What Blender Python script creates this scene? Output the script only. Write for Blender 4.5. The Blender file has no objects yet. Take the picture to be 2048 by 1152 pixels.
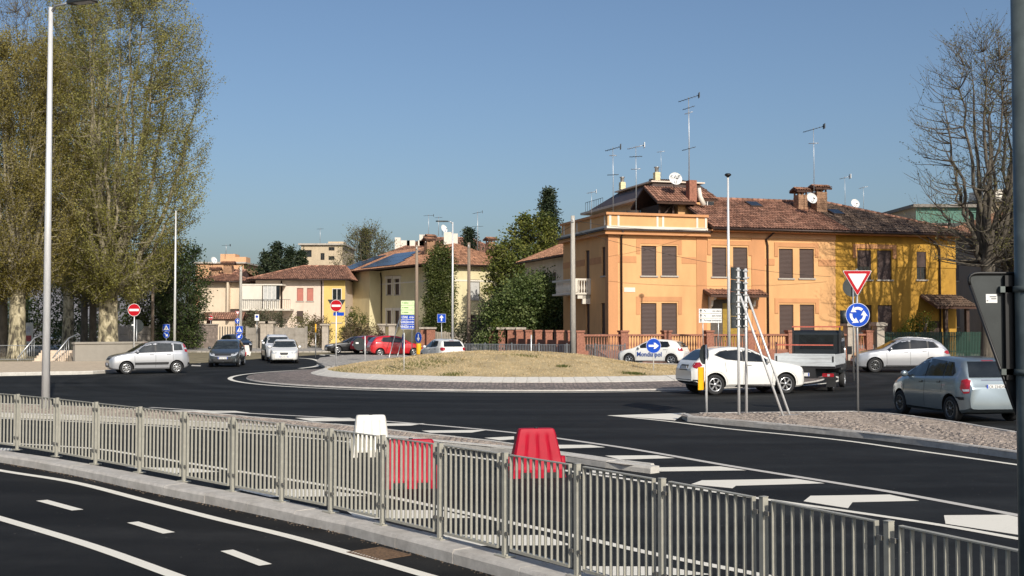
import bpy, bmesh, math, random
import numpy as np
from mathutils import Vector, Matrix
from mathutils.bvhtree import BVHTree

random.seed(7)
scene = bpy.context.scene
COL = scene.collection
R = math.radians

# ------------------------------------------------------------------ camera, sky, sun, exposure
FPX, HCAM, HORIZON = 2300.0, 2.25, 652.0          # focal length and eye level measured on the 2048 px wide photograph
PITCH = math.atan((HORIZON - 576.0) / FPX)
cam_d = bpy.data.cameras.new('camera')
cam = bpy.data.objects.new('camera', cam_d)
COL.objects.link(cam)
cam.location = (0, 0, HCAM)
cam.rotation_euler = (math.pi / 2 + PITCH, 0, 0)
cam_d.sensor_width = 36.0
cam_d.lens = FPX / 2048 * 36.0
cam_d.clip_start = 0.1
cam_d.clip_end = 3000
scene.camera = cam

SUN_EL = R(32.0)
SUN_DIR = Vector((0.36, -0.933, 0)).normalized()    # ground direction towards the sun
world = bpy.data.worlds.new('World')
scene.world = world
world.use_nodes = True
wn = world.node_tree
bg = wn.nodes['Background']
sky = wn.nodes.new('ShaderNodeTexSky')
sky.sky_type = 'NISHITA'
sky.sun_disc = False
sky.sun_elevation = SUN_EL
sky.sun_rotation = math.atan2(SUN_DIR.x, SUN_DIR.y)
sky.altitude = 50
sky.air_density = 1.0
sky.dust_density = 2.6
sky.ozone_density = 3.8
wn.links.new(sky.outputs[0], bg.inputs[0])
bg.inputs[1].default_value = 0.108

sun_d = bpy.data.lights.new('sun', 'SUN')
sun_d.energy = 4.6
sun_d.angle = R(0.53)
sun_d.color = (1.0, 0.93, 0.82)
sun = bpy.data.objects.new('sun', sun_d)
COL.objects.link(sun)
to_sun = Vector((SUN_DIR.x * math.cos(SUN_EL), SUN_DIR.y * math.cos(SUN_EL), math.sin(SUN_EL)))
sun.rotation_euler = to_sun.to_track_quat('Z', 'Y').to_euler()
sun.location = (20, -40, 40)

scene.view_settings.view_transform = 'Standard'
scene.view_settings.look = 'None'
scene.view_settings.exposure = 0.0
scene.view_settings.gamma = 1.0
scene.view_settings.use_curve_mapping = False
scene.render.engine = 'CYCLES'
scene.cycles.max_bounces = 6
scene.cycles.diffuse_bounces = 3
scene.cycles.glossy_bounces = 3
scene.cycles.transparent_max_bounces = 8
scene.cycles.use_denoising = True

# ------------------------------------------------------------------ measuring helpers
_c, _s = math.cos(PITCH), math.sin(PITCH)
def ray(px, py):
    u = (px - 1024.0) / FPX
    v = (576.0 - py) / FPX
    return Vector((u, _c - v * _s, _s + v * _c))
def gp(px, py, z=0.0):
    """ground point (height z) seen at a pixel of the photograph"""
    d = ray(px, py)
    t = (z - HCAM) / d.z
    return Vector((d.x * t, d.y * t, z))
def pp(px, py, Y):
    """point at depth Y seen at a pixel"""
    d = ray(px, py)
    t = Y / d.y
    return Vector((d.x * t, Y, HCAM + d.z * t))
def mpp(Y):
    return Y / FPX

# ------------------------------------------------------------------ materials
MATS = {}
def new_mat(name):
    m = bpy.data.materials.new(name)
    m.use_nodes = True
    return m, m.node_tree, m.node_tree.nodes['Principled BSDF']
def node(nt, t, **kw):
    n = nt.nodes.new(t)
    for k, v in kw.items():
        setattr(n, k, v)
    return n
def M(name, col, rough=0.6, metal=0.0, var=0.12, scale=6.0, bump=0.0, bscale=None, col2=None, spec=0.5, coat=0.0,
      detail=6.0, stretch=None, island=0.0, dirt=0.0, emit=None):
    """procedural principled material: base colour broken up by noise, optional bump, per-piece variation, dirt"""
    if name in MATS:
        return MATS[name]
    m, nt, b = new_mat(name)
    c1 = [max(0, c * (1 - var)) for c in col] + [1]
    c2 = [min(1, c * (1 + var)) for c in (col2 or col)] + [1]
    tc = node(nt, 'ShaderNodeTexCoord')
    mp = node(nt, 'ShaderNodeMapping')
    if stretch:
        mp.inputs['Scale'].default_value = stretch
    nt.links.new(tc.outputs['Object'], mp.inputs[0])
    nz = node(nt, 'ShaderNodeTexNoise')
    nz.inputs['Scale'].default_value = scale
    nz.inputs['Detail'].default_value = detail
    nz.inputs['Roughness'].default_value = 0.62
    nt.links.new(mp.outputs[0], nz.inputs['Vector'])
    cr = node(nt, 'ShaderNodeValToRGB')
    cr.color_ramp.elements[0].position = 0.33
    cr.color_ramp.elements[1].position = 0.67
    cr.color_ramp.elements[0].color = c1
    cr.color_ramp.elements[1].color = c2
    nt.links.new(nz.outputs['Fac'], cr.inputs[0])
    out = cr.outputs[0]
    if island:
        ge = node(nt, 'ShaderNodeNewGeometry')
        mr = node(nt, 'ShaderNodeMapRange')
        mr.inputs['To Min'].default_value = 1 - island
        mr.inputs['To Max'].default_value = 1 + island
        nt.links.new(ge.outputs['Random Per Island'], mr.inputs['Value'])
        vm = node(nt, 'ShaderNodeVectorMath', operation='SCALE')
        nt.links.new(out, vm.inputs[0])
        nt.links.new(mr.outputs[0], vm.inputs['Scale'])
        out = vm.outputs[0]
    if dirt:
        n2 = node(nt, 'ShaderNodeTexNoise')
        n2.inputs['Scale'].default_value = scale * 0.23
        n2.inputs['Detail'].default_value = 8
        nt.links.new(mp.outputs[0], n2.inputs['Vector'])
        r2 = node(nt, 'ShaderNodeValToRGB')
        r2.color_ramp.elements[0].position = 0.45
        r2.color_ramp.elements[1].position = 0.75
        nt.links.new(n2.outputs['Fac'], r2.inputs[0])
        mx = node(nt, 'ShaderNodeMix', data_type='RGBA', blend_type='MULTIPLY')
        mu = node(nt, 'ShaderNodeMath', operation='MULTIPLY')
        mu.inputs[1].default_value = dirt
        nt.links.new(r2.outputs[0], mu.inputs[0])
        nt.links.new(mu.outputs[0], mx.inputs[0])
        nt.links.new(out, mx.inputs[6])
        mx.inputs[7].default_value = (0.42, 0.38, 0.33, 1)
        out = mx.outputs[2]
    nt.links.new(out, b.inputs['Base Color'])
    b.inputs['Roughness'].default_value = rough
    b.inputs['Metallic'].default_value = metal
    b.inputs['Specular IOR Level'].default_value = spec
    if coat:
        b.inputs['Coat Weight'].default_value = coat
        b.inputs['Coat Roughness'].default_value = 0.04
    if bump:
        n3 = node(nt, 'ShaderNodeTexNoise')
        n3.inputs['Scale'].default_value = bscale or scale * 8
        n3.inputs['Detail'].default_value = 4
        nt.links.new(mp.outputs[0], n3.inputs['Vector'])
        bp = node(nt, 'ShaderNodeBump')
        bp.inputs['Strength'].default_value = bump
        bp.inputs['Distance'].default_value = 0.02
        nt.links.new(n3.outputs['Fac'], bp.inputs['Height'])
        nt.links.new(bp.outputs[0], b.inputs['Normal'])
    if emit:
        b.inputs['Emission Color'].default_value = (*emit[0], 1)
        b.inputs['Emission Strength'].default_value = emit[1]
    MATS[name] = m
    return m

def leaf_mat(name, cols, trans=0.35, nscale=0.35):
    """leaf: three tints mixed by clump noise and per-leaf randomness, part of the light passes through"""
    m, nt, b = new_mat(name)
    ge = node(nt, 'ShaderNodeNewGeometry')
    tc = node(nt, 'ShaderNodeTexCoord')
    nz = node(nt, 'ShaderNodeTexNoise')
    nz.inputs['Scale'].default_value = nscale
    nz.inputs['Detail'].default_value = 3
    nt.links.new(tc.outputs['Object'], nz.inputs['Vector'])
    ad = node(nt, 'ShaderNodeMath', operation='MULTIPLY_ADD')
    ad.inputs[1].default_value = 0.55
    nt.links.new(ge.outputs['Random Per Island'], ad.inputs[0])
    m2 = node(nt, 'ShaderNodeMath', operation='MULTIPLY_ADD')
    m2.inputs[1].default_value = 1.5
    m2.inputs[2].default_value = -0.53
    nt.links.new(nz.outputs['Fac'], m2.inputs[0])
    nt.links.new(m2.outputs[0], ad.inputs[2])
    cr = node(nt, 'ShaderNodeValToRGB')
    els = cr.color_ramp.elements
    els[0].position = 0.15; els[0].color = (*cols[0], 1)
    els[1].position = 0.85; els[1].color = (*cols[2], 1)
    e = els.new(0.5); e.color = (*cols[1], 1)
    nt.links.new(ad.outputs[0], cr.inputs[0])
    nt.links.new(cr.outputs[0], b.inputs['Base Color'])
    b.inputs['Roughness'].default_value = 0.55
    b.inputs['Specular IOR Level'].default_value = 0.3
    tr = node(nt, 'ShaderNodeBsdfTranslucent')
    nt.links.new(cr.outputs[0], tr.inputs['Color'])
    mx = node(nt, 'ShaderNodeMixShader')
    mx.inputs[0].default_value = trans
    nt.links.new(b.outputs[0], mx.inputs[1])
    nt.links.new(tr.outputs[0], mx.inputs[2])
    nt.links.new(mx.outputs[0], nt.nodes['Material Output'].inputs[0])
    return m

# ------------------------------------------------------------------ mesh builder
class MB:
    def __init__(self):
        self.v, self.f, self.mi, self.sm = [], [], [], []
    def add(self, vs, fs, mi=0, smooth=False):
        o = len(self.v)
        self.v += [tuple(p) for p in vs]
        for f in fs:
            self.f.append([o + i for i in f]); self.mi.append(mi); self.sm.append(smooth)
        return self
    def box(self, c, s, rz=0.0, mi=0, mat=None):
        hx, hy, hz = s[0] / 2, s[1] / 2, s[2] / 2
        p = [Vector((x, y, z)) for z in (-hz, hz) for x, y in ((-hx, -hy), (hx, -hy), (hx, hy), (-hx, hy))]
        m = mat or Matrix.Rotation(rz, 3, 'Z')
        c = Vector(c)
        return self.add([m @ q + c for q in p], [(3, 2, 1, 0), (4, 5, 6, 7), (0, 1, 5, 4), (1, 2, 6, 5), (2, 3, 7, 6), (3, 0, 4, 7)], mi)
    def bx(self, x0, x1, y0, y1, z0, z1, mi=0):
        return self.box(((x0 + x1) / 2, (y0 + y1) / 2, (z0 + z1) / 2), (abs(x1 - x0), abs(y1 - y0), abs(z1 - z0)), 0, mi)
    def tube(self, a, b, r0, r1=None, n=8, mi=0, caps=True):
        return self.path([a, b], [r0, r0 if r1 is None else r1], n, mi, caps)
    def path(self, pts, rs, n=8, mi=0, caps=True):
        pts = [Vector(p) for p in pts]
        if not isinstance(rs, (list, tuple)):
            rs = [rs] * len(pts)
        vs, fs = [], []
        a = None
        for i, p in enumerate(pts):
            d = (pts[min(i + 1, len(pts) - 1)] - pts[max(i - 1, 0)])
            if d.length < 1e-9: d = Vector((0, 0, 1))
            d.normalize()
            if a is None:
                a = d.cross(Vector((0, 0, 1)))
                if a.length < 1e-3: a = d.cross(Vector((1, 0, 0)))
            else:
                a = a - d * a.dot(d)
                if a.length < 1e-4: a = d.orthogonal()
            a.normalize(); b = d.cross(a)
            for k in range(n):
                t = 2 * math.pi * k / n
                vs.append(p + (a * math.cos(t) + b * math.sin(t)) * rs[i])
        for i in range(len(pts) - 1):
            for k in range(n):
                k2 = (k + 1) % n
                fs.append((i * n + k, (i + 1) * n + k, (i + 1) * n + k2, i * n + k2))
        self.add(vs, fs, mi, True)
        if caps:
            o = len(self.v) - len(vs)
            self.f.append([o + k for k in range(n)]); self.mi.append(mi); self.sm.append(False)
            self.f.append([o + (len(pts) - 1) * n + k for k in reversed(range(n))]); self.mi.append(mi); self.sm.append(False)
        return self
    def prism(self, poly, z0, z1, mi=0):
        """2-D polygon (x, y), counter-clockwise, between two heights"""
        n = len(poly)
        vs = [(x, y, z0) for x, y in poly] + [(x, y, z1) for x, y in poly]
        fs = [tuple(reversed(range(n))), tuple(range(n, 2 * n))] + [(i, (i + 1) % n, n + (i + 1) % n, n + i) for i in range(n)]
        return self.add(vs, fs, mi)
    def slab(self, poly, o, ex, ey, t, mi=0):
        """polygon in a plane spanned by ex, ey at o, given thickness t along ex x ey"""
        o, ex, ey = Vector(o), Vector(ex), Vector(ey)
        nz = ex.cross(ey).normalized()
        n = len(poly)
        vs = [o + ex * x + ey * y for x, y in poly] + [o + ex * x + ey * y + nz * t for x, y in poly]
        fs = [tuple(reversed(range(n))), tuple(range(n, 2 * n))] + [(i, (i + 1) % n, n + (i + 1) % n, n + i) for i in range(n)]
        return self.add(vs, fs, mi)
    def lathe(self, prof, n=24, c=(0, 0, 0), mi=0, axis='Z', smooth=True):
        vs, fs = [], []
        c = Vector(c)
        for r, h in prof:
            for k in range(n):
                t = 2 * math.pi * k / n
                p = (r * math.cos(t), r * math.sin(t), h)
                if axis == 'Y': p = (p[0], p[2], -p[1])
                if axis == 'X': p = (p[2], p[0], p[1])
                vs.append(Vector(p) + c)
        for i in range(len(prof) - 1):
            for k in range(n):
                k2 = (k + 1) % n
                fs.append((i * n + k, i * n + k2, (i + 1) * n + k2, (i + 1) * n + k))
        return self.add(vs, fs, mi, smooth)
    def quad(self, a, b, c, d, mi=0):
        return self.add([a, b, c, d], [(0, 1, 2, 3)], mi)
    def mesh(self, name, mats):
        me = bpy.data.meshes.new(name)
        me.from_pydata([tuple(p) for p in self.v], [], self.f)
        for m in (mats if isinstance(mats, (list, tuple)) else [mats]):
            me.materials.append(m)
        me.polygons.foreach_set('material_index', self.mi)
        me.polygons.foreach_set('use_smooth', self.sm)
        me.update()
        return me
    def build(self, name, mats, parent=None, loc=None, rz=None):
        return link(name, self.mesh(name, mats), parent, loc, rz)

def link(name, data, parent=None, loc=None, rz=None):
    o = bpy.data.objects.new(name, data)
    COL.objects.link(o)
    if parent is not None: o.parent = parent
    if loc is not None: o.location = loc
    if rz is not None: o.rotation_euler = (0, 0, rz)
    return o
def thing(name, label, cat, loc=(0, 0, 0), rz=0.0, group=None):
    o = link(name, None, None, loc, rz)
    o.empty_display_size = 0.2
    return tag(o, label, cat, group)
def tag(o, label, cat, group=None):
    o['label'] = label; o['category'] = cat
    if group: o['group'] = group
    return o
def struct(o, label=None):
    o['kind'] = 'structure'
    if label: o['label'] = label
    return o
def text(name, body, size, mat, parent, loc, rot, align='CENTER', ext=0.001, bold=0.0, sx=1.0):
    c = bpy.data.curves.new(name, 'FONT')
    c.body = body; c.size = size; c.align_x = align; c.align_y = 'CENTER'
    c.extrude = ext; c.offset = bold; c.resolution_u = 2
    c.materials.append(mat)
    o = bpy.data.objects.new(name, c)
    COL.objects.link(o)
    o.parent = parent; o.location = loc; o.rotation_euler = rot; o.scale = (sx, 1, 1)
    return o
def np_mesh(name, verts, faces, mats, smooth=False):
    """fast mesh from numpy arrays: faces (n, k) of equal size"""
    me = bpy.data.meshes.new(name)
    n, k = faces.shape
    me.vertices.add(len(verts)); me.vertices.foreach_set('co', verts.astype(np.float32).ravel())
    me.loops.add(n * k); me.loops.foreach_set('vertex_index', faces.astype(np.int32).ravel())
    me.polygons.add(n)
    me.polygons.foreach_set('loop_start', np.arange(0, n * k, k, dtype=np.int32))
    me.polygons.foreach_set('loop_total', np.full(n, k, dtype=np.int32))
    me.polygons.foreach_set('use_smooth', np.full(n, smooth, dtype=bool))
    for m in mats: me.materials.append(m)
    me.update(calc_edges=True)
    return me
def interp(pts, x):
    xs = [p[0] for p in pts]; ys = [p[1] for p in pts]
    return np.interp(x, xs, ys)
def resample(pts, step):
    """points every `step` along a 2-D/3-D polyline"""
    pts = [Vector(p) for p in pts]
    out, carry = [pts[0].copy()], 0.0
    for a, b in zip(pts, pts[1:]):
        L = (b - a).length
        if L < 1e-6: continue
        d = step - carry
        while d <= L:
            out.append(a.lerp(b, d / L)); d += step
        carry = L - (d - step)
    return out
def smooth_line(pts, n=6):
    """Catmull-Rom through the points"""
    pts = [Vector(p) for p in pts]
    P = [pts[0] * 2 - pts[1]] + pts + [pts[-1] * 2 - pts[-2]]
    out = []
    for i in range(1, len(P) - 2):
        a, b, c, d = P[i - 1], P[i], P[i + 1], P[i + 2]
        for k in range(n):
            t = k / n
            out.append(0.5 * ((2 * b) + (c - a) * t + (2 * a - 5 * b + 4 * c - d) * t * t + (3 * b - a - 3 * c + d) * t ** 3))
    out.append(pts[-1])
    return out

# ------------------------------------------------------------------ ground materials
def asphalt_mat(name, base, warm=0.0):
    m, nt, b = new_mat(name)
    tc = node(nt, 'ShaderNodeTexCoord')
    big = node(nt, 'ShaderNodeTexNoise'); big.inputs['Scale'].default_value = 0.35; big.inputs['Detail'].default_value = 7
    mp = node(nt, 'ShaderNodeMapping'); mp.inputs['Scale'].default_value = (0.35, 1.6, 1)
    nt.links.new(tc.outputs['Object'], mp.inputs[0])
    nt.links.new(mp.outputs[0], big.inputs['Vector'])
    fine = node(nt, 'ShaderNodeTexNoise'); fine.inputs['Scale'].default_value = 90; fine.inputs['Detail'].default_value = 3
    nt.links.new(tc.outputs['Object'], fine.inputs['Vector'])
    vor = node(nt, 'ShaderNodeTexVoronoi'); vor.inputs['Scale'].default_value = 140
    nt.links.new(tc.outputs['Object'], vor.inputs['Vector'])
    r1 = node(nt, 'ShaderNodeValToRGB')
    r1.color_ramp.elements[0].position = 0.3; r1.color_ramp.elements[1].position = 0.72
    c0 = [c * 0.66 for c in base]; c1 = [c * 1.55 for c in base]
    r1.color_ramp.elements[0].color = (*c0, 1); r1.color_ramp.elements[1].color = (*c1, 1)
    nt.links.new(big.outputs['Fac'], r1.inputs[0])
    r2 = node(nt, 'ShaderNodeValToRGB')
    r2.color_ramp.elements[0].color = (0.45, 0.45, 0.45, 1); r2.color_ramp.elements[1].color = (1.6, 1.6, 1.6, 1)
    nt.links.new(vor.outputs['Color'], r2.inputs[0])
    # tyre-polished rings round the roundabout centre and dusty blotches
    geo = node(nt, 'ShaderNodeVectorMath', operation='DISTANCE'); geo.inputs[1].default_value = (1.0, 52.5, 0.0)
    nt.links.new(tc.outputs['Object'], geo.inputs[0])
    n5 = node(nt, 'ShaderNodeTexNoise', noise_dimensions='1D'); n5.inputs['Scale'].default_value = 0.9; n5.inputs['Detail'].default_value = 3
    nt.links.new(geo.outputs['Value'], n5.inputs['W'])
    n6 = node(nt, 'ShaderNodeTexNoise'); n6.inputs['Scale'].default_value = 1.7; n6.inputs['Detail'].default_value = 9; n6.inputs['Roughness'].default_value = 0.7
    nt.links.new(tc.outputs['Object'], n6.inputs['Vector'])
    ml = node(nt, 'ShaderNodeMath', operation='MULTIPLY'); nt.links.new(n5.outputs['Fac'], ml.inputs[0]); nt.links.new(n6.outputs['Fac'], ml.inputs[1])
    mr = node(nt, 'ShaderNodeMapRange'); mr.inputs['From Min'].default_value = 0.14; mr.inputs['From Max'].default_value = 0.40; mr.inputs['To Min'].default_value = 0.72; mr.inputs['To Max'].default_value = 1.5
    nt.links.new(ml.outputs[0], mr.inputs['Value'])
    vs_ = node(nt, 'ShaderNodeVectorMath', operation='SCALE'); nt.links.new(r1.outputs[0], vs_.inputs[0]); nt.links.new(mr.outputs[0], vs_.inputs['Scale'])
    mx = node(nt, 'ShaderNodeMix', data_type='RGBA', blend_type='MULTIPLY'); mx.inputs[0].default_value = 0.55
    nt.links.new(vs_.outputs[0], mx.inputs[6]); nt.links.new(r2.outputs[0], mx.inputs[7])
    # a few pale grit specks
    v2 = node(nt, 'ShaderNodeTexVoronoi'); v2.inputs['Scale'].default_value = 5.0
    nt.links.new(tc.outputs['Object'], v2.inputs['Vector'])
    r3 = node(nt, 'ShaderNodeValToRGB')
    r3.color_ramp.elements[0].position = 0.03; r3.color_ramp.elements[0].color = (1, 1, 1, 1)
    r3.color_ramp.elements[1].position = 0.07; r3.color_ramp.elements[1].color = (0, 0, 0, 1)
    nt.links.new(v2.outputs['Distance'], r3.inputs[0])
    mx2 = node(nt, 'ShaderNodeMix', data_type='RGBA'); mx2.inputs[7].default_value = (0.22, 0.2, 0.18, 1)
    mu = node(nt, 'ShaderNodeMath', operation='MULTIPLY'); mu.inputs[1].default_value = 0.5
    nt.links.new(r3.outputs[0], mu.inputs[0]); nt.links.new(mu.outputs[0], mx2.inputs[0])
    nt.links.new(mx.outputs[2], mx2.inputs[6])
    nt.links.new(mx2.outputs[2], b.inputs['Base Color'])
    b.inputs['Roughness'].default_value = 0.82
    b.inputs['Specular IOR Level'].default_value = 0.16
    bp = node(nt, 'ShaderNodeBump'); bp.inputs['Strength'].default_value = 0.5; bp.inputs['Distance'].default_value = 0.006
    nt.links.new(fine.outputs['Fac'], bp.inputs['Height'])
    nt.links.new(bp.outputs[0], b.inputs['Normal'])
    MATS[name] = m
    return m

def paint_mat(name, col, wear=0.35):
    m, nt, b = new_mat(name)
    tc = node(nt, 'ShaderNodeTexCoord')
    n1 = node(nt, 'ShaderNodeTexNoise'); n1.inputs['Scale'].default_value = 28; n1.inputs['Detail'].default_value = 6; n1.inputs['Roughness'].default_value = 0.75
    nt.links.new(tc.outputs['Object'], n1.inputs['Vector'])
    n2 = node(nt, 'ShaderNodeTexNoise'); n2.inputs['Scale'].default_value = 1.2; n2.inputs['Detail'].default_value = 4
    nt.links.new(tc.outputs['Object'], n2.inputs['Vector'])
    ad = node(nt, 'ShaderNodeMath', operation='MULTIPLY_ADD'); ad.inputs[1].default_value = 0.4
    nt.links.new(n2.outputs['Fac'], ad.inputs[0]); nt.links.new(n1.outputs['Fac'], ad.inputs[2])
    cr = node(nt, 'ShaderNodeValToRGB')
    cr.color_ramp.elements[0].position = 0.36; cr.color_ramp.elements[0].color = (*[c * (1 - wear) for c in col], 1)
    cr.color_ramp.elements[1].position = 0.62; cr.color_ramp.elements[1].color = (*col, 1)
    nt.links.new(ad.outputs[0], cr.inputs[0])
    nt.links.new(cr.outputs[0], b.inputs['Base Color'])
    b.inputs['Roughness'].default_value = 0.7
    MATS[name] = m
    return m

def cobble_mat(name, c1, c2, joint, scale):
    m, nt, b = new_mat(name)
    tc = node(nt, 'ShaderNodeTexCoord')
    ns = node(nt, 'ShaderNodeTexNoise'); ns.inputs['Scale'].default_value = 0.8
    nt.links.new(tc.outputs['Object'], ns.inputs['Vector'])
    mxv = node(nt, 'ShaderNodeMix', data_type='RGBA'); mxv.inputs[0].default_value = 0.06
    nt.links.new(tc.outputs['Object'], mxv.inputs[6]); nt.links.new(ns.outputs['Color'], mxv.inputs[7])
    v = node(nt, 'ShaderNodeTexVoronoi'); v.inputs['Scale'].default_value = scale; v.inputs['Randomness'].default_value = 0.55
    nt.links.new(mxv.outputs[2], v.inputs['Vector'])
    e = node(nt, 'ShaderNodeTexVoronoi', feature='DISTANCE_TO_EDGE'); e.inputs['Scale'].default_value = scale; e.inputs['Randomness'].default_value = 0.55
    nt.links.new(mxv.outputs[2], e.inputs['Vector'])
    sep = node(nt, 'ShaderNodeSeparateColor')
    nt.links.new(v.outputs['Color'], sep.inputs[0])
    cr = node(nt, 'ShaderNodeValToRGB')
    cr.color_ramp.elements[0].color = (*c1, 1); cr.color_ramp.elements[1].color = (*c2, 1)
    nt.links.new(sep.outputs[0], cr.inputs[0])
    er = node(nt, 'ShaderNodeValToRGB')
    er.color_ramp.elements[0].position = 0.05; er.color_ramp.elements[1].position = 0.13
    nt.links.new(e.outputs['Distance'], er.inputs[0])
    mx = node(nt, 'ShaderNodeMix', data_type='RGBA'); mx.inputs[6].default_value = (*joint, 1)
    nt.links.new(er.outputs[0], mx.inputs[0]); nt.links.new(cr.outputs[0], mx.inputs[7])
    nt.links.new(mx.outputs[2], b.inputs['Base Color'])
    b.inputs['Roughness'].default_value = 0.75
    bp = node(nt, 'ShaderNodeBump'); bp.inputs['Strength'].default_value = 0.7; bp.inputs['Distance'].default_value = 0.02
    nt.links.new(er.outputs[0], bp.inputs['Height']); nt.links.new(bp.outputs[0], b.inputs['Normal'])
    MATS[name] = m
    return m

ASPH = asphalt_mat('asphalt', (0.0125, 0.0134, 0.0138))
ASPH2 = asphalt_mat('asphalt_cycle', (0.0105, 0.0104, 0.0102))
PAINT = paint_mat('road_paint', (0.78, 0.74, 0.64), 0.42)
PAINTD = paint_mat('road_paint_dull', (0.55, 0.52, 0.47), 0.4)
KERB = M('kerb_concrete', (0.46, 0.435, 0.40), 0.85, var=0.14, scale=9, bump=0.35, bscale=120, dirt=0.35, island=0.05)
KERBW = M('kerb_pale', (0.54, 0.515, 0.465), 0.85, var=0.1, scale=9, bump=0.3, bscale=100, dirt=0.25, island=0.07)
COB = cobble_mat('cobble_apron', (0.16, 0.125, 0.105), (0.36, 0.29, 0.25), (0.10, 0.09, 0.08), 7.5)
COBS = M('cobble_stone', (0.30, 0.25, 0.21), 0.75, var=0.22, scale=14, bump=0.4, bscale=160, island=0.28)
SAND = M('joint_sand', (0.25, 0.215, 0.18), 0.95, var=0.2, scale=20)
PAVE = cobble_mat('paving_light', (0.36, 0.33, 0.29), (0.46, 0.43, 0.38), (0.25, 0.23, 0.2), 2.2)
GRAVEL = M('pale_gravel_path', (0.52, 0.42, 0.30), 0.95, var=0.18, scale=5, bump=0.4, bscale=60)
EARTH = M('dry_park_ground', (0.17, 0.15, 0.085), 0.95, var=0.35, scale=1.3, bump=0.5, bscale=30, col2=(0.24, 0.20, 0.12))
FARG = M('far_ground', (0.10, 0.095, 0.085), 0.95, var=0.25, scale=0.5)

def sheet(name, pts, z, mat, label=None, kind='structure'):
    bm = bmesh.new()
    vs = [bm.verts.new((p[0], p[1], z)) for p in pts]
    f = bm.faces.new(vs)
    if f.normal.z < 0: f.normal_flip()
    bmesh.ops.triangulate(bm, faces=[f])
    bm.normal_update()
    for f in bm.faces:
        if f.normal.z < 0: f.normal_flip()
    me = bpy.data.meshes.new(name); bm.to_mesh(me); bm.free()
    me.materials.append(mat)
    o = link(name, me)
    o['kind'] = kind
    if label: o['label'] = label
    return o
def px_poly(l, z=0.0):
    return [gp(x, y, z) for x, y in l]
def strip(name, line, w, z, mat, label=None):
    """painted line of width w along ground points"""
    pts = smooth_line([(p[0], p[1], 0) for p in line], 6)
    mb = MB()
    L, Rr = [], []
    for i, p in enumerate(pts):
        d = (pts[min(i + 1, len(pts) - 1)] - pts[max(i - 1, 0)]).normalized()
        n = Vector((-d.y, d.x, 0)) * w / 2
        L.append((p.x + n.x, p.y + n.y, z)); Rr.append((p.x - n.x, p.y - n.y, z))
    for i in range(len(pts) - 1):
        mb.quad(Rr[i], Rr[i + 1], L[i + 1], L[i])
    o = mb.build(name, mat)
    return struct(o, label)

# ------------------------------------------------------------------ ground, roads
struct(sheet('ground', [(-900, -60), (900, -60), (900, 1500), (-900, 1500)], -0.03, FARG), 'flat dull ground running to the horizon')
struct(sheet('road', [(-75, -8), (75, -8), (75, 108), (-75, 108)], 0.0, ASPH), 'fresh dark asphalt of the roundabout and its approach roads')
MZ = 0.006
# cycle path asphalt in front of the fence
cyc = px_poly([(0, 926), (143, 952), (286, 985), (429, 1014), (563, 1043), (661, 1064), (765, 1092), (880, 1124), (1010, 1160), (1160, 1204)])
sheet('cycle_path', [(-16, 5), *[(p.x, p.y) for p in reversed(cyc)][::-1], (6, 4), (-2, 2)], 0.004, ASPH2, 'smooth black asphalt of the cycle path in front of the fence')
CZ = 0.010
strip('road_marking', [gp(*p) for p in ((-120, 918), (0, 942), (143, 965), (286, 1001), (429, 1038), (600, 1080), (850, 1152), (1000, 1197))], 0.13, CZ, PAINT, 'long white edge line of the cycle path beside the kerb')
strip('road_marking', [gp(*p) for p in ((-130, 1000), (0, 1038), (179, 1092), (343, 1151), (480, 1202))], 0.14, CZ, PAINT, 'white edge line in the lower left corner of the cycle path')
for lab, q in (('first short dash of the cycle path centre line, farthest away', [(72, 1003), (95, 1001), (167, 1020.6), (143, 1022.5)]),
               ('middle short dash of the cycle path centre line', [(254, 1047), (277, 1044.6), (350, 1066), (326, 1069)]),
               ('nearest short dash of the cycle path centre line', [(441, 1104), (466, 1101), (544, 1130), (518, 1133.5)])):
    sheet('road_marking', px_poly(q), CZ, PAINT, lab)

# lines and hatching between the fence and the roundabout
strip('road_marking', [gp(*p) for p in ((300, 815), (500, 827), (700, 838), (860, 850), (1029, 866), (1200, 889), (1300, 904.5), (1457, 932), (1600, 955), (1700, 971), (1814, 990), (2034, 1031), (2200, 1063))], 0.15, MZ, PAINTD, 'grey white line along the far side of the hatched strip')
strip('road_marking', [gp(*p) for p in ((-80, 833), (0, 837), (179, 845), (372, 856), (461, 863), (600, 875), (711, 886), (890, 908), (997, 922), (1133, 942), (1320, 968), (1529, 999), (1850, 1046), (2035, 1078), (2150, 1098))], 0.13, MZ, PAINT, 'white line along the near side of the narrow kerbed strip')
strip('road_marking', [gp(*p) for p in ((-60, 882), (0, 886), (179, 897), (279, 911), (372, 926), (458, 940), (568, 958), (654, 972), (765, 992), (886, 1017), (1011, 1044), (1154, 1074), (1314, 1110), (1507, 1148), (1640, 1175))], 0.13, MZ, PAINT, 'white line close behind the grey fence')
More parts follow.
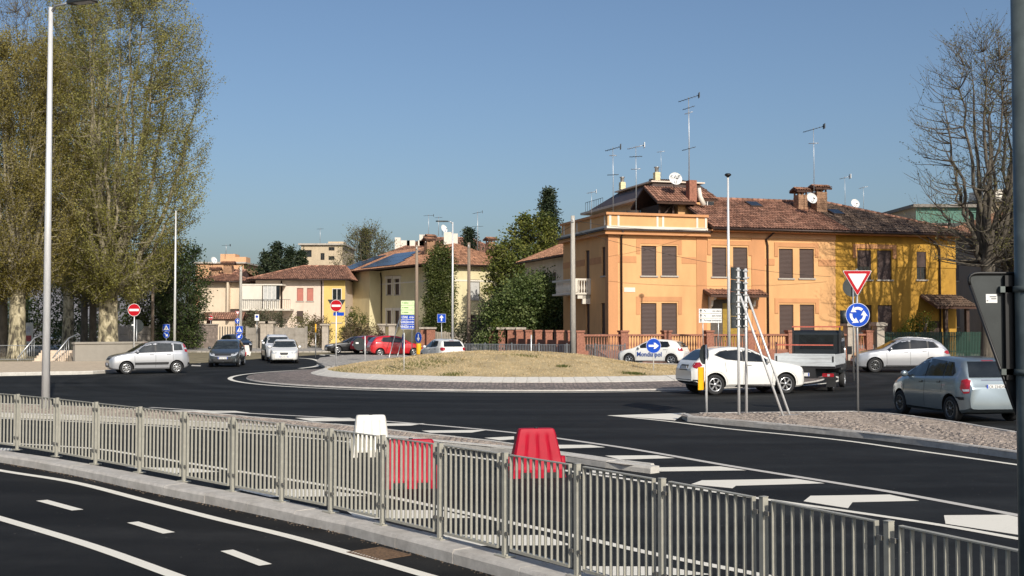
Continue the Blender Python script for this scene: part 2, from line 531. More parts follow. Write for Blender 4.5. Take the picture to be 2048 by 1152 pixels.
hatch = [[(330, 821), (470, 822), (500, 826), (380, 826)], [(590, 836), (700, 836), (722, 842), (625, 843)], [(770, 847), (850, 847), (822, 851.5), (770, 852)],
         [(843, 861.5), (976, 860), (943, 865.5), (861, 866)], [(968, 876), (1028, 873), (1028, 879), (1000, 881)],
         [(1100, 890), (1181, 890), (1211, 895), (1100, 897.6)], [(1210, 911.6), (1314, 911), (1350, 916.5), (1240, 919.5)],
         [(1303, 935.5), (1440, 933), (1493, 941), (1305, 943.5)], [(1404, 961), (1593, 958), (1650, 967), (1472, 972), (1465, 977), (1382, 969)],
         [(1621, 992), (1779, 989.6), (1839, 1002), (1705, 1005), (1696, 1017), (1607, 1003)], [(1888, 1031), (2015, 1030), (2090, 1047), (2120, 1083), (1891, 1048)],
         [(1178, 940), (1240, 949), (1250, 953), (1180, 945)]]
where = ['farthest left', 'left of the white barrier', 'just right of the white barrier', 'second right of the white barrier', 'just left of the red barrier', 'just right of the tall red barrier',
         'behind the kerb nose', 'touching the kerb nose', 'first beyond the kerb nose, bent', 'second beyond the kerb nose, bent', 'nearest the right edge', 'small one in front of the kerb nose']
for q, w in zip(hatch, where):
    sheet('road_marking', px_poly(q), MZ - 0.002, PAINT, 'white hatching bar on the road, ' + w)
for q, w in (([(470, 978), (640, 979), (735, 992.5), (540, 994.5)], 'left of the leaning red barrier'), ([(690, 1020), (880, 1021), (947, 1036.5), (715, 1038)], 'below the leaning red barrier'),
             ([(885, 1070), (1085, 1071), (1145, 1091), (915, 1092.5)], 'middle of the fence'), ([(1150, 1133), (1330, 1134), (1425, 1150), (1180, 1153)], 'lowest in the picture'),
             ([(-20, 895), (20, 897), (36, 901), (-20, 902)], 'at the left end of the fence'), ([(250, 934), (390, 937), (440, 944), (330, 947)], 'second from the left')):
    sheet('road_marking', px_poly(q), MZ - 0.002, PAINT, 'white bar seen through the fence, ' + w)
strip('road_marking', [gp(*p) for p in ((1218, 831), (1336, 843), (1457, 858), (1600, 872), (1700, 883), (1814, 899), (2034, 930), (2200, 956))], 0.13, MZ, PAINT, 'white line along the kerb of the right island')
sheet('road_marking', px_poly([(1220, 831), (1372, 826), (1350, 841)]), MZ - 0.002, PAINT, 'solid white painted nose before the right island')

ASPH3 = asphalt_mat('asphalt_patch', (0.0145, 0.0150, 0.0150))
for lab, q in (('small paler repair patch in the asphalt before the right island', [(1146, 848), (1196, 846.5), (1214, 853), (1168, 855)]), ('faint long repair strip in the asphalt left of the right island', [(1196, 861), (1236, 862), (1262, 867), (1222, 866)]),
               ('faint repair patch in the asphalt near the far line', [(640, 800), (760, 802), (758, 806), (642, 804)])):
    sheet('road_patch', px_poly(q), 0.003, ASPH3, lab)

# ------------------------------------------------------------------ kerb runs made of single stones
def kerb_run(name, label, line, w, h, step, mat, z0=0.0, inner=None, joint=0.006, bev=0.02):
    """kerb of separate stones; `line` is the outer face at ground level, body to the left of the travel direction"""
    root = link(name, None)
    struct(root, label)
    pts = resample(smooth_line([(p[0], p[1], 0) for p in line], 8), step)
    rnd = random.Random(len(pts))
    for a, b in zip(pts, pts[1:]):
        d = (b - a); L = d.length - joint; d.normalize()
        n = Vector((-d.y, d.x, 0))
        hh = h + rnd.uniform(-0.004, 0.004)
        sec = [(0, z0 - 0.02), (0, z0 + hh - bev * 1.6), (bev, z0 + hh), (w - 0.004, z0 + hh), (w, z0 + hh - 0.004), (w, z0 - 0.02)]
        off = rnd.uniform(-0.003, 0.003)
        vs = [a + n * (y + off) + Vector((0, 0, z)) for y, z in sec] + [a + d * L + n * (y + off) + Vector((0, 0, z)) for y, z in sec]
        k = len(sec)
        mb = MB()
        mb.add(vs, [tuple(range(k)), tuple(reversed(range(k, 2 * k)))] + [(i, k + i, k + (i + 1) % k, (i + 1) % k) for i in range(k)])
        o = mb.build('kerb_stone', mat, root)
    return root

def in_poly(P, poly):
    x, y = P[:, 0], P[:, 1]
    ins = np.zeros(len(P), bool)
    n = len(poly)
    for i in range(n):
        x1, y1 = poly[i][0], poly[i][1]; x2, y2 = poly[(i + 1) % n][0], poly[(i + 1) % n][1]
        c = ((y1 > y) != (y2 > y)) & (x < (x2 - x1) * (y - y1) / (y2 - y1 + 1e-12) + x1)
        ins ^= c
    return ins
def cobbles(name, poly, z, size, mat, parent, arc=1.3, seed=1):
    """small paving stones laid in arcs, each its own block, joined as one mass"""
    rng = np.random.default_rng(seed)
    P = np.array([[p[0], p[1]] for p in poly])
    x0, y0 = P.min(0); x1, y1 = P.max(0)
    gx, gy = np.meshgrid(np.arange(x0, x1, size), np.arange(y0 - 1, y1, size))
    c = np.stack([gx.ravel(), gy.ravel()], 1)
    c[:, 1] += 0.45 * np.abs(np.sin(np.pi * (c[:, 0] - x0) / arc))
    c += rng.normal(0, size * 0.07, c.shape)
    c = c[in_poly(c, poly)]
    n = len(c)
    h = size * 0.44
    ang = rng.normal(0, 0.12, n) + 0.5 * np.cos(np.pi * (c[:, 0] - x0) / arc) * np.sign(np.sin(np.pi * (c[:, 0] - x0) / arc))
    ca, sa = np.cos(ang), np.sin(ang)
    sx = h * rng.uniform(0.85, 1.08, n); sy = h * rng.uniform(0.85, 1.08, n)
    top = z + 0.016 + rng.normal(0, 0.004, n)
    V = np.zeros((n, 8, 3))
    for k, (a, b) in enumerate(((-1, -1), (1, -1), (1, 1), (-1, 1))):
        for lvl, zz, f in ((0, z - 0.01, 1.0), (4, top, 0.84)):
            X = a * sx * f; Y = b * sy * f
            V[:, lvl + k, 0] = c[:, 0] + X * ca - Y * sa
            V[:, lvl + k, 1] = c[:, 1] + X * sa + Y * ca
            V[:, lvl + k, 2] = zz + (rng.normal(0, 0.002, n) if lvl else 0)
    F = np.array([[4, 5, 6, 7], [0, 1, 5, 4], [1, 2, 6, 5], [2, 3, 7, 6], [3, 0, 4, 7]])
    faces = (np.arange(n)[:, None, None] * 8 + F[None]).reshape(-1, 4)
    me = np_mesh(name, V.reshape(-1, 3), faces, [mat])
    o = link(name, me, parent)
    o['kind'] = 'stuff'
    return o

# kerb that carries the fence
FK = [gp(*p) for p in ((-140, 902), (0, 925), (143, 950), (286, 982), (429, 1011), (563, 1040), (661, 1061), (765, 1089), (880, 1121), (1010, 1157), (1160, 1201), (1330, 1262), (1540, 1348), (1800, 1470), (2050, 1600))]
kerb_run('kerb', 'pale concrete kerb carrying the grey fence beside the cycle path', FK, 0.34, 0.13, 1.0, KERB)

# narrow kerbed strip of cobbles between the hatched area and the fence
nb = [(-140, 829), (0, 835), (140, 840), (290, 848), (461, 857), (600, 866), (711, 877), (868, 893), (1000, 906), (1125, 922), (1250, 942), (1297, 948)]
ft = [(1302, 930), (1219, 914), (1125, 903), (1000, 882), (868, 868), (700, 850), (500, 832), (400, 823.5), (200, 814), (0, 806), (-140, 801)]
nb_w = [gp(*p) for p in nb]
ft_w = [gp(x, y, 0.11) for x, y in ft]
poly = [(p.x, p.y) for p in nb_w] + [(p.x, p.y) for p in ft_w]
strip_root = sheet('traffic_island', [(p[0], p[1]) for p in nb_w[:-1]] + [(p.x - 0.02, p.y - 0.03) for p in ft_w], 0.095, SAND, 'long narrow island of cobbles between two kerbs behind the fence')
kerb_run('kerb', 'stone kerb on the near side of the narrow cobbled strip', [(p.x, p.y) for p in nb_w] + [(gp(1308, 943).x, gp(1308, 943).y)], 0.2, 0.11, 1.0, KERBW)
kerb_run('kerb', 'stone kerb on the far side of the narrow cobbled strip', [(gp(1309, 941).x, gp(1309, 941).y)] + [(p.x, p.y) for p in ft_w], 0.1, 0.112, 1.0, KERBW)
def shift(line, w):
    out = []
    for i, p in enumerate(line):
        d = (line[min(i + 1, len(line) - 1)] - line[max(i - 1, 0)]).normalized()
        out.append((p.x - d.y * w, p.y + d.x * w))
    return out
cobbles('cobbles', shift(nb_w, 0.24)[:-2] + shift(ft_w, 0.14)[2:], 0.095, 0.115, COBS, strip_root, seed=4)

# right splitter island
rn = [(1352, 838), (1372, 843), (1450, 850), (1529, 857), (1600, 864), (1700, 874), (1814, 888), (1925, 903), (2034, 919), (2250, 951)]
rf = [(2250, 893), (2034, 863), (1922, 844), (1814, 830), (1743, 823), (1700, 822), (1600, 823), (1480, 824), (1400, 825), (1364, 827)]
rn_w = [gp(*p) for p in rn]; rf_w = [gp(x, y, 0.13) for x, y in rf]
isl = sheet('traffic_island', [(p.x, p.y) for p in rn_w] + [(p.x, p.y) for p in rf_w], 0.115, SAND, 'cobbled splitter island at the right carrying the give way sign')
kerb_run('kerb', 'grey stone kerb along the near side of the right island', [(p.x, p.y) for p in [rf_w[-1]] + rn_w], 0.15, 0.135, 1.0, KERB)
kerb_run('kerb', 'stone kerb along the far side of the right island', [(p.x, p.y) for p in rf_w], 0.12, 0.135, 1.0, KERB)
inner = shift(rn_w, 0.2)[1:] + shift(rf_w, 0.17)[:-1]
cobbles('cobbles', inner, 0.115, 0.10, COBS, isl, seed=9)

# ------------------------------------------------------------------ the roundabout
RC = Vector((1.0, 52.5, 0))
def ring(name, r0, z0, r1, z1, mat, n=160, label=None, a0=0, a1=2 * math.pi):
    mb = MB(); vs = []
    for k in range(n + 1):
        t = a0 + (a1 - a0) * k / n
        for r, z in ((r0, z0), (r1, z1)):
            vs.append((RC.x + r * math.cos(t), RC.y + r * math.sin(t), z))
    mb.add(vs, [(2 * k, 2 * k + 1, 2 * k + 3, 2 * k + 2) for k in range(n)])
    return struct(mb.build(name, mat), label)
ring('road_marking', 13.35, MZ, 13.55, MZ, PAINT, label='thin white circle painted round the roundabout')
ring('roundabout_apron', 10.0, 0.165, 12.75, 0.05, COB, label='brown cobbled apron round the central mound')
ring('roundabout_apron_edge', 12.75, 0.05, 12.78, 0.0, KERB, label='low stone edge of the cobbled apron')
root = struct(link('roundabout_kerb', None, None, RC), 'ring of pale slanting kerb stones round the central mound')
NS = 138
da = 2 * math.pi / NS
mb = MB()
a = da / 2 * 0.975
sec = [(10.02, 0.14), (10.02, 0.185), (9.5, 0.345), (9.3, 0.345), (9.3, 0.1)]
vs = [(r * math.cos(s * a), r * math.sin(s * a), z) for s in (-1, 1) for r, z in sec]
mb.add(vs, [(4, 3, 2, 1, 0), (5, 6, 7, 8, 9)] + [(i, i + 1, 6 + i, 5 + i) for i in range(4)])
stone = mb.mesh('kerb_stone', KERBW)
for k in range(NS):
    o = link('kerb_stone', stone, root)
    o.rotation_euler = (0, 0, k * da)
    o.location = (0, 0, random.uniform(-0.006, 0.006))

def mound_z(x, y):
    r = math.hypot(x - RC.x, y - RC.y) / 9.4
    if r >= 1: return 0.3
    n = 0.05 * math.sin(x * 1.3 + 1) * math.cos(y * 0.9) + 0.03 * math.sin(x * 2.9 + y * 2.1)
    k = float(np.interp(x - RC.x, (-9, -5, 0, 0.8, 3, 5.2, 7, 9), (1.12, 1.1, 0.95, 0.90, 0.70, 0.30, 0.12, 0.1)))
    return 0.31 + 0.79 * k * (1 - r * r) ** 1.1 + n * (1 - r ** 4) * k
def on_mound(px, py):
    d = ray(px, py); t = 38.0
    while t < 62:
        p = Vector((0, 0, HCAM)) + d * t
        if math.hypot(p.x - RC.x, p.y - RC.y) < 9.4 and p.z <= mound_z(p.x, p.y): return p
        t += 0.02
    return gp(px, py, 0.5)
DRYG = M('dry_lawn', (0.46, 0.36, 0.205), 0.95, var=0.22, scale=0.9, col2=(0.40, 0.31, 0.165), bump=0.6, bscale=22)
mb = MB(); vs = []; NR, NA = 26, 96
for i in range(NR + 1):
    for k in range(NA):
        r = 9.4 * i / NR; t = 2 * math.pi * k / NA
        x, y = RC.x + r * math.cos(t), RC.y + r * math.sin(t)
        vs.append((x, y, mound_z(x, y)))
mb.add(vs, [(i * NA + k, (i + 1) * NA + k, (i + 1) * NA + (k + 1) % NA, i * NA + (k + 1) % NA) for i in range(NR) for k in range(NA)], 0, True)
struct(mb.build('mound', DRYG), 'low mound of the roundabout covered in dry lawn')

def grass(name, label, xy, zfun, hmin, hmax, mat, wid=0.018, seed=3, lean=0.5):
    rng = np.random.default_rng(seed)
    n = len(xy)
    z = np.array([zfun(x, y) for x, y in xy])
    h = rng.uniform(hmin, hmax, n); a = rng.uniform(0, 2 * np.pi, n)
    w = wid * rng.uniform(0.6, 1.3, n)
    lx = rng.normal(0, lean, n) * h; ly = rng.normal(0, lean, n) * h
    V = np.zeros((n, 3, 3))
    V[:, 0] = np.stack([xy[:, 0] - w * np.cos(a), xy[:, 1] - w * np.sin(a), z - 0.01], 1)
    V[:, 1] = np.stack([xy[:, 0] + w * np.cos(a), xy[:, 1] + w * np.sin(a), z - 0.01], 1)
    V[:, 2] = np.stack([xy[:, 0] + lx, xy[:, 1] + ly, z + h], 1)
    me = np_mesh(name, V.reshape(-1, 3), np.arange(3 * n).reshape(-1, 3), [mat])
    o = link(name, me); o['kind'] = 'stuff'; o['label'] = label; o['category'] = 'grass'
    return o
STRAW = leaf_mat('straw_blades', ((0.38, 0.29, 0.14), (0.58, 0.45, 0.255), (0.70, 0.56, 0.35)), 0.2, 0.9)
rng = np.random.default_rng(5)
r = 9.3 * np.sqrt(rng.uniform(0, 1, 52000)); t = rng.uniform(0, 2 * np.pi, 52000)
xy = np.stack([RC.x + r * np.cos(t), RC.y + r * np.sin(t)], 1)
xy = xy[(xy[:, 1] < RC.y + 2.5)]
grass('dry_grass', 'short straw coloured grass on the roundabout mound', xy, mound_z, 0.025, 0.06, STRAW, 0.014, 3, 0.8)
GREENB = leaf_mat('green_blades', ((0.07, 0.10, 0.02), (0.12, 0.14, 0.035), (0.20, 0.19, 0.06)), 0.3, 0.9)
tufts = []
for px, py, n, s in ((1268, 748, 420, 0.22), (1125, 733, 160, 0.12), (700, 725, 900, 1.0), (760, 718, 900, 1.2), (660, 735, 500, 0.7), (850, 722, 450, 0.9), (1050, 712, 220, 0.4), (905, 750, 260, 0.25), (820, 735, 600, 0.8)):
    c = on_mound(px, py)
    tufts.append(np.stack([rng.normal(c.x, s, n), rng.normal(c.y, s * 0.9, n)], 1))
tufts = np.concatenate(tufts)
tufts = tufts[np.hypot(tufts[:, 0] - RC.x, tufts[:, 1] - RC.y) < 9.3]
grass('green_grass', 'patches of greener weeds in the dry lawn of the mound', tufts, mound_z, 0.04, 0.10, GREENB, 0.016, 8, 0.8)

# ------------------------------------------------------------------ far pavements left and behind
def raised(name, label, pts, h, mat, z0=0.0):
    mb = MB(); pts = [(p[0], p[1]) for p in pts]
    A = sum(pts[i][0] * pts[(i + 1) % len(pts)][1] - pts[(i + 1) % len(pts)][0] * pts[i][1] for i in range(len(pts)))
    if A < 0: pts = pts[::-1]
    mb.prism(pts, z0 - 0.02, z0 + h)
    return struct(mb.build(name, mat), label)
raised('pavement', 'pale gravel footpath beyond the road at the left', px_poly([(-250, 757), (0, 751.5), (100, 749.5), (205, 746.5), (300, 735), (330, 727), (60, 727), (-250, 730)]), 0.13, GRAVEL)
kerb_run('kerb', 'pale kerb of the gravel footpath at the left', [(p.x, p.y) for p in px_poly([(-250, 757.6), (0, 752.1), (100, 750.1), (205, 747.1), (300, 735.8)])], 0.12, 0.155, 1.0, KERBW)
sheet('park_ground', [(-120, 60), (-28, 66), (-24.5, 69.2), (-19, 69.2), (-14, 95), (-13, 104), (-16, 135), (-150, 220), (-260, 200)], 0.015, EARTH, 'dry park ground under the plane trees')
raised('pavement', 'far footway in front of the garden walls', [(-52, 101), (-20, 96.5), (-8, 100), (-1, 88), (3.2, 80), (6.6, 71.0), (34, 79.5), (60, 88), (60, 140), (-52, 140)], 0.12, PAVE)
raised('traffic_island', 'pale paved splitter island behind the mound at the left', px_poly([(632, 727), (640, 719), (700, 713), (800, 712), (840, 718), (760, 728), (700, 734), (650, 737.5)]), 0.13, PAVE)
strip('road_marking', [gp(*p) for p in ((590, 716), (622, 718), (640, 724), (634, 732), (600, 737))], 0.3, MZ, PAINT, 'curved white outline before the left splitter island')
strip('road_marking', [gp(*p) for p in ((400, 703), (440, 705), (520, 703))], 0.5, MZ, PAINT, 'white stop bar behind the dark grey car')
strip('road_marking', [gp(*p) for p in ((600, 706), (690, 711), (760, 716))], 0.25, MZ, PAINT, 'white lane line near the black car')
for k, (x, y) in enumerate(((640, 709), (660, 710.5), (682, 712))):
    sheet('road_marking', px_poly([(x, y), (x + 11, y + .7), (x + 10, y + 2), (x - 1, y + 1.3)]), MZ, PAINT, 'small white give way dash, %s before the left splitter island' % ('first', 'second', 'third')[k])
for k, (y, w) in enumerate(((718, 'far'), (724, 'middle'), (730, 'near'))):
    sheet('road_marking', px_poly([(384, y), (402, y + .6), (401, y + 2.8), (382, y + 2.2)]), MZ, PAINTD, 'pale crossing bar behind the silver hatchback, %s one' % w)

# grate and grit beside the kerb
GRATE = M('rusty_grate', (0.16, 0.10, 0.06), 0.8, metal=0.3, var=0.35, scale=30)
g0, g1 = gp(712, 1108), gp(806, 1114)
t = thing('drain_grate', 'rusty drain grate set in the cycle path by the kerb', 'drain grate', (gp(757, 1109).x, gp(757, 1109).y, 0.006), math.atan2(-0.75, 0.66))
mb = MB()
for s in (-1, 1):
    mb.box((0, s * 0.19, 0.004), (0.52, 0.03, 0.008)); mb.box((s * 0.255, 0, 0.0035), (0.03, 0.40, 0.007))
mb.build('frame', GRATE, t)
for k in range(9):
    MB().box((-0.2 + k * 0.05, 0, 0.003), (0.022, 0.36, 0.006)).build('bar', GRATE, t)
MB().box((0, 0, 0.0005), (0.5, 0.36, 0.001)).build('well', M('drain_shade', (0.01, 0.009, 0.008), 0.9), t)  # flat black sheet, shade below the bars put into its colour
n = 420
base = resample([(p.x, p.y, 0) for p in FK], 0.05)
rng = np.random.default_rng(11)
V, F = [], []
mb = MB()
for k in range(n):
    p = base[rng.integers(60, len(base) - 60)]
    o = abs(rng.normal(0, 0.05)) + 0.012
    s = rng.uniform(0.003, 0.008)
    q = Vector((p.x - 0.78 * o, p.y - 0.62 * o, 0.004 + s * 0.4))
    mb.box(q, (s * 2, s * 1.6, s), rng.uniform(0, 3))
o = mb.build('grit', M('grit', (0.16, 0.12, 0.085), 0.95, var=0.4, scale=30, island=0.5)); o['kind'] = 'stuff'; o['label'] = 'loose grit gathered along the kerb'
o['category'] = 'grit'

# ------------------------------------------------------------------ the foreground fence
FMET = M('fence_paint', (0.40, 0.385, 0.325), 0.45, metal=0.15, var=0.08, scale=18, spec=0.4, dirt=0.2)
FMETD = M('fence_bracket', (0.20, 0.19, 0.17), 0.5, metal=0.3, var=0.1, scale=18)
posts_px = [(-45, 888), (34, 899.5), (113, 913), (191, 928), (279, 945), (368, 963), (465, 982.5), (563, 1003), (661, 1024), (765, 1049), (880, 1078), (1010, 1112), (1155, 1153), (1325, 1206), (1529, 1273), (1781, 1362), (2080, 1474)]
fpts = smooth_line([gp(x, y, 0.13) for x, y in posts_px], 10)
FP = [gp(x, y, 0.13) for x, y in posts_px]
fence = thing('fence', 'long grey steel railing with flat upright bars on the kerb in the foreground', 'fence', FP[8])
FH = 0.96
pm = MB().bx(-0.020, 0.020, -0.024, 0.024, 0, FH - .012, 0).bx(-0.022, 0.022, -0.026, 0.026, FH - .012, FH - .007)
pm.bx(-0.09, 0.09, -0.06, 0.06, 0.0, 0.012).tube((-0.07, 0.03, 0.012), (-0.07, 0.03, 0.03), 0.012, n=6).tube((0.07, -0.03, 0.012), (0.07, -0.03, 0.03), 0.012, n=6)
pmesh = pm.mesh('post', FMET)
bmesh_bar = MB().bx(-0.0055, 0.0055, -0.0125, 0.0125, 0.085, FH - 0.03).mesh('bar', FMET)
base = fence.location
for i, p in enumerate(FP):
    a = FP[max(i - 1, 0)]; b = FP[min(i + 1, len(FP) - 1)]
    ang = math.atan2((b - a).y, (b - a).x)
    o = link('post', pmesh, fence, p - base, ang)
for a, b in zip(FP, FP[1:]):
    d = b - a; L = d.length; ang = math.atan2(d.y, d.x)
    mb = MB()
    e = 0.10
    mb.bx(e, L - e, -0.020, 0.020, FH - 0.03, FH - 0.021)                 # flat top rail
    mb.bx(e, L - e, -0.022, 0.022, 0.06, 0.085)                           # bottom rail
    for x in (e, L - e):
        mb.bx(x - 0.0055, x + 0.0055, -0.018, 0.018, 0.06, FH - 0.020)      # end bars
        sgn = 1 if x < L / 2 else -1
        for z in (0.2, FH - 0.13):
            mb.bx(x - sgn * 0.085, x, -0.006, 0.006, z, z + 0.025, 1)        # brackets to the post
            mb.box((x - sgn * 0.045, -0.022, z + 0.015), (0.04, 0.010, 0.03), 0, 1)
    pan = mb.build('panel_frame', [FMET, FMETD], fence, a - base, ang)
    nb_ = 9
    for k in range(nb_):
        x = e + (L - 2 * e) * (k + 1) / (nb_ + 1) + random.uniform(-.0015, .0015)
        link('bar', bmesh_bar, pan, (x, 0, 0))

# ------------------------------------------------------------------ vehicles
GLASS = M('car_glass', (0.012, 0.015, 0.017), 0.04, var=0.3, scale=3, spec=0.7)
GLASSL = M('car_glass_clear', (0.03, 0.036, 0.038), 0.04, var=0.4, scale=4, spec=0.7)
TYRE = M('tyre_rubber', (0.016, 0.016, 0.017), 0.8, var=0.2, scale=20)
BLACKP = M('black_plastic', (0.02, 0.02, 0.021), 0.55, var=0.2, scale=20)
ARCH = M('wheel_well', (0.006, 0.006, 0.006), 0.9)
RIM = M('alloy', (0.55, 0.56, 0.57), 0.28, metal=0.85, var=0.08, scale=10)
RIMD = M('alloy_dark', (0.16, 0.165, 0.17), 0.35, metal=0.8, var=0.1, scale=10)
LAMPR = M('tail_lamp', (0.32, 0.012, 0.02), 0.12, var=0.25, scale=14, coat=0.6)
LAMPW = M('head_lamp', (0.62, 0.64, 0.66), 0.1, metal=0.4, var=0.25, scale=16, coat=0.8)
LAMPO = M('indicator', (0.75, 0.30, 0.04), 0.2, var=0.1, scale=14)
PLATE = M('number_plate', (0.72, 0.72, 0.70), 0.4, var=0.05, scale=8)
PLATEB = M('plate_blue', (0.03, 0.08, 0.42), 0.4, var=0.05, scale=8)
INK = M('plate_ink', (0.02, 0.02, 0.025), 0.5)
CHROME = M('chrome', (0.6, 0.6, 0.6), 0.12, metal=1.0, var=0.05)
def paint(name, col, metal=0.0, rough=0.32):
    return M(name, col, rough, metal=metal, var=0.035, scale=2.2, coat=0.9, spec=0.5, dirt=0.06)
P_SILVER = paint('paint_silver', (0.50, 0.51, 0.53), 0.55)
P_SILVERB = paint('paint_silver_blue', (0.235, 0.285, 0.315), 0.6)
P_GREY = paint('paint_dark_grey', (0.075, 0.085, 0.09), 0.5)
P_WHITE = paint('paint_white', (0.76, 0.75, 0.71))
P_WHITE2 = paint('paint_cool_white', (0.72, 0.73, 0.74))
P_BLACK = paint('paint_black', (0.012, 0.013, 0.015), 0.2)
P_RED = paint('paint_red', (0.50, 0.012, 0.018))
P_DRED = paint('paint_dark_red', (0.22, 0.012, 0.02), 0.2)

def body_mesh(S):
    L, W = S['L'], S['W'] / 2
    xs = np.arange(0, L + 1e-6, 0.025)
    def prof(k, win=3):
        y = interp(S[k], xs)
        ker = np.ones(2 * win + 1) / (2 * win + 1)
        yp = np.concatenate([np.full(win, y[0]), y, np.full(win, y[-1])])
        return np.convolve(yp, ker, 'valid')
    top, belt, bot, plan = prof('top', 3), prof('belt', 3), prof('bot', 2), prof('plan', 2)
    idx = sorted(set([0, 1, 2, 3, 4] + list(range(4, len(xs) - 4, 2)) + [len(xs) - k for k in (5, 4, 3, 2, 1)]))
    vs, rows = [], []
    for i in idx:
        x, zt, zs, zb, w = xs[i], top[i], belt[i], bot[i], plan[i]
        zs = min(zs, zt - 0.004)
        dh = zt - zs
        k = max(0.0, min(1.0, dh / 0.38))
        wr = w * 0.90 * (1 - k) + min(S['roofw'], w * 0.93) * k
        hb = zs - zb
        pts = [(0, zb), (0.7 * w, zb), (0.90 * w, zb + 0.02 * hb), (0.972 * w, zb + 0.10 * hb), (0.99 * w, zb + 0.27 * hb), (1.0 * w, zb + 0.45 * hb),
               (1.0 * w, zb + 0.60 * hb), (0.986 * w, zb + 0.74 * hb), (0.978 * w, zb + 0.86 * hb), (0.962 * w, zb + 0.965 * hb), (0.94 * w, zs)]
        b = 0.94 * w
        up = [(b + (wr - b) * 0.28, zs + 0.27 * dh), (b + (wr - b) * 0.55, zs + 0.54 * dh), (b + (wr - b) * 0.80, zs + 0.77 * dh), (wr * 0.975, zs + 0.90 * dh),
              (wr * 0.88, zs + 0.965 * dh), (wr * 0.6, zs + 0.992 * dh), (0, zt)]
        row = []
        for y, z in pts + up:
            row.append(len(vs)); vs.append((L / 2 - x, y, z))
        mir = []
        for y, z in (pts + up)[1:-1]:
            mir.append(len(vs)); vs.append((L / 2 - x, -y, z))
        rows.append(row + mir[::-1])
    fs = []
    n = len(rows[0])
    for a, b in zip(rows, rows[1:]):
        for k in range(n):
            fs.append((a[k], a[(k + 1) % n], b[(k + 1) % n], b[k]))
    fs.append(tuple(reversed(rows[0]))); fs.append(tuple(rows[-1]))
    me = bpy.data.meshes.new('body')
    me.from_pydata(vs, [], fs)
    me.materials.append(S['paint']); me.materials.append(ARCH)
    bm = bmesh.new(); bm.from_mesh(me)
    bmesh.ops.recalc_face_normals(bm, faces=bm.faces)
    bm.to_mesh(me); bm.free()
    # wheel wells
    tmp = link('tmp', me)
    cutters = []
    for ax in S['axles']:
        for sd in (-1, 1):
            mb = MB()
            r, y0, y1 = S['wr'] + 0.055, W - 0.27, W + 0.3
            vs2 = []; n2 = 36
            for y in (y0, y1):
                for k in range(n2):
                    t = 2 * math.pi * k / n2
                    vs2.append((L / 2 - ax + r * math.cos(t), sd * y, S['wr'] + 0.01 + r * math.sin(t)))
            f2 = [tuple(range(n2)), tuple(reversed(range(n2, 2 * n2)))] + [(k, n2 + k, n2 + (k + 1) % n2, (k + 1) % n2) for k in range(n2)]
            mb.add(vs2, f2, 0)
            cm = mb.mesh('cut', [ARCH])
            bm = bmesh.new(); bm.from_mesh(cm); bmesh.ops.recalc_face_normals(bm, faces=bm.faces); bm.to_mesh(cm); bm.free()
            c = link('cut', cm); cutters.append(c)
            md = tmp.modifiers.new('b', 'BOOLEAN'); md.operation = 'DIFFERENCE'; md.object = c; md.solver = 'EXACT'
            try: md.material_mode = 'TRANSFER'
            except Exception: pass
    dg = bpy.context.evaluated_depsgraph_get()
    res = bpy.data.meshes.new_from_object(tmp.evaluated_get(dg))
    for c in cutters: bpy.data.objects.remove(c, do_unlink=True)
    bpy.data.objects.remove(tmp, do_unlink=True)
    res.polygons.foreach_set('use_smooth', [True] * len(res.polygons))
    res.set_sharp_from_angle(angle=R(32))
    return res

def decal(bvh, L, name, poly, mode, mat, parent, side=1, off=0.006, mx=0.10, half=0.85):
    pts = []
    for i, p in enumerate(poly):
        q = poly[(i + 1) % len(poly)]
        d = math.hypot(q[0] - p[0], q[1] - p[1]); n = max(1, int(d / mx))
        pts += [(p[0] + (q[0] - p[0]) * k / n, p[1] + (q[1] - p[1]) * k / n) for k in range(n)]
    bm = bmesh.new()
    f = bm.faces.new([bm.verts.new((a, b, 0)) for a, b in pts])
    bmesh.ops.triangulate(bm, faces=[f])
    for _ in range(3):
        es = [e for e in bm.edges if e.calc_length() > mx * 1.6 and not e.is_boundary]
        if not es: break
        bmesh.ops.subdivide_edges(bm, edges=es, cuts=1)
        bmesh.ops.triangulate(bm, faces=bm.faces)
    if mode == 'side': dr = Vector((0, -side, 0))
    elif mode == 'front': dr = Vector((-1, 0, 0))
    elif mode == 'rear': dr = Vector((1, 0, 0))
    elif mode in ('fcorner', 'rcorner'):
        sg = 1 if mode == 'fcorner' else -1
        dr = Vector((-sg, -side, 0)).normalized(); ax_h = Vector((-sg, side, 0)).normalized(); cc = Vector((sg * L / 2, side * half, 0))
    else: dr = Vector((0, 0, -1))
    for v in bm.verts:
        u, w = v.co.x, v.co.y
        if mode == 'side': o = Vector((L / 2 - u, side * 3.0, w))
        elif mode == 'front': o = Vector((6, u, w))
        elif mode == 'rear': o = Vector((-6, u, w))
        elif mode in ('fcorner', 'rcorner'): o = cc + ax_h * u + Vector((0, 0, w)) - dr * 3.0
        else: o = Vector((L / 2 - u, w, 5))
        h = bvh.ray_cast(o, dr)[0]
        if h is None:
            h = bvh.find_nearest(o + dr * (2.2 if mode == 'side' else 4.0))[0]
        v.co = h - dr * off
    bm.normal_update()
    for f in bm.faces:
        if f.normal.dot(dr) > 0: f.normal_flip()
        f.smooth = True
    me = bpy.data.meshes.new(name); bm.to_mesh(me); bm.free()
    me.materials.append(mat)
    return link(name, me, parent)

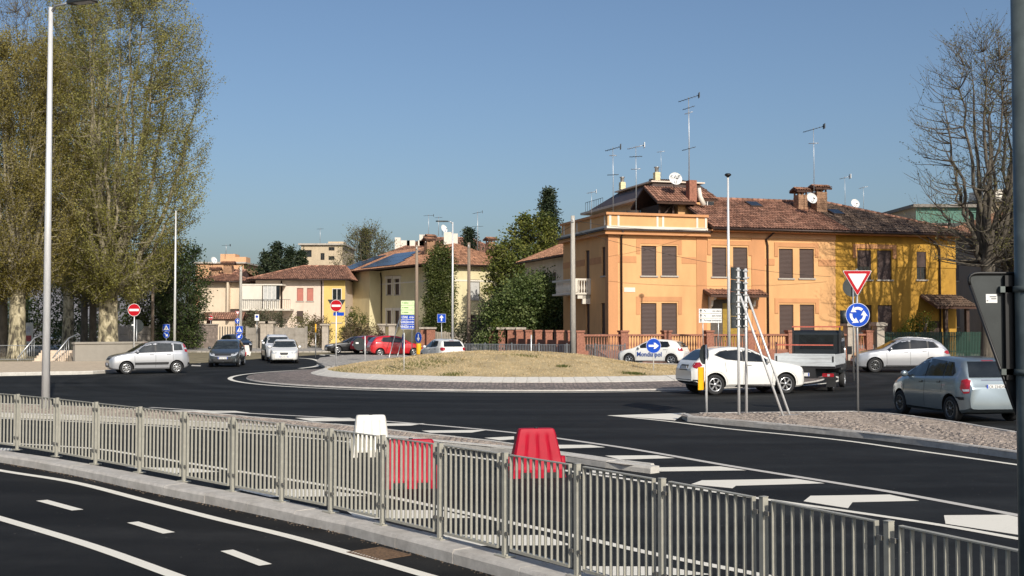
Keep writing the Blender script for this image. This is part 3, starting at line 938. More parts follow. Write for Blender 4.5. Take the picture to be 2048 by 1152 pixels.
WHEELS = {}
def wheel_meshes(r, style):
    key = (round(r, 3), style)
    if key in WHEELS: return WHEELS[key]
    w = 0.095
    rr = r * 0.66
    t = MB().lathe([(rr, -w), (r * 0.93, -w * 1.0), (r * 0.985, -w * 0.8), (r, -w * 0.4), (r, w * 0.4), (r * 0.985, w * 0.8), (r * 0.93, w), (rr, w), (rr * 0.99, w * 0.5), (rr * 0.97, -w)], 32, axis='Y')
    tm = t.mesh('tyre', TYRE)
    m = MB()
    m.lathe([(rr, w * 0.95), (rr * 0.93, w * 0.98), (rr * 0.90, w * 0.5), (rr * 0.88, -w * 0.2), (0.02, -w * 0.2)], 32, axis='Y', mi=1)
    m.lathe([(rr, w * 0.96), (rr * 0.95, w * 1.02), (rr * 0.87, w * 0.98), (rr * 0.87, w * 0.6)], 32, axis='Y', mi=0)
    ns, wd, two = {'five': (5, 0.32, False), 'six': (6, 0.26, False), 'multi': (10, 0.14, False), 'cap': (8, 0.30, False)}[style]
    for k in range(ns):
        a = 2 * math.pi * k / ns + 0.2
        for (r0, r1, ww0, ww1) in ((0.06 * r, rr * 0.90, wd * rr * 0.55, wd * rr),):
            ca, sa = math.cos(a), math.sin(a)
            q = []
            for rad, hw in ((r0, ww0 / 2), (r1, ww1 / 2)):
                for s in (-1, 1):
                    x = rad * ca - s * hw * sa; z = rad * sa + s * hw * ca
                    q.append((x, z))
            y0, y1 = w * 0.45, w * 0.92
            vs = [(x, y, z) for y in (y0, y1) for x, z in q]
            m.add(vs, [(0, 1, 3, 2), (4, 6, 7, 5), (0, 4, 5, 1), (1, 5, 7, 3), (3, 7, 6, 2), (2, 6, 4, 0)], 0)
    m.lathe([(rr * 0.26, w * 0.4), (rr * 0.26, w * 0.95), (rr * 0.2, w * 1.03), (0.001, w * 1.03)], 16, axis='Y')
    rim = m.mesh('rim', [RIM, BLACKP] if style != 'multi' else [RIMD, BLACKP])
    bm = bmesh.new(); bm.from_mesh(rim); bmesh.ops.recalc_face_normals(bm, faces=bm.faces); bm.to_mesh(rim); bm.free()
    bm = bmesh.new(); bm.from_mesh(tm); bmesh.ops.recalc_face_normals(bm, faces=bm.faces); bm.to_mesh(tm); bm.free()
    WHEELS[key] = (tm, rim)
    return WHEELS[key]

def band(poly_a, poly_b):
    return list(poly_a) + list(reversed(poly_b))
def arc_poly(cx, cz, r0, r1, a0=-10, a1=190, n=20):
    A = [(cx + r0 * math.cos(R(a0 + (a1 - a0) * k / n)), cz + r0 * math.sin(R(a0 + (a1 - a0) * k / n))) for k in range(n + 1)]
    B = [(cx + r1 * math.cos(R(a0 + (a1 - a0) * k / n)), cz + r1 * math.sin(R(a0 + (a1 - a0) * k / n))) for k in range(n + 1)]
    return A + B[::-1]
def mirror_y(poly): return [(-a, b) for a, b in poly]
def rect(cx, cz, w, h): return [(cx - w / 2, cz - h / 2), (cx + w / 2, cz - h / 2), (cx + w / 2, cz + h / 2), (cx - w / 2, cz + h / 2)]

def make_car(S, name, label, pos, heading, cat='car', group=None, plate=None):
    """car from its measured outline: body, panes, lamps, trim and wheels are separate parts"""
    L, W = S['L'], S['W']
    t = thing(name, label, cat, (pos[0], pos[1], pos[2] if len(pos) > 2 else 0.0), math.atan2(heading[1], heading[0]), group)
    me = body_mesh(S)
    body = link('body', me, t)
    bvh = BVHTree.FromPolygons([v.co for v in me.vertices], [p.vertices for p in me.polygons])
    D = lambda nm, poly, mode, mat, side=1, off=0.006, par=None, mx=0.10: decal(bvh, L, nm, poly, mode, mat, par or t, side, off, mx, W / 2)
    g = S.get('glass', GLASS)
    for sd in (1, -1):
        if S.get('surround'):
            D('window_trim', S['surround'], 'side', BLACKP, sd, 0.003)
        for poly in S['side_glass']:
            D('side_window', poly, 'side', g, sd, 0.007)
        for poly in S.get('seams', []):
            D('door_seam', poly, 'side', BLACKP, sd, 0.003, body)
        for poly in S.get('trim', []):
            D('side_trim', poly, 'side', BLACKP, sd, 0.012)
        for x, z in S.get('handles', []):
            h = D('door_handle', rect(x, z, 0.17, 0.03), 'side', S.get('handle_mat', S['paint']), sd, 0.03)
            D('handle_recess', rect(x, z - 0.012, 0.19, 0.05), 'side', BLACKP, sd, 0.002, body)
        if S.get('arch_trim'):
            for ax in S['axles']:
                D('arch_trim', arc_poly(ax, S['wr'] + 0.01, S['wr'] + 0.052, S['wr'] + 0.052 + S['arch_trim']), 'side', BLACKP, sd, 0.010)
        D('headlamp', S['head'], 'fcorner', LAMPW, sd, 0.007, None, 0.05)
        D('tail_lamp', S['tail'], 'rcorner', LAMPR, sd, 0.007, None, 0.05)
        if S.get('tail_clear'): D('reversing_lamp', S['tail_clear'], 'rcorner', LAMPW, sd, 0.010, None, 0.05)
        # mirror
        mx_, mz = S['mirror']
        mb = MB()
        prof = [(0.001, -0.09), (0.05, -0.085), (0.078, -0.04), (0.082, 0.02), (0.06, 0.075), (0.001, 0.085)]
        mb.lathe(prof, 12, axis='Y')
        mb.v = [(x * 0.75, y, z * 1.0) for x, y, z in mb.v]
        mb.tube((0.0, -sd * 0.14, -0.05), (0.0, -sd * 0.02, -0.02), 0.022, n=6, mi=1)
        yw = interp(S['plan'], mx_) * 0.94
        mb.build('wing_mirror', [S.get('mirror_mat', S['paint']), BLACKP], t, (L / 2 - mx_, sd * (yw + 0.10), mz))
    zb, zt, wb, wt = S['screen']
    D('windscreen', [(-wb, zb), (-wb * 0.5, zb - 0.025), (wb * 0.5, zb - 0.025), (wb, zb), (wt, zt), (-wt, zt)], 'front', GLASSL, 1, 0.012, None, 0.06)
    zb, zt, wb, wt = S['back']
    D('rear_window', [(-wb, zb), (wb, zb), (wt, zt), (-wt, zt)], 'rear', g, 1, 0.016, None, 0.05)
    for nm, mode, poly, mat, both in S.get('face', []):
        if nm in ('headlamp', 'tail_lamp'): continue
        D(nm, poly, mode, mat, 1, 0.009, None, 0.07)
        if both: D(nm, mirror_y(poly), mode, mat, 1, 0.009, None, 0.07)
    for mode in ('front', 'rear'):
        if mode + '_plate' in S:
            z = S[mode + '_plate']
            y0 = S.get(mode + '_plate_y', 0.0)
            sg = 1 if mode == 'front' else -1
            h = bvh.ray_cast(Vector((6 * sg, y0, z)), Vector((-sg, 0, 0)))[0]
            x = (h.x if h else sg * L / 2) + sg * 0.012
            pl = MB().bx(-0.006, 0.006, -0.26, 0.26, -0.055, 0.055).build('number_plate', PLATE, t, (x, y0, z))
            for s in (-1, 1):
                MB().bx(-0.001, 0.001, -0.02, 0.02, -0.053, 0.053).build('plate_band', PLATEB, pl, (sg * 0.0072, s * 0.238, 0))
            if plate:
                text('plate_number', plate, 0.095, INK, pl, (sg * 0.008, 0, 0), (R(90), 0, R(90) * sg), sx=0.95)
    tm, rm = wheel_meshes(S['wr'], S['rim'])
    for ax in S['axles']:
        for sd in (1, -1):
            w = link('wheel', None, t, (L / 2 - ax, sd * (W / 2 - 0.115), S['wr']))
            w.rotation_euler = (0, 0, 0 if sd > 0 else math.pi)
            link('tyre', tm, w); link('rim', rm, w)
    if S.get('rails'):
        x0, x1 = S['rails']
        for sd in (1, -1):
            pts = []
            for k in range(9):
                x = x0 + (x1 - x0) * k / 8
                y = sd * S['roofw'] * 0.86
                h = bvh.ray_cast(Vector((L / 2 - x, y, 5)), Vector((0, 0, -1)))[0]
                pts.append((L / 2 - x, y, h.z + (0.0 if k in (0, 8) else 0.035)))
            MB().path(pts, 0.016, 6).build('roof_rail', S.get('rail_mat', BLACKP), t)
    if S.get('antenna'):
        x = S['antenna']
        h = bvh.ray_cast(Vector((L / 2 - x, 0, 5)), Vector((0, 0, -1)))[0]
        MB().tube((L / 2 - x, 0, h.z - 0.01), (L / 2 - x - 0.12, 0, h.z + 0.2), 0.006, 0.003, 5).build('antenna', BLACKP, t)
    return t, bvh

def scaled(T, L, W, H, **kw):
    """a template outline stretched to a given length, width and height"""
    kx, ky, kz = L / T['L'], W / T['W'], H / T['H']
    S = dict(T); S.update(L=L, W=W, H=H)
    for k in ('top', 'belt', 'bot'): S[k] = [(x * kx, z * kz) for x, z in T[k]]
    S['plan'] = [(x * kx, w * ky) for x, w in T['plan']]
    S['roofw'] = T['roofw'] * ky
    S['axles'] = [a * kx for a in T['axles']]
    sp = lambda poly: [(x * kx, z * kz) for x, z in poly]
    fp = lambda poly: [(y * ky, z * kz) for y, z in poly]
    for k in ('side_glass', 'seams', 'trim'):
        if k in T: S[k] = [sp(p) for p in T[k]]
    if T.get('surround'): S['surround'] = sp(T['surround'])
    if 'handles' in T: S['handles'] = sp(T['handles'])
    for k in ('head', 'tail', 'tail_clear'):
        if k in T: S[k] = [(u, z * kz) for u, z in T[k]]
    S['mirror'] = (T['mirror'][0] * kx, T['mirror'][1] * kz)
    S['screen'] = (T['screen'][0] * kz, T['screen'][1] * kz, T['screen'][2] * ky, T['screen'][3] * ky)
    S['back'] = (T['back'][0] * kz, T['back'][1] * kz, T['back'][2] * ky, T['back'][3] * ky)
    S['face'] = [(n, m, fp(p), mt, b) for n, m, p, mt, b in T['face']]
    for k in ('front_plate', 'rear_plate'):
        if k in T: S[k] = T[k] * kz
    S.update(kw)
    return S
def seam(x0, z0, x1, z1, w=0.012): return [(x0 - w / 2, z0), (x0 + w / 2, z0), (x1 + w / 2, z1), (x1 - w / 2, z1)]

# --- small upright hatchback (silver, leftmost)
PANDA = dict(head=[(-.26, .70), (0, .74), (.20, .83), (.18, .90), (-.05, .87), (-.26, .80)], tail=[(-.06, 1.0), (.09, 1.03), (.07, 1.42), (-.05, 1.40)], tail_clear=[(-.05, 1.14), (.08, 1.15), (.08, 1.22), (-.05, 1.21)],
    L=3.65, W=1.64, H=1.55, wr=0.29, axles=[0.74, 3.04], roofw=0.60, rim='cap', paint=P_SILVER, glass=GLASSL,
    top=[(0, .60), (.06, .76), (.18, .84), (.5, .93), (.9, 1.00), (1.02, 1.05), (1.62, 1.44), (1.95, 1.52), (2.6, 1.55), (3.2, 1.51), (3.42, 1.44), (3.52, 1.2), (3.6, .95), (3.65, .7)],
    belt=[(0, .58), (.06, .72), (.18, .80), (.5, .88), (.95, .95), (1.2, .97), (3.3, 1.02), (3.52, .98), (3.6, .85), (3.65, .65)],
    bot=[(0, .32), (.08, .24), (.3, .20), (3.3, .21), (3.55, .27), (3.65, .38)],
    plan=[(0, .50), (.05, .64), (.18, .74), (.5, .80), (.9, .82), (2.9, .82), (3.35, .79), (3.55, .72), (3.65, .62)],
    side_glass=[[(1.14, 1.0), (2.02, 1.025), (2.02, 1.44), (1.72, 1.41), (1.45, 1.25)], [(2.10, 1.03), (2.80, 1.05), (2.80, 1.43), (2.10, 1.445)], [(2.90, 1.09), (3.32, 1.10), (3.27, 1.38), (2.90, 1.42)]],
    surround=[(1.08, .985), (2.86, 1.03), (2.86, 1.455), (2.0, 1.465), (1.7, 1.435), (1.42, 1.28)],
    seams=[seam(1.12, .35, 1.10, .98), seam(2.06, .32, 2.06, 1.02), seam(2.86, .65, 2.86, 1.03)],
    trim=[[(1.12, .43), (2.62, .43), (2.66, .47), (2.66, .55), (1.12, .54)]], handles=[(1.88, .93), (2.66, .94)], mirror=(1.22, 1.06), handle_mat=P_SILVER,
    screen=(1.06, 1.43, .66, .56), back=(1.08, 1.42, .56, .50),
    face=[('headlamp', 'front', [(.42, .72), (.70, .76), (.70, .88), (.46, .84)], LAMPW, True), ('grille', 'front', [(-.4, .68), (.4, .68), (.38, .76), (-.38, .76)], BLACKP, False),
          ('bumper_intake', 'front', [(-.55, .33), (.55, .33), (.52, .52), (-.52, .52)], BLACKP, False), ('tail_lamp', 'rear', [(.56, 1.02), (.68, 1.0), (.62, 1.42), (.52, 1.40)], LAMPR, True),
          ('bumper_trim', 'rear', [(-.7, .4), (.7, .4), (.7, .52), (-.7, .52)], BLACKP, False)],
    front_plate=.46, rear_plate=.62, antenna=1.95)
# --- compact hatchback template
HATCH = dict(head=[(-.30, .60), (-.05, .64), (.18, .74), (.28, .82), (.05, .79), (-.24, .72)], tail=[(-.20, .84), (0, .82), (.13, .87), (.14, 1.0), (0, 1.03), (-.15, 1.0)],
    L=3.95, W=1.70, H=1.51, wr=0.30, axles=[0.79, 3.30], roofw=0.60, rim='cap', paint=P_WHITE,
    top=[(0, .56), (.05, .70), (.2, .79), (.6, .90), (.95, .98), (1.05, 1.02), (1.75, 1.42), (2.1, 1.49), (2.6, 1.51), (3.2, 1.46), (3.52, 1.38), (3.78, 1.08), (3.9, .95), (3.95, .7)],
    belt=[(0, .54), (.05, .66), (.2, .75), (.6, .85), (1.0, .92), (1.3, .95), (3.4, 1.05), (3.75, 1.02), (3.9, .90), (3.95, .65)],
    bot=[(0, .30), (.08, .22), (.35, .19), (3.5, .20), (3.85, .28), (3.95, .40)],
    plan=[(0, .48), (.05, .62), (.18, .74), (.5, .82), (.9, .85), (3.2, .85), (3.6, .82), (3.85, .72), (3.95, .60)],
    side_glass=[[(1.28, .985), (2.22, 1.02), (2.22, 1.41), (1.9, 1.385), (1.55, 1.2)], [(2.30, 1.025), (3.05, 1.06), (3.12, 1.12), (3.02, 1.36), (2.30, 1.41)]],
    surround=[(1.2, .97), (3.08, 1.045), (3.22, 1.12), (3.06, 1.375), (2.3, 1.43), (1.88, 1.41), (1.5, 1.2)],
    seams=[seam(1.22, .33, 1.20, .96), seam(2.26, .3, 2.26, 1.02), seam(3.02, .7, 3.10, 1.05)],
    handles=[(2.08, .90), (2.92, .93)], mirror=(1.42, 1.03),
    screen=(1.03, 1.39, .70, .57), back=(1.06, 1.37, .60, .50),
    face=[('headlamp', 'front', [(.40, .62), (.74, .68), (.72, .80), (.46, .74)], LAMPW, True), ('grille', 'front', [(-.38, .58), (.38, .58), (.42, .66), (-.42, .66)], BLACKP, False),
          ('bumper_intake', 'front', [(-.5, .28), (.5, .28), (.55, .45), (-.55, .45)], BLACKP, False), ('tail_lamp', 'rear', [(.50, .84), (.76, .82), (.74, 1.0), (.56, 1.02)], LAMPR, True),
          ('bumper_trim', 'rear', [(-.55, .3), (.55, .3), (.55, .40), (-.55, .40)], BLACKP, False), ('brake_lamp', 'rear', [(-.15, 1.385), (.15, 1.385), (.15, 1.405), (-.15, 1.405)], LAMPR, False)],
    front_plate=.48, rear_plate=.74)
# --- small crossover with tall flanks (white, middle of the picture)
JUKE = dict(head=[(-.26, .64), (-.12, .62), (.0, .66), (.02, .74), (-.1, .80), (-.24, .76)], tail=[(-.17, .92), (.02, .86), (.20, .96), (.12, 1.07), (-.10, 1.06)],
    L=4.14, W=1.77, H=1.57, wr=0.335, axles=[0.84, 3.37], roofw=0.60, rim='six', paint=P_WHITE,
    top=[(0, .60), (.06, .80), (.2, .92), (.6, 1.00), (1.0, 1.06), (1.15, 1.10), (1.85, 1.46), (2.2, 1.55), (2.7, 1.57), (3.2, 1.53), (3.5, 1.46), (3.85, 1.17), (4.02, 1.05), (4.1, .9), (4.14, .68)],
    belt=[(0, .58), (.06, .76), (.2, .87), (.6, .95), (1.1, 1.0), (1.4, 1.03), (2.6, 1.08), (3.4, 1.20), (3.8, 1.13), (4.02, 1.0), (4.1, .85), (4.14, .64)],
    bot=[(0, .34), (.08, .26), (.35, .22), (3.6, .24), (3.95, .34), (4.14, .46)],
    plan=[(0, .50), (.05, .66), (.2, .78), (.5, .86), (.84, .885), (1.4, .86), (2.7, .86), (3.37, .885), (3.8, .85), (4.05, .74), (4.14, .62)],
    side_glass=[[(1.40, 1.065), (2.32, 1.105), (2.32, 1.465), (2.02, 1.44), (1.66, 1.24)], [(2.38, 1.11), (2.95, 1.17), (3.30, 1.30), (3.12, 1.40), (2.8, 1.45), (2.38, 1.47)]],
    surround=[(1.30, 1.045), (2.36, 1.09), (2.97, 1.15), (3.38, 1.30), (3.14, 1.42), (2.8, 1.475), (2.2, 1.49), (1.98, 1.455), (1.62, 1.25)],
    seams=[seam(1.32, .36, 1.30, 1.03), seam(2.35, .34, 2.35, 1.09), seam(2.98, .75, 3.02, 1.16)],
    trim=[[(1.2, .25), (3.0, .25), (3.0, .335), (1.2, .335)]], arch_trim=0.055, handles=[(2.16, .98)], mirror=(1.50, 1.10),
    screen=(1.12, 1.43, .70, .57), back=(1.13, 1.46, .62, .48),
    face=[('headlamp', 'front', [(.5, .62), (.74, .62), (.74, .78), (.5, .78)], LAMPW, True), ('grille', 'front', [(-.45, .62), (.45, .62), (.45, .74), (-.45, .74)], BLACKP, False),
          ('tail_lamp', 'rear', [(.56, .90), (.82, .84), (.82, 1.02), (.72, 1.10), (.60, 1.06)], LAMPR, True), ('bumper_trim', 'rear', [(-.78, .36), (.78, .36), (.82, .50), (-.82, .50)], BLACKP, False),
          ('plate_recess', 'rear', [(-.33, .80), (.33, .80), (.30, .98), (-.30, .98)], BLACKP, False), ('brake_lamp', 'rear', [(-.15, 1.475), (.15, 1.475), (.15, 1.49), (-.15, 1.49)], LAMPR, False)],
    front_plate=.46, rear_plate=.88)
# --- tall monovolume (blue silver, right edge)
JAZZ = dict(head=[(-.26, .66), (0, .70), (.22, .84), (.26, .90), (0, .86), (-.24, .80)], tail=[(-.09, .70), (.05, .68), (.15, .80), (.11, .99), (-.02, 1.03), (-.10, .99)], tail_clear=[(-.08, .74), (.06, .73), (.09, .78), (-.08, .79)],
    L=3.83, W=1.675, H=1.525, wr=0.30, axles=[0.72, 3.17], roofw=0.60, rim='multi', paint=P_SILVERB,
    top=[(0, .56), (.05, .72), (.18, .82), (.5, .93), (.75, 1.01), (.85, 1.06), (1.55, 1.42), (1.95, 1.50), (2.4, 1.525), (3.1, 1.50), (3.45, 1.44), (3.66, 1.10), (3.76, .98), (3.83, .70)],
    belt=[(0, .54), (.05, .68), (.18, .77), (.5, .87), (.8, .94), (1.2, .97), (3.4, 1.04), (3.64, 1.02), (3.76, .92), (3.83, .64)],
    bot=[(0, .28), (.08, .20), (.35, .17), (3.4, .18), (3.7, .24), (3.83, .34)],
    plan=[(0, .46), (.05, .60), (.16, .72), (.5, .80), (.9, .835), (3.0, .835), (3.45, .82), (3.7, .74), (3.83, .66)],
    side_glass=[[(.98, 1.0), (1.96, 1.03), (1.96, 1.43), (1.7, 1.40), (1.3, 1.19)], [(2.02, 1.035), (2.78, 1.06), (2.78, 1.41), (2.02, 1.43)], [(2.84, 1.065), (3.20, 1.09), (3.24, 1.16), (3.06, 1.38), (2.84, 1.405)]],
    surround=[(.92, .985), (3.24, 1.075), (3.30, 1.16), (3.1, 1.395), (2.0, 1.45), (1.66, 1.42), (1.26, 1.2)],
    seams=[seam(.98, .32, .96, .97), seam(1.99, .3, 1.99, 1.03), seam(2.80, .68, 2.84, 1.05)],
    handles=[(1.82, .90), (2.66, .93)], mirror=(1.12, 1.05), trim=[[(.98, .235), (2.86, .235), (2.86, .262), (.98, .262)], [(3.42, .535), (3.68, .535), (3.68, .60), (3.42, .60)]],
    screen=(1.06, 1.40, .70, .57), back=(1.06, 1.42, .62, .52),
    face=[('headlamp', 'front', [(.42, .68), (.72, .72), (.70, .86), (.46, .80)], LAMPW, True), ('tail_lamp', 'rear', [(.58, .70), (.78, .72), (.72, 1.02), (.60, 1.0)], LAMPR, True),
          ('boot_trim', 'rear', [(-.34, .985), (.34, .985), (.33, 1.01), (-.33, 1.01)], CHROME, False), ('brake_lamp', 'rear', [(-.15, 1.43), (.15, 1.43), (.15, 1.445), (-.15, 1.445)], LAMPR, False),
          ('wiper', 'rear', [(-.1, 1.065), (.38, 1.09), (.38, 1.105), (-.1, 1.085)], BLACKP, False)],
    front_plate=.45, rear_plate=.84)
# --- large soft-edged estate SUV (silver, behind the signs)
KOLEOS = dict(head=[(-.28, .74), (0, .80), (.28, .92), (.34, .98), (.05, .92), (-.24, .86)], tail=[(-.2, .92), (.1, .9), (.24, 1.0), (.1, 1.08), (-.18, 1.06)],
    L=4.52, W=1.85, H=1.69, wr=0.35, axles=[0.90, 3.59], roofw=0.64, rim='multi', paint=P_SILVER,
    top=[(0, .62), (.06, .80), (.2, .92), (.7, 1.04), (1.1, 1.10), (1.25, 1.14), (2.0, 1.56), (2.4, 1.66), (2.9, 1.69), (3.6, 1.62), (4.0, 1.50), (4.28, 1.18), (4.42, 1.02), (4.52, .72)],
    belt=[(0, .60), (.06, .76), (.2, .87), (.7, .98), (1.2, 1.04), (1.5, 1.07), (3.9, 1.19), (4.28, 1.10), (4.42, .96), (4.52, .68)],
    bot=[(0, .34), (.08, .26), (.4, .23), (4.0, .25), (4.35, .34), (4.52, .46)],
    plan=[(0, .52), (.06, .68), (.22, .80), (.6, .90), (1.0, .925), (3.7, .925), (4.15, .88), (4.4, .76), (4.52, .64)],
    side_glass=[[(1.52, 1.105), (2.52, 1.145), (2.52, 1.57), (2.2, 1.54), (1.82, 1.33)], [(2.60, 1.15), (3.36, 1.185), (3.36, 1.54), (2.60, 1.575)], [(3.44, 1.19), (3.82, 1.22), (3.66, 1.46), (3.44, 1.53)]],
    surround=[(1.44, 1.09), (3.86, 1.20), (3.92, 1.23), (3.70, 1.48), (2.6, 1.595), (2.16, 1.56), (1.78, 1.34)],
    seams=[seam(1.46, .4, 1.44, 1.06), seam(2.56, .38, 2.56, 1.14), seam(3.38, .75, 3.42, 1.17)],
    handles=[(2.36, 1.02), (3.22, 1.05)], mirror=(1.64, 1.15), trim=[[(1.3, .28), (3.2, .28), (3.2, .36), (1.3, .36)]],
    screen=(1.16, 1.53, .74, .60), back=(1.18, 1.50, .62, .52),
    face=[('headlamp', 'front', [(.42, .74), (.78, .80), (.76, .92), (.5, .86)], LAMPW, True), ('grille', 'front', [(-.4, .70), (.4, .70), (.44, .80), (-.44, .80)], BLACKP, False),
          ('bumper_intake', 'front', [(-.6, .34), (.6, .34), (.6, .52), (-.6, .52)], BLACKP, False), ('tail_lamp', 'rear', [(.56, .9), (.82, .9), (.80, 1.06), (.6, 1.06)], LAMPR, True)],
    front_plate=.58, rear_plate=.82, rails=(2.1, 3.9), rail_mat=P_SILVER)
# --- saloon (black)
SALOON = dict(head=[(-.30, .58), (0, .62), (.24, .70), (.28, .76), (.0, .73), (-.26, .68)], tail=[(-.3, .82), (.1, .82), (.2, .9), (.1, .95), (-.28, .94)],
    L=4.55, W=1.80, H=1.42, wr=0.32, axles=[0.82, 3.58], roofw=0.58, rim='five', paint=P_BLACK,
    top=[(0, .55), (.06, .68), (.3, .78), (.9, .88), (1.25, .94), (1.35, .97), (2.1, 1.34), (2.5, 1.41), (2.9, 1.42), (3.4, 1.34), (3.95, 1.08), (4.3, 1.04), (4.5, .95), (4.55, .7)],
    belt=[(0, .53), (.06, .65), (.3, .75), (.9, .84), (1.4, .90), (3.6, .98), (4.0, 1.0), (4.3, .98), (4.5, .88), (4.55, .65)],
    bot=[(0, .28), (.08, .2), (.4, .17), (4.1, .18), (4.45, .26), (4.55, .36)],
    plan=[(0, .5), (.06, .66), (.2, .78), (.6, .88), (1, .90), (3.7, .90), (4.2, .86), (4.45, .76), (4.55, .62)],
    side_glass=[[(1.55, .945), (2.52, .965), (2.52, 1.34), (2.2, 1.31), (1.9, 1.17)], [(2.58, .97), (3.4, 1.0), (3.55, 1.05), (3.3, 1.25), (2.58, 1.34)]],
    seams=[seam(1.5, .3, 1.48, .92), seam(2.55, .3, 2.55, .96)], handles=[(2.36, .85), (3.3, .88)], mirror=(1.68, .98),
    screen=(.99, 1.31, .70, .56), back=(1.08, 1.32, .62, .50),
    face=[('headlamp', 'front', [(.40, .58), (.78, .62), (.76, .72), (.44, .70)], LAMPW, True), ('grille', 'front', [(-.3, .5), (.3, .5), (.28, .66), (-.28, .66)], BLACKP, False),
          ('tail_lamp', 'rear', [(.5, .82), (.8, .82), (.78, .94), (.5, .94)], LAMPR, True)], front_plate=.42, rear_plate=.6)

def at_wheel(px, py, heading, S, axle, side):
    """car centre so that the ground contact of one wheel lies at a pixel"""
    h = Vector((heading[0], heading[1], 0)).normalized(); l = Vector((-h.y, h.x, 0))
    q = gp(px, py)
    return q - h * (S['L'] / 2 - S['axles'][axle]) - l * side * (S['W'] / 2 - 0.1)

car_panda, _ = make_car(PANDA, 'car', 'small silver upright hatchback driving left before the low park wall', at_wheel(252.5, 748.5, (-0.88, -0.47), PANDA, 0, 1), (-0.88, -0.47))
S = scaled(HATCH, 3.95, 1.70, 1.50, paint=P_GREY, rim='five', front_plate=.50)
S['face'] = [('headlamp', 'front', [(.40, .66), (.78, .74), (.76, .86), (.46, .78)], LAMPW, True), ('grille', 'front', [(-.42, .62), (.42, .62), (.46, .72), (-.46, .72)], BLACKP, False),
             ('bumper_intake', 'front', [(-.42, .24), (.42, .24), (.62, .42), (.5, .46), (-.5, .46), (-.62, .42)], BLACKP, False), ('grille_bar', 'front', [(-.44, .585), (.44, .585), (.44, .615), (-.44, .615)], CHROME, False),
             ('fog_lamp', 'front', [(.66, .32), (.74, .32), (.75, .46), (.68, .46)], LAMPW, True), ('tail_lamp', 'rear', [(.5, .84), (.76, .82), (.74, 1.0), (.56, 1.02)], LAMPR, True)]
make_car(S, 'car', 'dark grey hatchback facing us with headlights, behind the silver hatchback', (gp(440, 734).x, gp(440, 734).y + 1.6), (0.12, -0.99), plate='FN 427 RW')
S = scaled(HATCH, 3.81, 1.70, 1.44, paint=P_WHITE, rim='five', front_plate=.42)
S['face'] = [('headlamp', 'front', [(.38, .58), (.76, .66), (.72, .72), (.42, .68)], LAMPW, True), ('grille', 'front', [(-.20, .52), (.20, .52), (.26, .66), (-.26, .66)], BLACKP, False),
             ('bumper_intake', 'front', [(-.5, .24), (.5, .24), (.56, .32), (-.56, .32)], BLACKP, False), ('tail_lamp', 'rear', [(.5, .84), (.76, .82), (.74, 1.0), (.56, 1.02)], LAMPR, True)]
make_car(S, 'car', 'low white hatchback facing us, nearest of the white cars in the far lane', (gp(559, 727).x, gp(559, 727).y + 1.6), (0.17, -0.985), plate='DZ 318 TV')
S = scaled(KOLEOS, 4.45, 1.83, 1.70, paint=P_WHITE2, rails=(2.1, 3.8))
make_car(S, 'car', 'white sport utility car half hidden behind the low white hatchback', (gp(538, 723.5).x, gp(538, 723.5).y + 2.6), (0.30, -0.95), cat='car')
S = scaled(HATCH, 4.0, 1.72, 1.56, paint=P_WHITE2)
make_car(S, 'car', 'white car of which little but the roof shows behind the white sport utility car', (pp(548, 690, 92).x, 92), (0.2, -0.98))
make_car(SALOON, 'car', 'black saloon facing left beside the far hedge', (pp(706, 690, 95).x, 95), (-0.93, -0.36))
S = scaled(HATCH, 4.1, 1.74, 1.50, paint=P_DRED)
make_car(S, 'car', 'dark red car between the black saloon and the bright red hatchback', (pp(752, 690, 94).x, 94), (0.80, 0.60))
S = scaled(HATCH, 4.05, 1.74, 1.56, paint=P_RED, rim='five')
make_car(S, 'car', 'bright red hatchback behind the direction boards', (pp(790, 700, 85.5).x, 85.5), (0.93, 0.37))
S = scaled(HATCH, 3.9, 1.70, 1.51, paint=P_WHITE)
make_car(S, 'car', 'white hatchback seen from behind beyond the grass mound', (pp(884, 700, 68).x, 68), (-0.42, 0.905), plate='EK 592 ZB')
S = scaled(HATCH, 4.0, 1.75, 1.49, paint=P_WHITE, arch_trim=0.05, wr=0.32, rim='six')
mond, bv = make_car(S, 'car', 'white patrol hatchback with blue lettering on its door behind the round arrow sign', (pp(1307, 700, 67).x, 67), (-0.90, 0.436))
BLUEL = M('blue_lettering', (0.02, 0.07, 0.30), 0.4)
h = bv.ray_cast(Vector((4.0 / 2 - 2.15, 3, 0.62)), Vector((0, -1, 0)))[0]
text('door_lettering', 'Mondialpol', 0.37, BLUEL, mond, (4.0 / 2 - 2.05, h.y + 0.025, 0.62), (R(90), 0, R(180)), bold=0.006, sx=0.92)
MB().bx(-0.09, 0.09, -0.45, 0.45, 0, 0.03).bx(-0.12, 0.12, -0.05, 0.05, 0.03, 0.09).build('roof_beacon', P_WHITE2, mond, (0.0, 0.0, 1.47))
make_car(JUKE, 'car', 'white crossover with tall flanks driving right beside the mound', at_wheel(1429, 790, (0.968, 0.25), JUKE, 1, -1), (0.968, 0.25))
make_car(KOLEOS, 'car', 'silver sport utility car facing left before the green fence', at_wheel(1750, 745, (-0.995, 0.10), KOLEOS, 0, 1), (-0.995, 0.10))
make_car(JAZZ, 'car', 'blue silver hatchback seen from behind at the right edge', at_wheel(1906, 843, (-0.15, 0.99), JAZZ, 1, 1), (-0.15, 0.99), plate='CR 234DN')
S = scaled(HATCH, 4.2, 1.76, 1.55, paint=P_BLACK)
make_car(S, 'car', 'black car under the tiled gateway roof behind the blue arrow signs', (pp(472, 690, 100).x, 100), (0.55, -0.83))
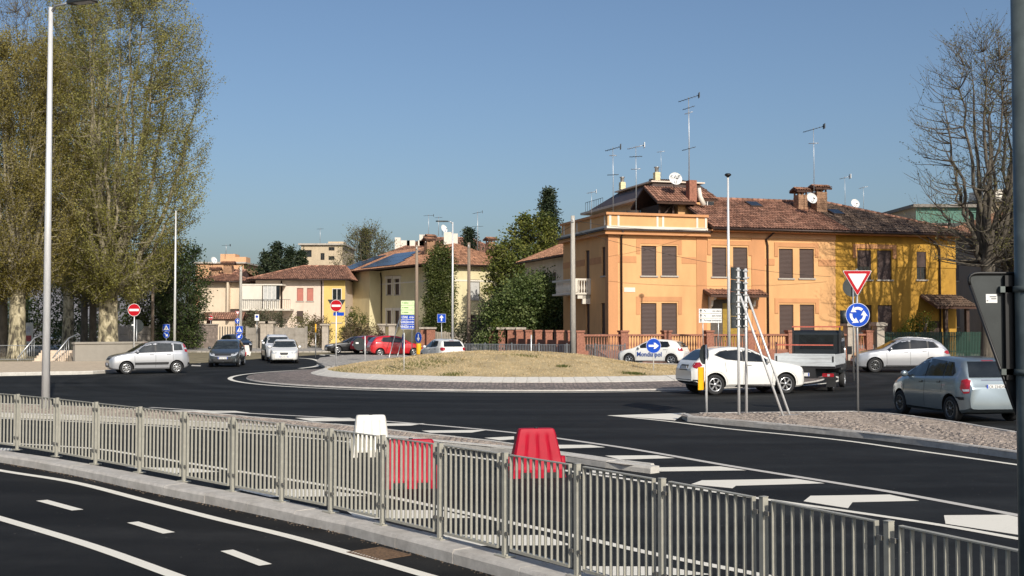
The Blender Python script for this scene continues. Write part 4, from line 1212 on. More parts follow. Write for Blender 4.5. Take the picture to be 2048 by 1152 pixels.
for px, Y, pt, lab, hd in ((117, 150, P_SILVER, 'silver car parked far off under the plane trees, left one', (0.1, -1)), (134, 158, P_WHITE2, 'pale car parked far off under the plane trees, right one', (0.1, -1))):
    make_car(scaled(HATCH, 4.0, 1.7, 1.5, paint=pt), 'car', lab, (pp(px, 660, Y).x, Y), hd)

# --- flatbed truck
t = thing('truck', 'small flatbed truck with dark cab and aluminium tailboard driving away', 'truck', (gp(1641, 785).x + 0.35, gp(1641, 785).y + 2.2, 0), math.atan2(0.92, 0.40))
DARKC = paint('paint_cab', (0.018, 0.022, 0.024), 0.2, 0.35)
ALU = M('aluminium_board', (0.58, 0.61, 0.62), 0.45, metal=0.15, var=0.10, scale=6, dirt=0.35, stretch=(1, 1, 8))
RUST = M('red_oxide_bar', (0.50, 0.12, 0.08), 0.7, var=0.2, scale=14)
mb = MB()
prof = [(-0.0, 0.55), (1.55, 0.55), (1.62, 0.95), (1.5, 1.15), (1.05, 1.95), (0.9, 2.08), (0.1, 2.10), (0.0, 2.0)]
vs = [(x, y, z) for y in (-0.85, 0.85) for x, z in prof]
n = len(prof)
mb.add(vs, [tuple(range(n)), tuple(reversed(range(n, 2 * n)))] + [(i, n + i, n + (i + 1) % n, (i + 1) % n) for i in range(n)])
cab = mb.build('cab', DARKC, t, (0.72, 0, 0))
bvm = cab.modifiers.new('bevel', 'BEVEL'); bvm.width = 0.06; bvm.segments = 3
MB().bx(-0.012, 0.0, -0.6, 0.6, 1.42, 1.92).build('rear_window', GLASS, cab, (-0.002, 0, 0))
for s in (-1, 1):
    MB().slab([(0.15, 1.2), (1.3, 1.2), (0.95, 1.9), (0.15, 1.9)], (0, s * 0.853, 0), (1, 0, 0), (0, 0, 1), -0.006 * s).build('side_window', GLASS, cab)
    MB().box((1.25, s * 1.0, 1.35), (0.06, 0.18, 0.3)).build('wing_mirror', BLACKP, cab)
MB().bx(-1.9, 0.66, -1.0, 1.0, 0.80, 0.88).bx(-1.9, 2.0, -0.35, 0.35, 0.48, 0.80).build('chassis', BLACKP, t)
MB().bx(-1.86, 0.62, -0.96, 0.96, 0.885, 0.91).build('load_floor', ALU, t)
tb = MB().bx(-1.95, -1.91, -1.02, 1.02, 0.88, 1.30).bx(-1.958, -1.95, -0.92, 0.92, 1.02, 1.04).bx(-1.958, -1.95, -0.92, 0.92, 1.14, 1.16).bx(-1.962, -1.95, -1.0, 1.0, 1.255, 1.30).build('tailboard', ALU, t)
for s in (-1, 1):
    MB().bx(-1.966, -1.951, s * 0.95 - 0.025, s * 0.95 + 0.025, 1.02, 1.22).build('latch', BLACKP, tb)
    MB().bx(-1.9, 0.62, s * 1.0 - 0.02, s * 1.0 + 0.02, 0.92, 1.28).build('side_board', ALU, t)
    lm = MB().bx(-1.95, -1.9, s * 0.78 - 0.19, s * 0.78 + 0.19, 0.52, 0.64).build('tail_lamp', LAMPR, t)
    MB().bx(-1.956, -1.951, s * 0.80 - 0.04, s * 0.80 + 0.04, 0.54, 0.62).build('reversing_lamp', LAMPW, lm)
    MB().bx(-1.55, -1.52, s * 0.82 - 0.16, s * 0.82 + 0.16, 0.16, 0.66).build('mud_flap', BLACKP, t)
MB().bx(0.645, 0.69, -0.82, 0.82, 0.9, 1.0).bx(0.645, 0.69, -0.86, -0.80, 0.9, 2.2).bx(0.645, 0.69, 0.80, 0.86, 0.9, 2.2).build('headboard_frame', BLACKP, t)
MB().bx(0.64, 0.70, -0.86, 0.86, 2.2, 2.245).build('top_bar', RUST, t)
MB().bx(-1.93, -1.89, -0.95, 0.95, 1.58, 1.62).build('ladder_bar', RUST, t)
MB().bx(-1.925, -1.895, 0.95, 0.985, 0.9, 1.70).build('stake', BLACKP, t)
pl = MB().bx(-1.93, -1.92, -0.26, 0.26, 0.53, 0.65).build('number_plate', PLATE, t, (0, 0.1, 0))
MB().bx(-1.932, -1.9305, -0.25, -0.215, 0.535, 0.645).build('plate_band', PLATEB, pl)
MB().bx(-1.94, -1.86, -0.95, 0.95, 0.46, 0.50).build('bumper_bar', BLACKP, t)
tm, rm = wheel_meshes(0.30, 'cap')
for x in (-1.15, 1.75):
    for s in (1, -1):
        w = link('wheel', None, t, (x, s * 0.76, 0.30)); w.rotation_euler = (0, 0, 0 if s > 0 else math.pi)
        link('tyre', tm, w); link('rim', rm, w)

# ------------------------------------------------------------------ signs, posts, lamps, barriers
GALV = M('galvanised', (0.42, 0.43, 0.43), 0.38, metal=0.7, var=0.12, scale=7, stretch=(4, 4, 0.6))
GALVB = M('galvanised_bright', (0.74, 0.74, 0.73), 0.34, metal=0.3, var=0.08, scale=7, stretch=(4, 4, 0.6))
SBACK = M('sign_back', (0.030, 0.036, 0.036), 0.5, metal=0.2, var=0.25, scale=5)
SWHITE = M('sign_white', (0.74, 0.74, 0.72), 0.4, var=0.05, scale=6)
SRED = M('sign_red', (0.42, 0.004, 0.012), 0.5, spec=.2, var=0.06, scale=6)
SBLUE = M('sign_blue', (0.004, 0.062, 0.44), 0.5, spec=.2, var=0.06, scale=6)
SYEL = M('sign_yellow', (0.85, 0.42, 0.01), 0.45, var=0.08, scale=6)
SGREEN = M('sign_green_glare', (0.60, 0.78, 0.42), 0.4, var=0.10, scale=3)  # sun glare on the green boards put into the colour as paleness
SBLACK = M('sign_black', (0.012, 0.012, 0.012), 0.5)

def facing(px, toward=None):
    """rotation about Z of a sign whose face looks back towards the driver (local -Y is the face)"""
    return 0.0 if toward is None else math.atan2(toward[1], toward[0]) + math.pi / 2
def circle(r, n=40, cx=0, cz=0): return [(cx + r * math.cos(2 * math.pi * k / n), cz + r * math.sin(2 * math.pi * k / n)) for k in range(n)]
def plate(mb, poly, y, t=0.002, mi=0):
    """flat shape in the local XZ plane, facing -Y, front face at y"""
    n = len(poly)
    A = sum(poly[i][0] * poly[(i + 1) % n][1] - poly[(i + 1) % n][0] * poly[i][1] for i in range(n))
    if A < 0: poly = poly[::-1]
    vs = [(x, y, z) for x, z in poly] + [(x, y + t, z) for x, z in poly]
    mb.add(vs, [tuple(range(n)), tuple(reversed(range(n, 2 * n)))] + [(i, n + i, n + (i + 1) % n, (i + 1) % n) for i in range(n)], mi)
    return mb
def arrow_up(s): return [(-.09 * s, -.42 * s), (.09 * s, -.42 * s), (.09 * s, .08 * s), (.26 * s, .0 * s), (.26 * s, .14 * s), (0, .46 * s), (-.26 * s, .14 * s), (-.26 * s, 0), (-.09 * s, .08 * s)]
def rot2(poly, a, cx=0, cz=0): return [(cx + x * math.cos(a) - z * math.sin(a), cz + x * math.sin(a) + z * math.cos(a)) for x, z in poly]
def clamp(parent, z, r=0.035):
    for dz in (0.12, -0.12):
        MB().box((0, 0.0, 0), (0.11, 0.09, 0.035)).build('clamp', GALV, parent, (0, 0, z + dz))
def no_entry(t, z, r, y=-0.05):
    d = plate(MB(), circle(r), y, 0.015).build('sign_plate', SBACK, t, (0, 0, z))
    plate(MB(), circle(r * 0.985), y - 0.003, 0.003).build('white_rim', SWHITE, d)
    plate(MB(), circle(r * 0.93), y - 0.006, 0.003).build('red_face', SRED, d)
    plate(MB(), [(-r * .74, -r * .17), (r * .74, -r * .17), (r * .74, r * .17), (-r * .74, r * .17)], y - 0.009, 0.003).build('white_bar', SWHITE, d)
def round_blue(t, z, r, sym=None, y=-0.05):
    d = plate(MB(), circle(r), y, 0.015).build('sign_plate', SBACK, t, (0, 0, z))
    plate(MB(), circle(r * 0.985), y - 0.003, 0.003).build('white_rim', SWHITE, d)
    plate(MB(), circle(r * 0.95), y - 0.006, 0.003).build('blue_face', SBLUE, d)
    if sym == 'roundabout':
        for k in range(3):
            a0 = R(100 + 120 * k); n = 10
            out = [(r * .66 * math.cos(a0 + R(70) * i / n - R(52)), r * .66 * math.sin(a0 + R(70) * i / n - R(52))) for i in range(n + 1)]
            inn = [(r * .44 * math.cos(a0 + R(70) * i / n - R(52)), r * .44 * math.sin(a0 + R(70) * i / n - R(52))) for i in range(n + 1)]
            e = a0 + R(70) - R(52)
            head = [(r * .84 * math.cos(e - R(6)), r * .84 * math.sin(e - R(6))), (r * .62 * math.cos(e + R(40)), r * .62 * math.sin(e + R(40))), (r * .26 * math.cos(e - R(4)), r * .26 * math.sin(e - R(4)))]
            plate(MB(), out + head + inn[::-1], y - 0.009, 0.003).build('white_arrow', SWHITE, d)
    elif sym is not None:
        plate(MB(), rot2(arrow_up(r * 1.55), sym), y - 0.009, 0.003).build('white_arrow', SWHITE, d)
    return d
def square_sign(t, z, s, sym, y=-0.05):
    h = s / 2
    d = plate(MB(), [(-h, -h), (h, -h), (h, h), (-h, h)], y, 0.015).build('sign_plate', SBACK, t, (0, 0, z))
    plate(MB(), [(-h * .98, -h * .98), (h * .98, -h * .98), (h * .98, h * .98), (-h * .98, h * .98)], y - 0.003, 0.003).build('white_rim', SWHITE, d)
    plate(MB(), [(-h * .94, -h * .94), (h * .94, -h * .94), (h * .94, h * .94), (-h * .94, h * .94)], y - 0.006, 0.003).build('blue_face', SBLUE, d)
    if sym == 'walk':
        plate(MB(), [(-h * .72, -h * .62), (h * .72, -h * .62), (0, h * .72)], y - 0.009, 0.003).build('white_triangle', SWHITE, d)
        m = MB()
        plate(m, circle(h * .09, 12, 0.0, h * .26), y - 0.012, 0.003)
        plate(m, [(-h * .10, -h * .12), (h * .10, -h * .12), (h * .08, h * .16), (-h * .08, h * .16)], y - 0.012, 0.003)
        plate(m, [(-h * .26, -h * .5), (-h * .14, -h * .5), (h * .04, -h * .12), (-h * .08, -h * .12)], y - 0.012, 0.003)
        plate(m, [(h * .14, -h * .5), (h * .26, -h * .5), (h * .10, -h * .12), (-h * .02, -h * .12)], y - 0.012, 0.003)
        m.build('walking_figure', SBLACK, d)
    elif sym == 'up':
        plate(MB(), arrow_up(s * .8), y - 0.009, 0.003).build('white_arrow', SWHITE, d)
    return d
def triangle_sign(t, z, s, y=-0.05, back=False):
    """give way triangle, point down; z is the top edge"""
    h = s * 0.866
    def tri(k):
        c = -h / 3
        pts = []
        for cx, cz in ((-s / 2 * k, c + h / 3 * k), (s / 2 * k, c + h / 3 * k), (0, c - 2 * h / 3 * k)):
            pts.append((cx, cz))
        rr = 0.05 * s * k
        out = []
        for i in range(3):
            p = Vector(pts[i]); a = Vector(pts[i - 1]); b = Vector(pts[(i + 1) % 3])
            out += [tuple(p + (a - p).normalized() * rr), tuple(p + (a - p).normalized() * rr * .25 + (b - p).normalized() * rr * .25), tuple(p + (b - p).normalized() * rr)]
        return out
    d = plate(MB(), tri(1.0), y, 0.018).build('sign_plate', SBACK, t, (0, 0, z))
    plate(MB(), tri(0.985), y - 0.003, 0.003).build('white_rim', SWHITE, d)
    plate(MB(), tri(0.94), y - 0.006, 0.003).build('red_border', SRED, d)
    plate(MB(), tri(0.63), y - 0.009, 0.003).build('white_centre', SWHITE, d)
    return d
def post(t, h, r=0.03, mat=None, z0=0.0, x=0, y=0):
    return MB().tube((x, y, z0 - 0.05), (x, y, z0 + h), r, n=12).tube((x, y, z0 + h - 0.001), (x, y, z0 + h + 0.008), r * 1.08, n=12).build('post', mat or GALV, t)
def zpx(py, Y): return HCAM + (HORIZON - py) * Y / FPX

# give way + roundabout on the right island
p = gp(1716, 823, 0.12); Y = p.y
t = thing('road_sign', 'give way triangle above a blue roundabout disc on one grey post', 'road sign', p)
post(t, 3.55, 0.03)
triangle_sign(t, zpx(541, Y) - .12, 0.75)
round_blue(t, zpx(630, Y) - .12, 0.305, 'roundabout')
clamp(t, zpx(575, Y) - .12); clamp(t, zpx(630, Y) - .12)
# black backs of signs just behind it
p = gp(1702, 760); Y = 47.0
t = thing('road_sign', 'dark back of a round sign behind the give way triangle', 'road sign', (pp(1707, 700, Y).x, Y, 0))
post(t, zpx(550, Y), 0.03)
plate(MB(), circle(0.40), 0.05, 0.02).build('sign_plate', SBACK, t, (0, 0, zpx(574, Y)))
m = MB().tube((-0.38, 0, -0.27), (-0.38, 0, 0.27), 0.15, n=14).build('traffic_mirror', SBACK, t, (0, 0, zpx(634, Y)))
# direction boards seen from behind with two stays
ez = Vector((0.42, 0.907, 0)).normalized()
p1, p2 = gp(1478, 830, 0.12), gp(1493, 827, 0.12)
t = thing('direction_sign', 'tall stack of sign boards seen edge on, on two posts with slanting stays', 'road sign', p1)
o2 = p2 - p1
zt, zb = zpx(536, 27.8) - 0.12, zpx(657, 27.8) - 0.12
nb = Vector((-ez.y, ez.x, 0))
for o in (Vector((0, 0, 0)), o2):
    MB().tube(o - Vector((0, 0, .05)), o + Vector((0, 0, zt)), 0.034, n=12).build('post', GALVB, t)
nbrd = 5
hh = (zt - zb) / nbrd
for k in range(nbrd):
    mb = MB()
    c = o2 * 0.5 + nb * 0.075
    ang = math.atan2(ez.y, ez.x)
    mb.box((0, 0, 0), (1.5, 0.028, hh - 0.012), ang)
    b = mb.build('board', SBACK, t, c + Vector((0, 0, zb + hh * (k + .5))))
    for o in (Vector((0, 0, 0)), o2):
        for dz in (-0.3, 0.3):
            MB().box((0, 0, 0), (0.10, 0.10, 0.03), ang).build('clamp', GALVB, t, o + Vector((0, 0, zb + hh * (k + .5) + dz * hh)))
for (bx, by, tx, ty) in ((1567, 832, 1493, 590), (1580, 830, 1503, 593)):
    q = gp(bx, by, 0.12) - p1; top = (Vector((0, 0, 0)) if bx == 1567 else o2) + Vector((0.05, 0, zpx(592, 27.8) - .12))
    MB().tube(q - Vector((0, 0, .03)), top, 0.028, n=10).build('stay', GALVB, t)
MB().tube((gp(1567, 832, .12) - p1) + Vector((-.1, .05, 0)), (gp(1580, 830, .12) - p1) + Vector((.3, .1, 0.0)), 0.02, n=6).build('ground_bar', GALV, t)
# yellow marker post
p = gp(1413, 825, 0.12); Y = p.y
t = thing('marker_post', 'grey post with a yellow plate below the dark back of a small sign', 'marker post', p)
post(t, zpx(690, Y) - .12, 0.03, GALVB)
plate(MB(), [(-.12, -.28), (.08, -.28), (.08, .28), (-.12, .28)], 0.04, 0.02).build('yellow_plate', SYEL, t, (-0.08, -0.0, zpx(757, Y) - .12)).rotation_euler = (0, 0, R(38))
plate(MB(), circle(0.24), 0.045, 0.02).build('sign_plate', SBACK, t, (0.0, 0, zpx(709, Y) - .12)).rotation_euler = (0, 0, R(55))
# signs on the mound
p = on_mound(1307, 742); Y = p.y
t = thing('road_sign', 'blue disc with white arrow to the right on the mound', 'road sign', p)
post(t, zpx(676, Y) - p.z, 0.025, GALVB)
round_blue(t, zpx(691.5, Y) - p.z, 0.305, R(-90))
p = on_mound(808, 742); Y = p.y
t = thing('road_sign', 'blue disc seen nearly edge on, on a post on the mound', 'road sign', p, R(-78))
post(t, zpx(666, Y) - p.z, 0.025, GALVB)
round_blue(t, zpx(683, Y) - p.z, 0.31, R(-90))
# direction boards on the far side
Y = 82.0
p = Vector((pp(815, 715, Y).x, Y, 0.0))
t = thing('direction_sign', 'three green boards, pale with painted glare, above three blue boards on two posts', 'road sign', p)
W_ = 26.6 * Y / FPX
for s in (-0.31, 0.31): post(t, zpx(602, Y), 0.035, GALV, x=s, y=0.06)
for k in range(3):
    z1 = zpx(601.5 + 9.4 * k, Y); z0 = zpx(601.5 + 9.4 * (k + 1) - .7, Y)
    b = plate(MB(), [(-W_ / 2, z0), (W_ / 2, z0), (W_ / 2, z1), (-W_ / 2, z1)], 0.0, 0.02).build('green_board', SGREEN, t)
    mk = MB()
    zc = (z0 + z1) / 2
    for q in ([(-.40, -.03), (-.30, -.03), (-.30, .03), (-.40, .03)], [(-.27, -.04), (.06, -.04), (.06, .03), (-.27, .03)], [(.36, -.05), (.42, 0), (.36, .05)]):
        plate(mk, [(x * W_ / .95, zc + z) for x, z in q], -0.003, 0.002)
    mk.build('board_print', M('dull_green_print', (0.20, 0.30, 0.10), 0.6), b)
for k, (a, c) in enumerate((('UDINE', 'A23'), ('GORIZIA', 'A34'), ('VENEZIA', 'A4'))):
    z1 = zpx(630.3 + 9.5 * k, Y); z0 = zpx(630.3 + 9.5 * (k + 1) - .8, Y)
    b = plate(MB(), [(-W_ / 2, z0), (W_ / 2, z0), (W_ / 2, z1), (-W_ / 2, z1)], 0.0, 0.02).build('blue_board', SBLUE, t)
    plate(MB(), [(-W_ / 2, z0 - .012), (W_ / 2, z0 - .012), (W_ / 2, z0 + .012), (-W_ / 2, z0 + .012)], -0.004, 0.003).build('white_edge', SWHITE, b)
    text('board_lettering', a, 0.24, SWHITE, b, (-W_ * .22, -0.006, (z0 + z1) / 2), (R(90), 0, 0), sx=0.62, bold=0.006)
    text('board_lettering', c, 0.18, SWHITE, b, (W_ * .22, -0.006, (z0 + z1) / 2), (R(90), 0, 0), sx=0.6, bold=0.006)
    plate(MB(), [(W_ * .36, (z0 + z1) / 2 - .1), (W_ * .47, (z0 + z1) / 2), (W_ * .36, (z0 + z1) / 2 + .1)], -0.006, 0.003).build('arrow_head', SWHITE, b)
for (x0, y0, x1, y1) in ((799.7, 634, 777, 719), (802, 685, 794, 716)):
    a, b_ = pp(x0, y0, Y + .1), gp(x1, y1)
    MB().tube(a - p, Vector((b_.x, b_.y, 0)) - p, 0.03, n=8).build('stay', GALV, t)
# keep-right disc with yellow column
Y = 76.0
t = thing('road_sign', 'blue oval disc above a yellow column left of the white hatchback', 'road sign', (pp(838, 700, Y).x, Y, 0), R(-48))
post(t, zpx(664, Y), 0.03)
round_blue(t, zpx(675, Y), 0.36, R(180))
MB().lathe([(0.001, -.36), (0.16, -.36), (0.17, -.3), (0.17, .3), (0.16, .36), (0.001, .36)], 16).build('yellow_column', SYEL, t, (0, -0.02, zpx(698, Y)))
# one-way square
Y = 84.0
t = thing('road_sign', 'blue square with white upward arrow before the ivy', 'road sign', (pp(883, 700, Y).x, Y, 0))
post(t, zpx(630, Y), 0.03); square_sign(t, zpx(636.5, Y), 0.64, 'up')
# no entry signs
Y = 64.0
p = gp(672, 733, 0.13)
t = thing('road_sign', 'red no entry disc on the splitter island before the yellow houses', 'road sign', p)
Y = p.y
post(t, zpx(600, Y) - .13, 0.03, GALVB); no_entry(t, zpx(611.5, Y) - .13, 0.315)
tri = triangle_sign(t, zpx(599, Y) - .13, 0.95)
tri.rotation_euler = (0, 0, math.pi); tri.location.y = 0.02
plate(MB(), [(-.28, -.09), (.28, -.09), (.28, .09), (-.28, .09)], -0.04, 0.02).build('blue_panel', SBLUE, t, (0.12, 0.08, zpx(628, Y) - .13))
Y = 71.0
t = thing('road_sign', 'large red no entry disc before the plane tree trunk', 'road sign', (pp(268, 690, Y).x, Y, 0))
post(t, zpx(608, Y), 0.035, GALVB); no_entry(t, zpx(620, Y), 0.395)
t = thing('road_sign', 'dark back of a round sign beside the large no entry disc', 'road sign', (pp(273, 690, 76).x, 76, 0))
post(t, zpx(640, 76), 0.03); plate(MB(), circle(0.44), 0.04, 0.02).build('sign_plate', SBACK, t, (0, 0, zpx(652, 76)))
plate(MB(), [(-.1, -.05), (.1, -.05), (.1, .05), (-.1, .05)], 0.036, 0.002).build('sticker', SWHITE, t, (-.25, 0, zpx(650, 76)))
Y = 112.0
t = thing('road_sign', 'small far red no entry disc above the blue pedestrian sign', 'road sign', (pp(336.5, 690, Y).x, Y, 0), R(-35))
post(t, zpx(628, Y), 0.03); no_entry(t, zpx(633, Y), 0.31)
t = thing('road_sign', 'small far red no entry disc left of the tiled gateway', 'road sign', (pp(421, 690, 113).x, 113, 0))
post(t, zpx(630, 113), 0.03); no_entry(t, zpx(635.5, 113), 0.24)
# blue pedestrian + arrow pairs
Y = 92.0
t = thing('road_sign', 'blue pedestrian square over an arrow pointing down right, left pair', 'road sign', (pp(332.5, 690, Y).x, Y, 0))
post(t, zpx(648, Y), 0.03); square_sign(t, zpx(655.5, Y), 0.58, 'walk'); round_blue(t, zpx(669.5, Y), 0.27, R(-135))
t = thing('road_sign', 'blue pedestrian square over an arrow pointing down left, by the dark grey car', 'road sign', (pp(479, 690, 90).x, 90, 0))
post(t, zpx(622, 90), 0.03); square_sign(t, zpx(659, 90), 0.56, 'walk'); round_blue(t, zpx(672.5, 90), 0.265, R(135))
t = thing('road_sign', 'small give way triangle over a blue up arrow disc before the gateway', 'road sign', (pp(475, 690, 104).x, 104, 0))
post(t, zpx(622, 104), 0.03); triangle_sign(t, zpx(622, 104), 0.5); round_blue(t, zpx(642, 104), 0.25, 0.0)
t = thing('road_sign', 'small white parking panel by the grey hedge', 'road sign', (pp(513.5, 690, 108).x, 108, 0))
post(t, zpx(628, 108), 0.025)
pl = plate(MB(), [(-.2, -.3), (.2, -.3), (.2, .3), (-.2, .3)], -0.04, 0.02).build('sign_plate', SWHITE, t, (0, 0, zpx(635, 108)))
plate(MB(), circle(0.12), -0.044, 0.003).build('blue_disc', SBLUE, pl, (0, 0, 0.08))
# plain posts
p = gp(730, 720, 0.13); Y = p.y
t = thing('road_sign', 'dark back of a round sign low on a grey post left of the red hatchback', 'road sign', p)
post(t, zpx(672, Y) - .13, 0.035, GALVB); plate(MB(), circle(0.40), 0.05, 0.02).build('sign_plate', SBACK, t, (-.35, 0, zpx(688, Y) - .13))
plate(MB(), [(-.09, -.05), (.09, -.05), (.09, .05), (-.09, .05)], 0.046, 0.002).build('sticker', SWHITE, t, (-.5, 0, zpx(686, Y) - .13))
p = gp(631, 715); Y = p.y
t = thing('marker_post', 'thin grey post with orange tip beside the far road', 'marker post', p)
post(t, zpx(665, Y), 0.035, GALV); MB().tube((0, 0, zpx(665, Y)), (0, 0, zpx(648, Y)), 0.05, n=10).build('orange_tip', SYEL, t)
t = thing('marker_post', 'thin pale post behind the mound before the laurel', 'marker post', (pp(1062.5, 700, 66).x, 66, 0))
post(t, zpx(670, 66), 0.035, GALVB)
# white three-line finger boards
Y = 69.5
t = thing('direction_sign', 'three white finger boards with black arrows on two thin posts', 'road sign', (pp(1421, 700, Y).x, Y, 0.12))
for px in (1406, 1437): post(t, zpx(618, Y) - .12, 0.03, GALV, x=pp(px, 650, Y).x - t.location.x, y=0.05)
for k, tx in enumerate(('soc siano', 'eam hotel', 'hotel lombardo')):
    z1 = zpx(617.5 + 9.6 * k, Y) - .12; z0 = zpx(617.5 + 9.6 * (k + 1) - .8, Y) - .12
    b = plate(MB(), [(-.69, z0), (.69, z0), (.69, z1), (-.69, z1)], 0.0, 0.02).build('white_board', SWHITE, t)
    zc = (z0 + z1) / 2
    plate(MB(), [(x - .57, zc + z) for x, z in arrow_up(.26)], -0.003, 0.002).build('black_arrow', SBLACK, b)
    plate(MB(), [(-.40, zc + .05), (-.37, zc + .07), (-.26, zc - .02), (-.29, zc - .05)], -0.003, 0.002).build('black_mark', SBLACK, b)
    text('board_lettering', tx, 0.15, SBLACK, b, (.66, -0.004, zc), (R(90), 0, 0), align='RIGHT', sx=0.95, bold=0.003)
# the near triangle seen from behind
Y = 4.5
t = thing('road_sign', 'dark back of a large triangular sign on a thick pole at the right edge', 'road sign', (pp(2066, 900, Y).x, Y, 0))
GPOLE = M('grey_green_pole', (0.13, 0.155, 0.15), 0.5, metal=0.4, var=0.2, scale=12, dirt=0.4)
MB().tube((0, 0, -.05), (0, 0, 3.75), 0.058, n=28).build('post', GPOLE, t)
zt = zpx(545, Y); xl = pp(1941, 560, Y).x - t.location.x
sd = -xl * 2; h = (892 - 545) * Y / FPX
def tri_r(k):
    P = [Vector((-sd / 2, 0)), Vector((sd / 2, 0)), Vector((0, -h))]
    out = []
    for i in range(3):
        a, p_, b = P[i - 1], P[i], P[(i + 1) % 3]
        d1, d2 = (a - p_).normalized(), (b - p_).normalized(); r = 0.05
        for j in range(6):
            u = j / 5
            q = p_ + d1 * r * (1 - u) ** 2 + d2 * r * u ** 2
            out.append((q.x * k, q.y * k - (1 - k) * h * 0.33))
    return out
b = plate(MB(), tri_r(1.0), 0.052, 0.012).build('sign_plate', M('sign_back_near', (0.040, 0.046, 0.047), 0.45, metal=0.35, var=0.25, scale=7, dirt=0.3), t, (0, 0, zt))
rimm = MB(); o_ = [Vector((x, 0.046, z)) for x, z in tri_r(1.0)]
rimm.path(o_ + [o_[0]], 0.006, 6); rimm.build('folded_rim', SBLACK, b)
MB().bx(-0.086, -0.058, 0.03, 0.051, -0.62 * h, -0.01).build('stiffener', SBLACK, b); MB().bx(0.058, 0.086, 0.03, 0.051, -0.62 * h, -0.01).build('stiffener', SBLACK, b)
for zz in (-0.065, -0.39):
    MB().lathe([(0.059, -.012), (0.064, -.012), (0.064, .012), (0.059, .012)], 20, (0, 0, zz)).bx(-0.105, -0.03, 0.03, 0.05, zz - .012, zz + .012).build('pole_clamp', GPOLE, b)
st = plate(MB(), [(-.155, -.118), (-.110, -.118), (-.110, -.083), (-.155, -.083)], 0.0495, 0.002).build('sticker', SWHITE, b)
mk = MB()
for k, (a, c) in enumerate(((-.140, -.114), (-.134, -.114), (-.152, -.146))):
    plate(mk, [(a, -.095 - .008 * k), (c, -.095 - .008 * k), (c, -.092 - .008 * k), (a, -.092 - .008 * k)], 0.0485, 0.001)
mk.build('sticker_print', SBLACK, st)

# ------------------------------------------------------------------ lamp posts and utility poles
def lamp_post(label, x, y, h, r0, r1, head=None, z0=0.0, mat=None):
    t = thing('street_lamp', label, 'street lamp', (x, y, z0))
    MB().path([(0, 0, -.05), (0, 0, h * .5), (0, 0, h)], [r0, (r0 + r1) / 2, r1], 20).build('pole', mat or GALVB, t)
    if head == 'cap':
        MB().lathe([(0.001, 0.20), (0.12, 0.20), (0.19, 0.14), (0.19, 0.10), (0.07, 0.0), (0.05, -0.05)], 20, (0, 0, h)).build('cap', SBLACK, t)
    elif head:
        dx, dy, L = head
        MB().path([(0, 0, h - .15), (dx * .15, dy * .15, h + .02), (dx * L * .5, dy * L * .5, h + .06)], [0.035, 0.035, 0.03], 8).build('arm', GALV, t)
        a = math.atan2(dy, dx)
        o = MB().prism([(-.42, -.10), (-.1, -.17), (.38, -.15), (.5, 0), (.38, .15), (-.1, .17), (-.42, .10)], -.045, .035).build('lamp_head', SBACK, t, (dx * (L * .5 + .38), dy * (L * .5 + .38), h + .06), a)
        MB().bx(-.2, .36, -.11, .11, -.055, -.046).build('lens', SWHITE, o)
    return t
p = gp(91, 818, 0.10)
lamp_post('tall bright steel lamp post in the left foreground behind the fence', p.x, p.y, 10.50, 0.108, 0.055, (0.93, -0.36, 1.3), 0.1)
lamp_post('thin white lamp post before the dark evergreens', pp(349, 700, 82).x, 82, zpx(421, 82), 0.10, 0.05)
lamp_post('lamp post with flat head left of the laurel, beside the ivy', pp(905, 700, 86).x, 86, zpx(444, 86), 0.095, 0.05, (-0.98, -0.2, 0.8))
lamp_post('bare new lamp post with dark cap before the peach house', pp(1458, 700, 64.8).x, 64.8, zpx(353, 64.8), 0.10, 0.055, 'cap')
CONC = M('pole_concrete', (0.40, 0.375, 0.33), 0.9, var=0.15, scale=5, bump=0.4, bscale=40, stretch=(3, 3, 0.5))
WOOD = M('pole_wood', (0.26, 0.20, 0.15), 0.9, var=0.22, scale=7, stretch=(6, 6, 0.3), bump=0.4)
def utility_pole(label, px, ytop, Y, r0, r1, mat):
    t = thing('utility_pole', label, 'utility pole', (pp(px, 700, Y).x, Y, 0))
    h = zpx(ytop, Y)
    MB().path([(0, 0, -.05), (0, 0, h * .6), (0, 0, h)], [r0, r0 * .4 + r1 * .6, r1], 14).build('pole', mat, t)
    MB().box((0, -r1, h - .35), (.12, .14, .06)).tube((0, -r1 - .08, h - .35), (0, -r1 - .08, h - .18), .03, n=8).tube((-.1, 0, h - .12), (.1, 0, h - .12), .02, n=6).build('insulator', SWHITE, t)
    return t
utility_pole('grey concrete pole at the left corner of the peach house', 1146, 431, 69, 0.19, 0.12, CONC)
utility_pole('weathered wooden pole right of the ivy covered wall', 937.5, 485, 88, 0.16, 0.11, WOOD)
utility_pole('brown wooden pole behind the green and blue boards', 833, 490, 100, 0.18, 0.12, WOOD)
utility_pole('slim wooden pole before the evergreen at the left', 304.5, 520, 96, 0.15, 0.10, WOOD)
utility_pole('concrete pole before the cream houses', 480.5, 533, 106, 0.17, 0.11, CONC)

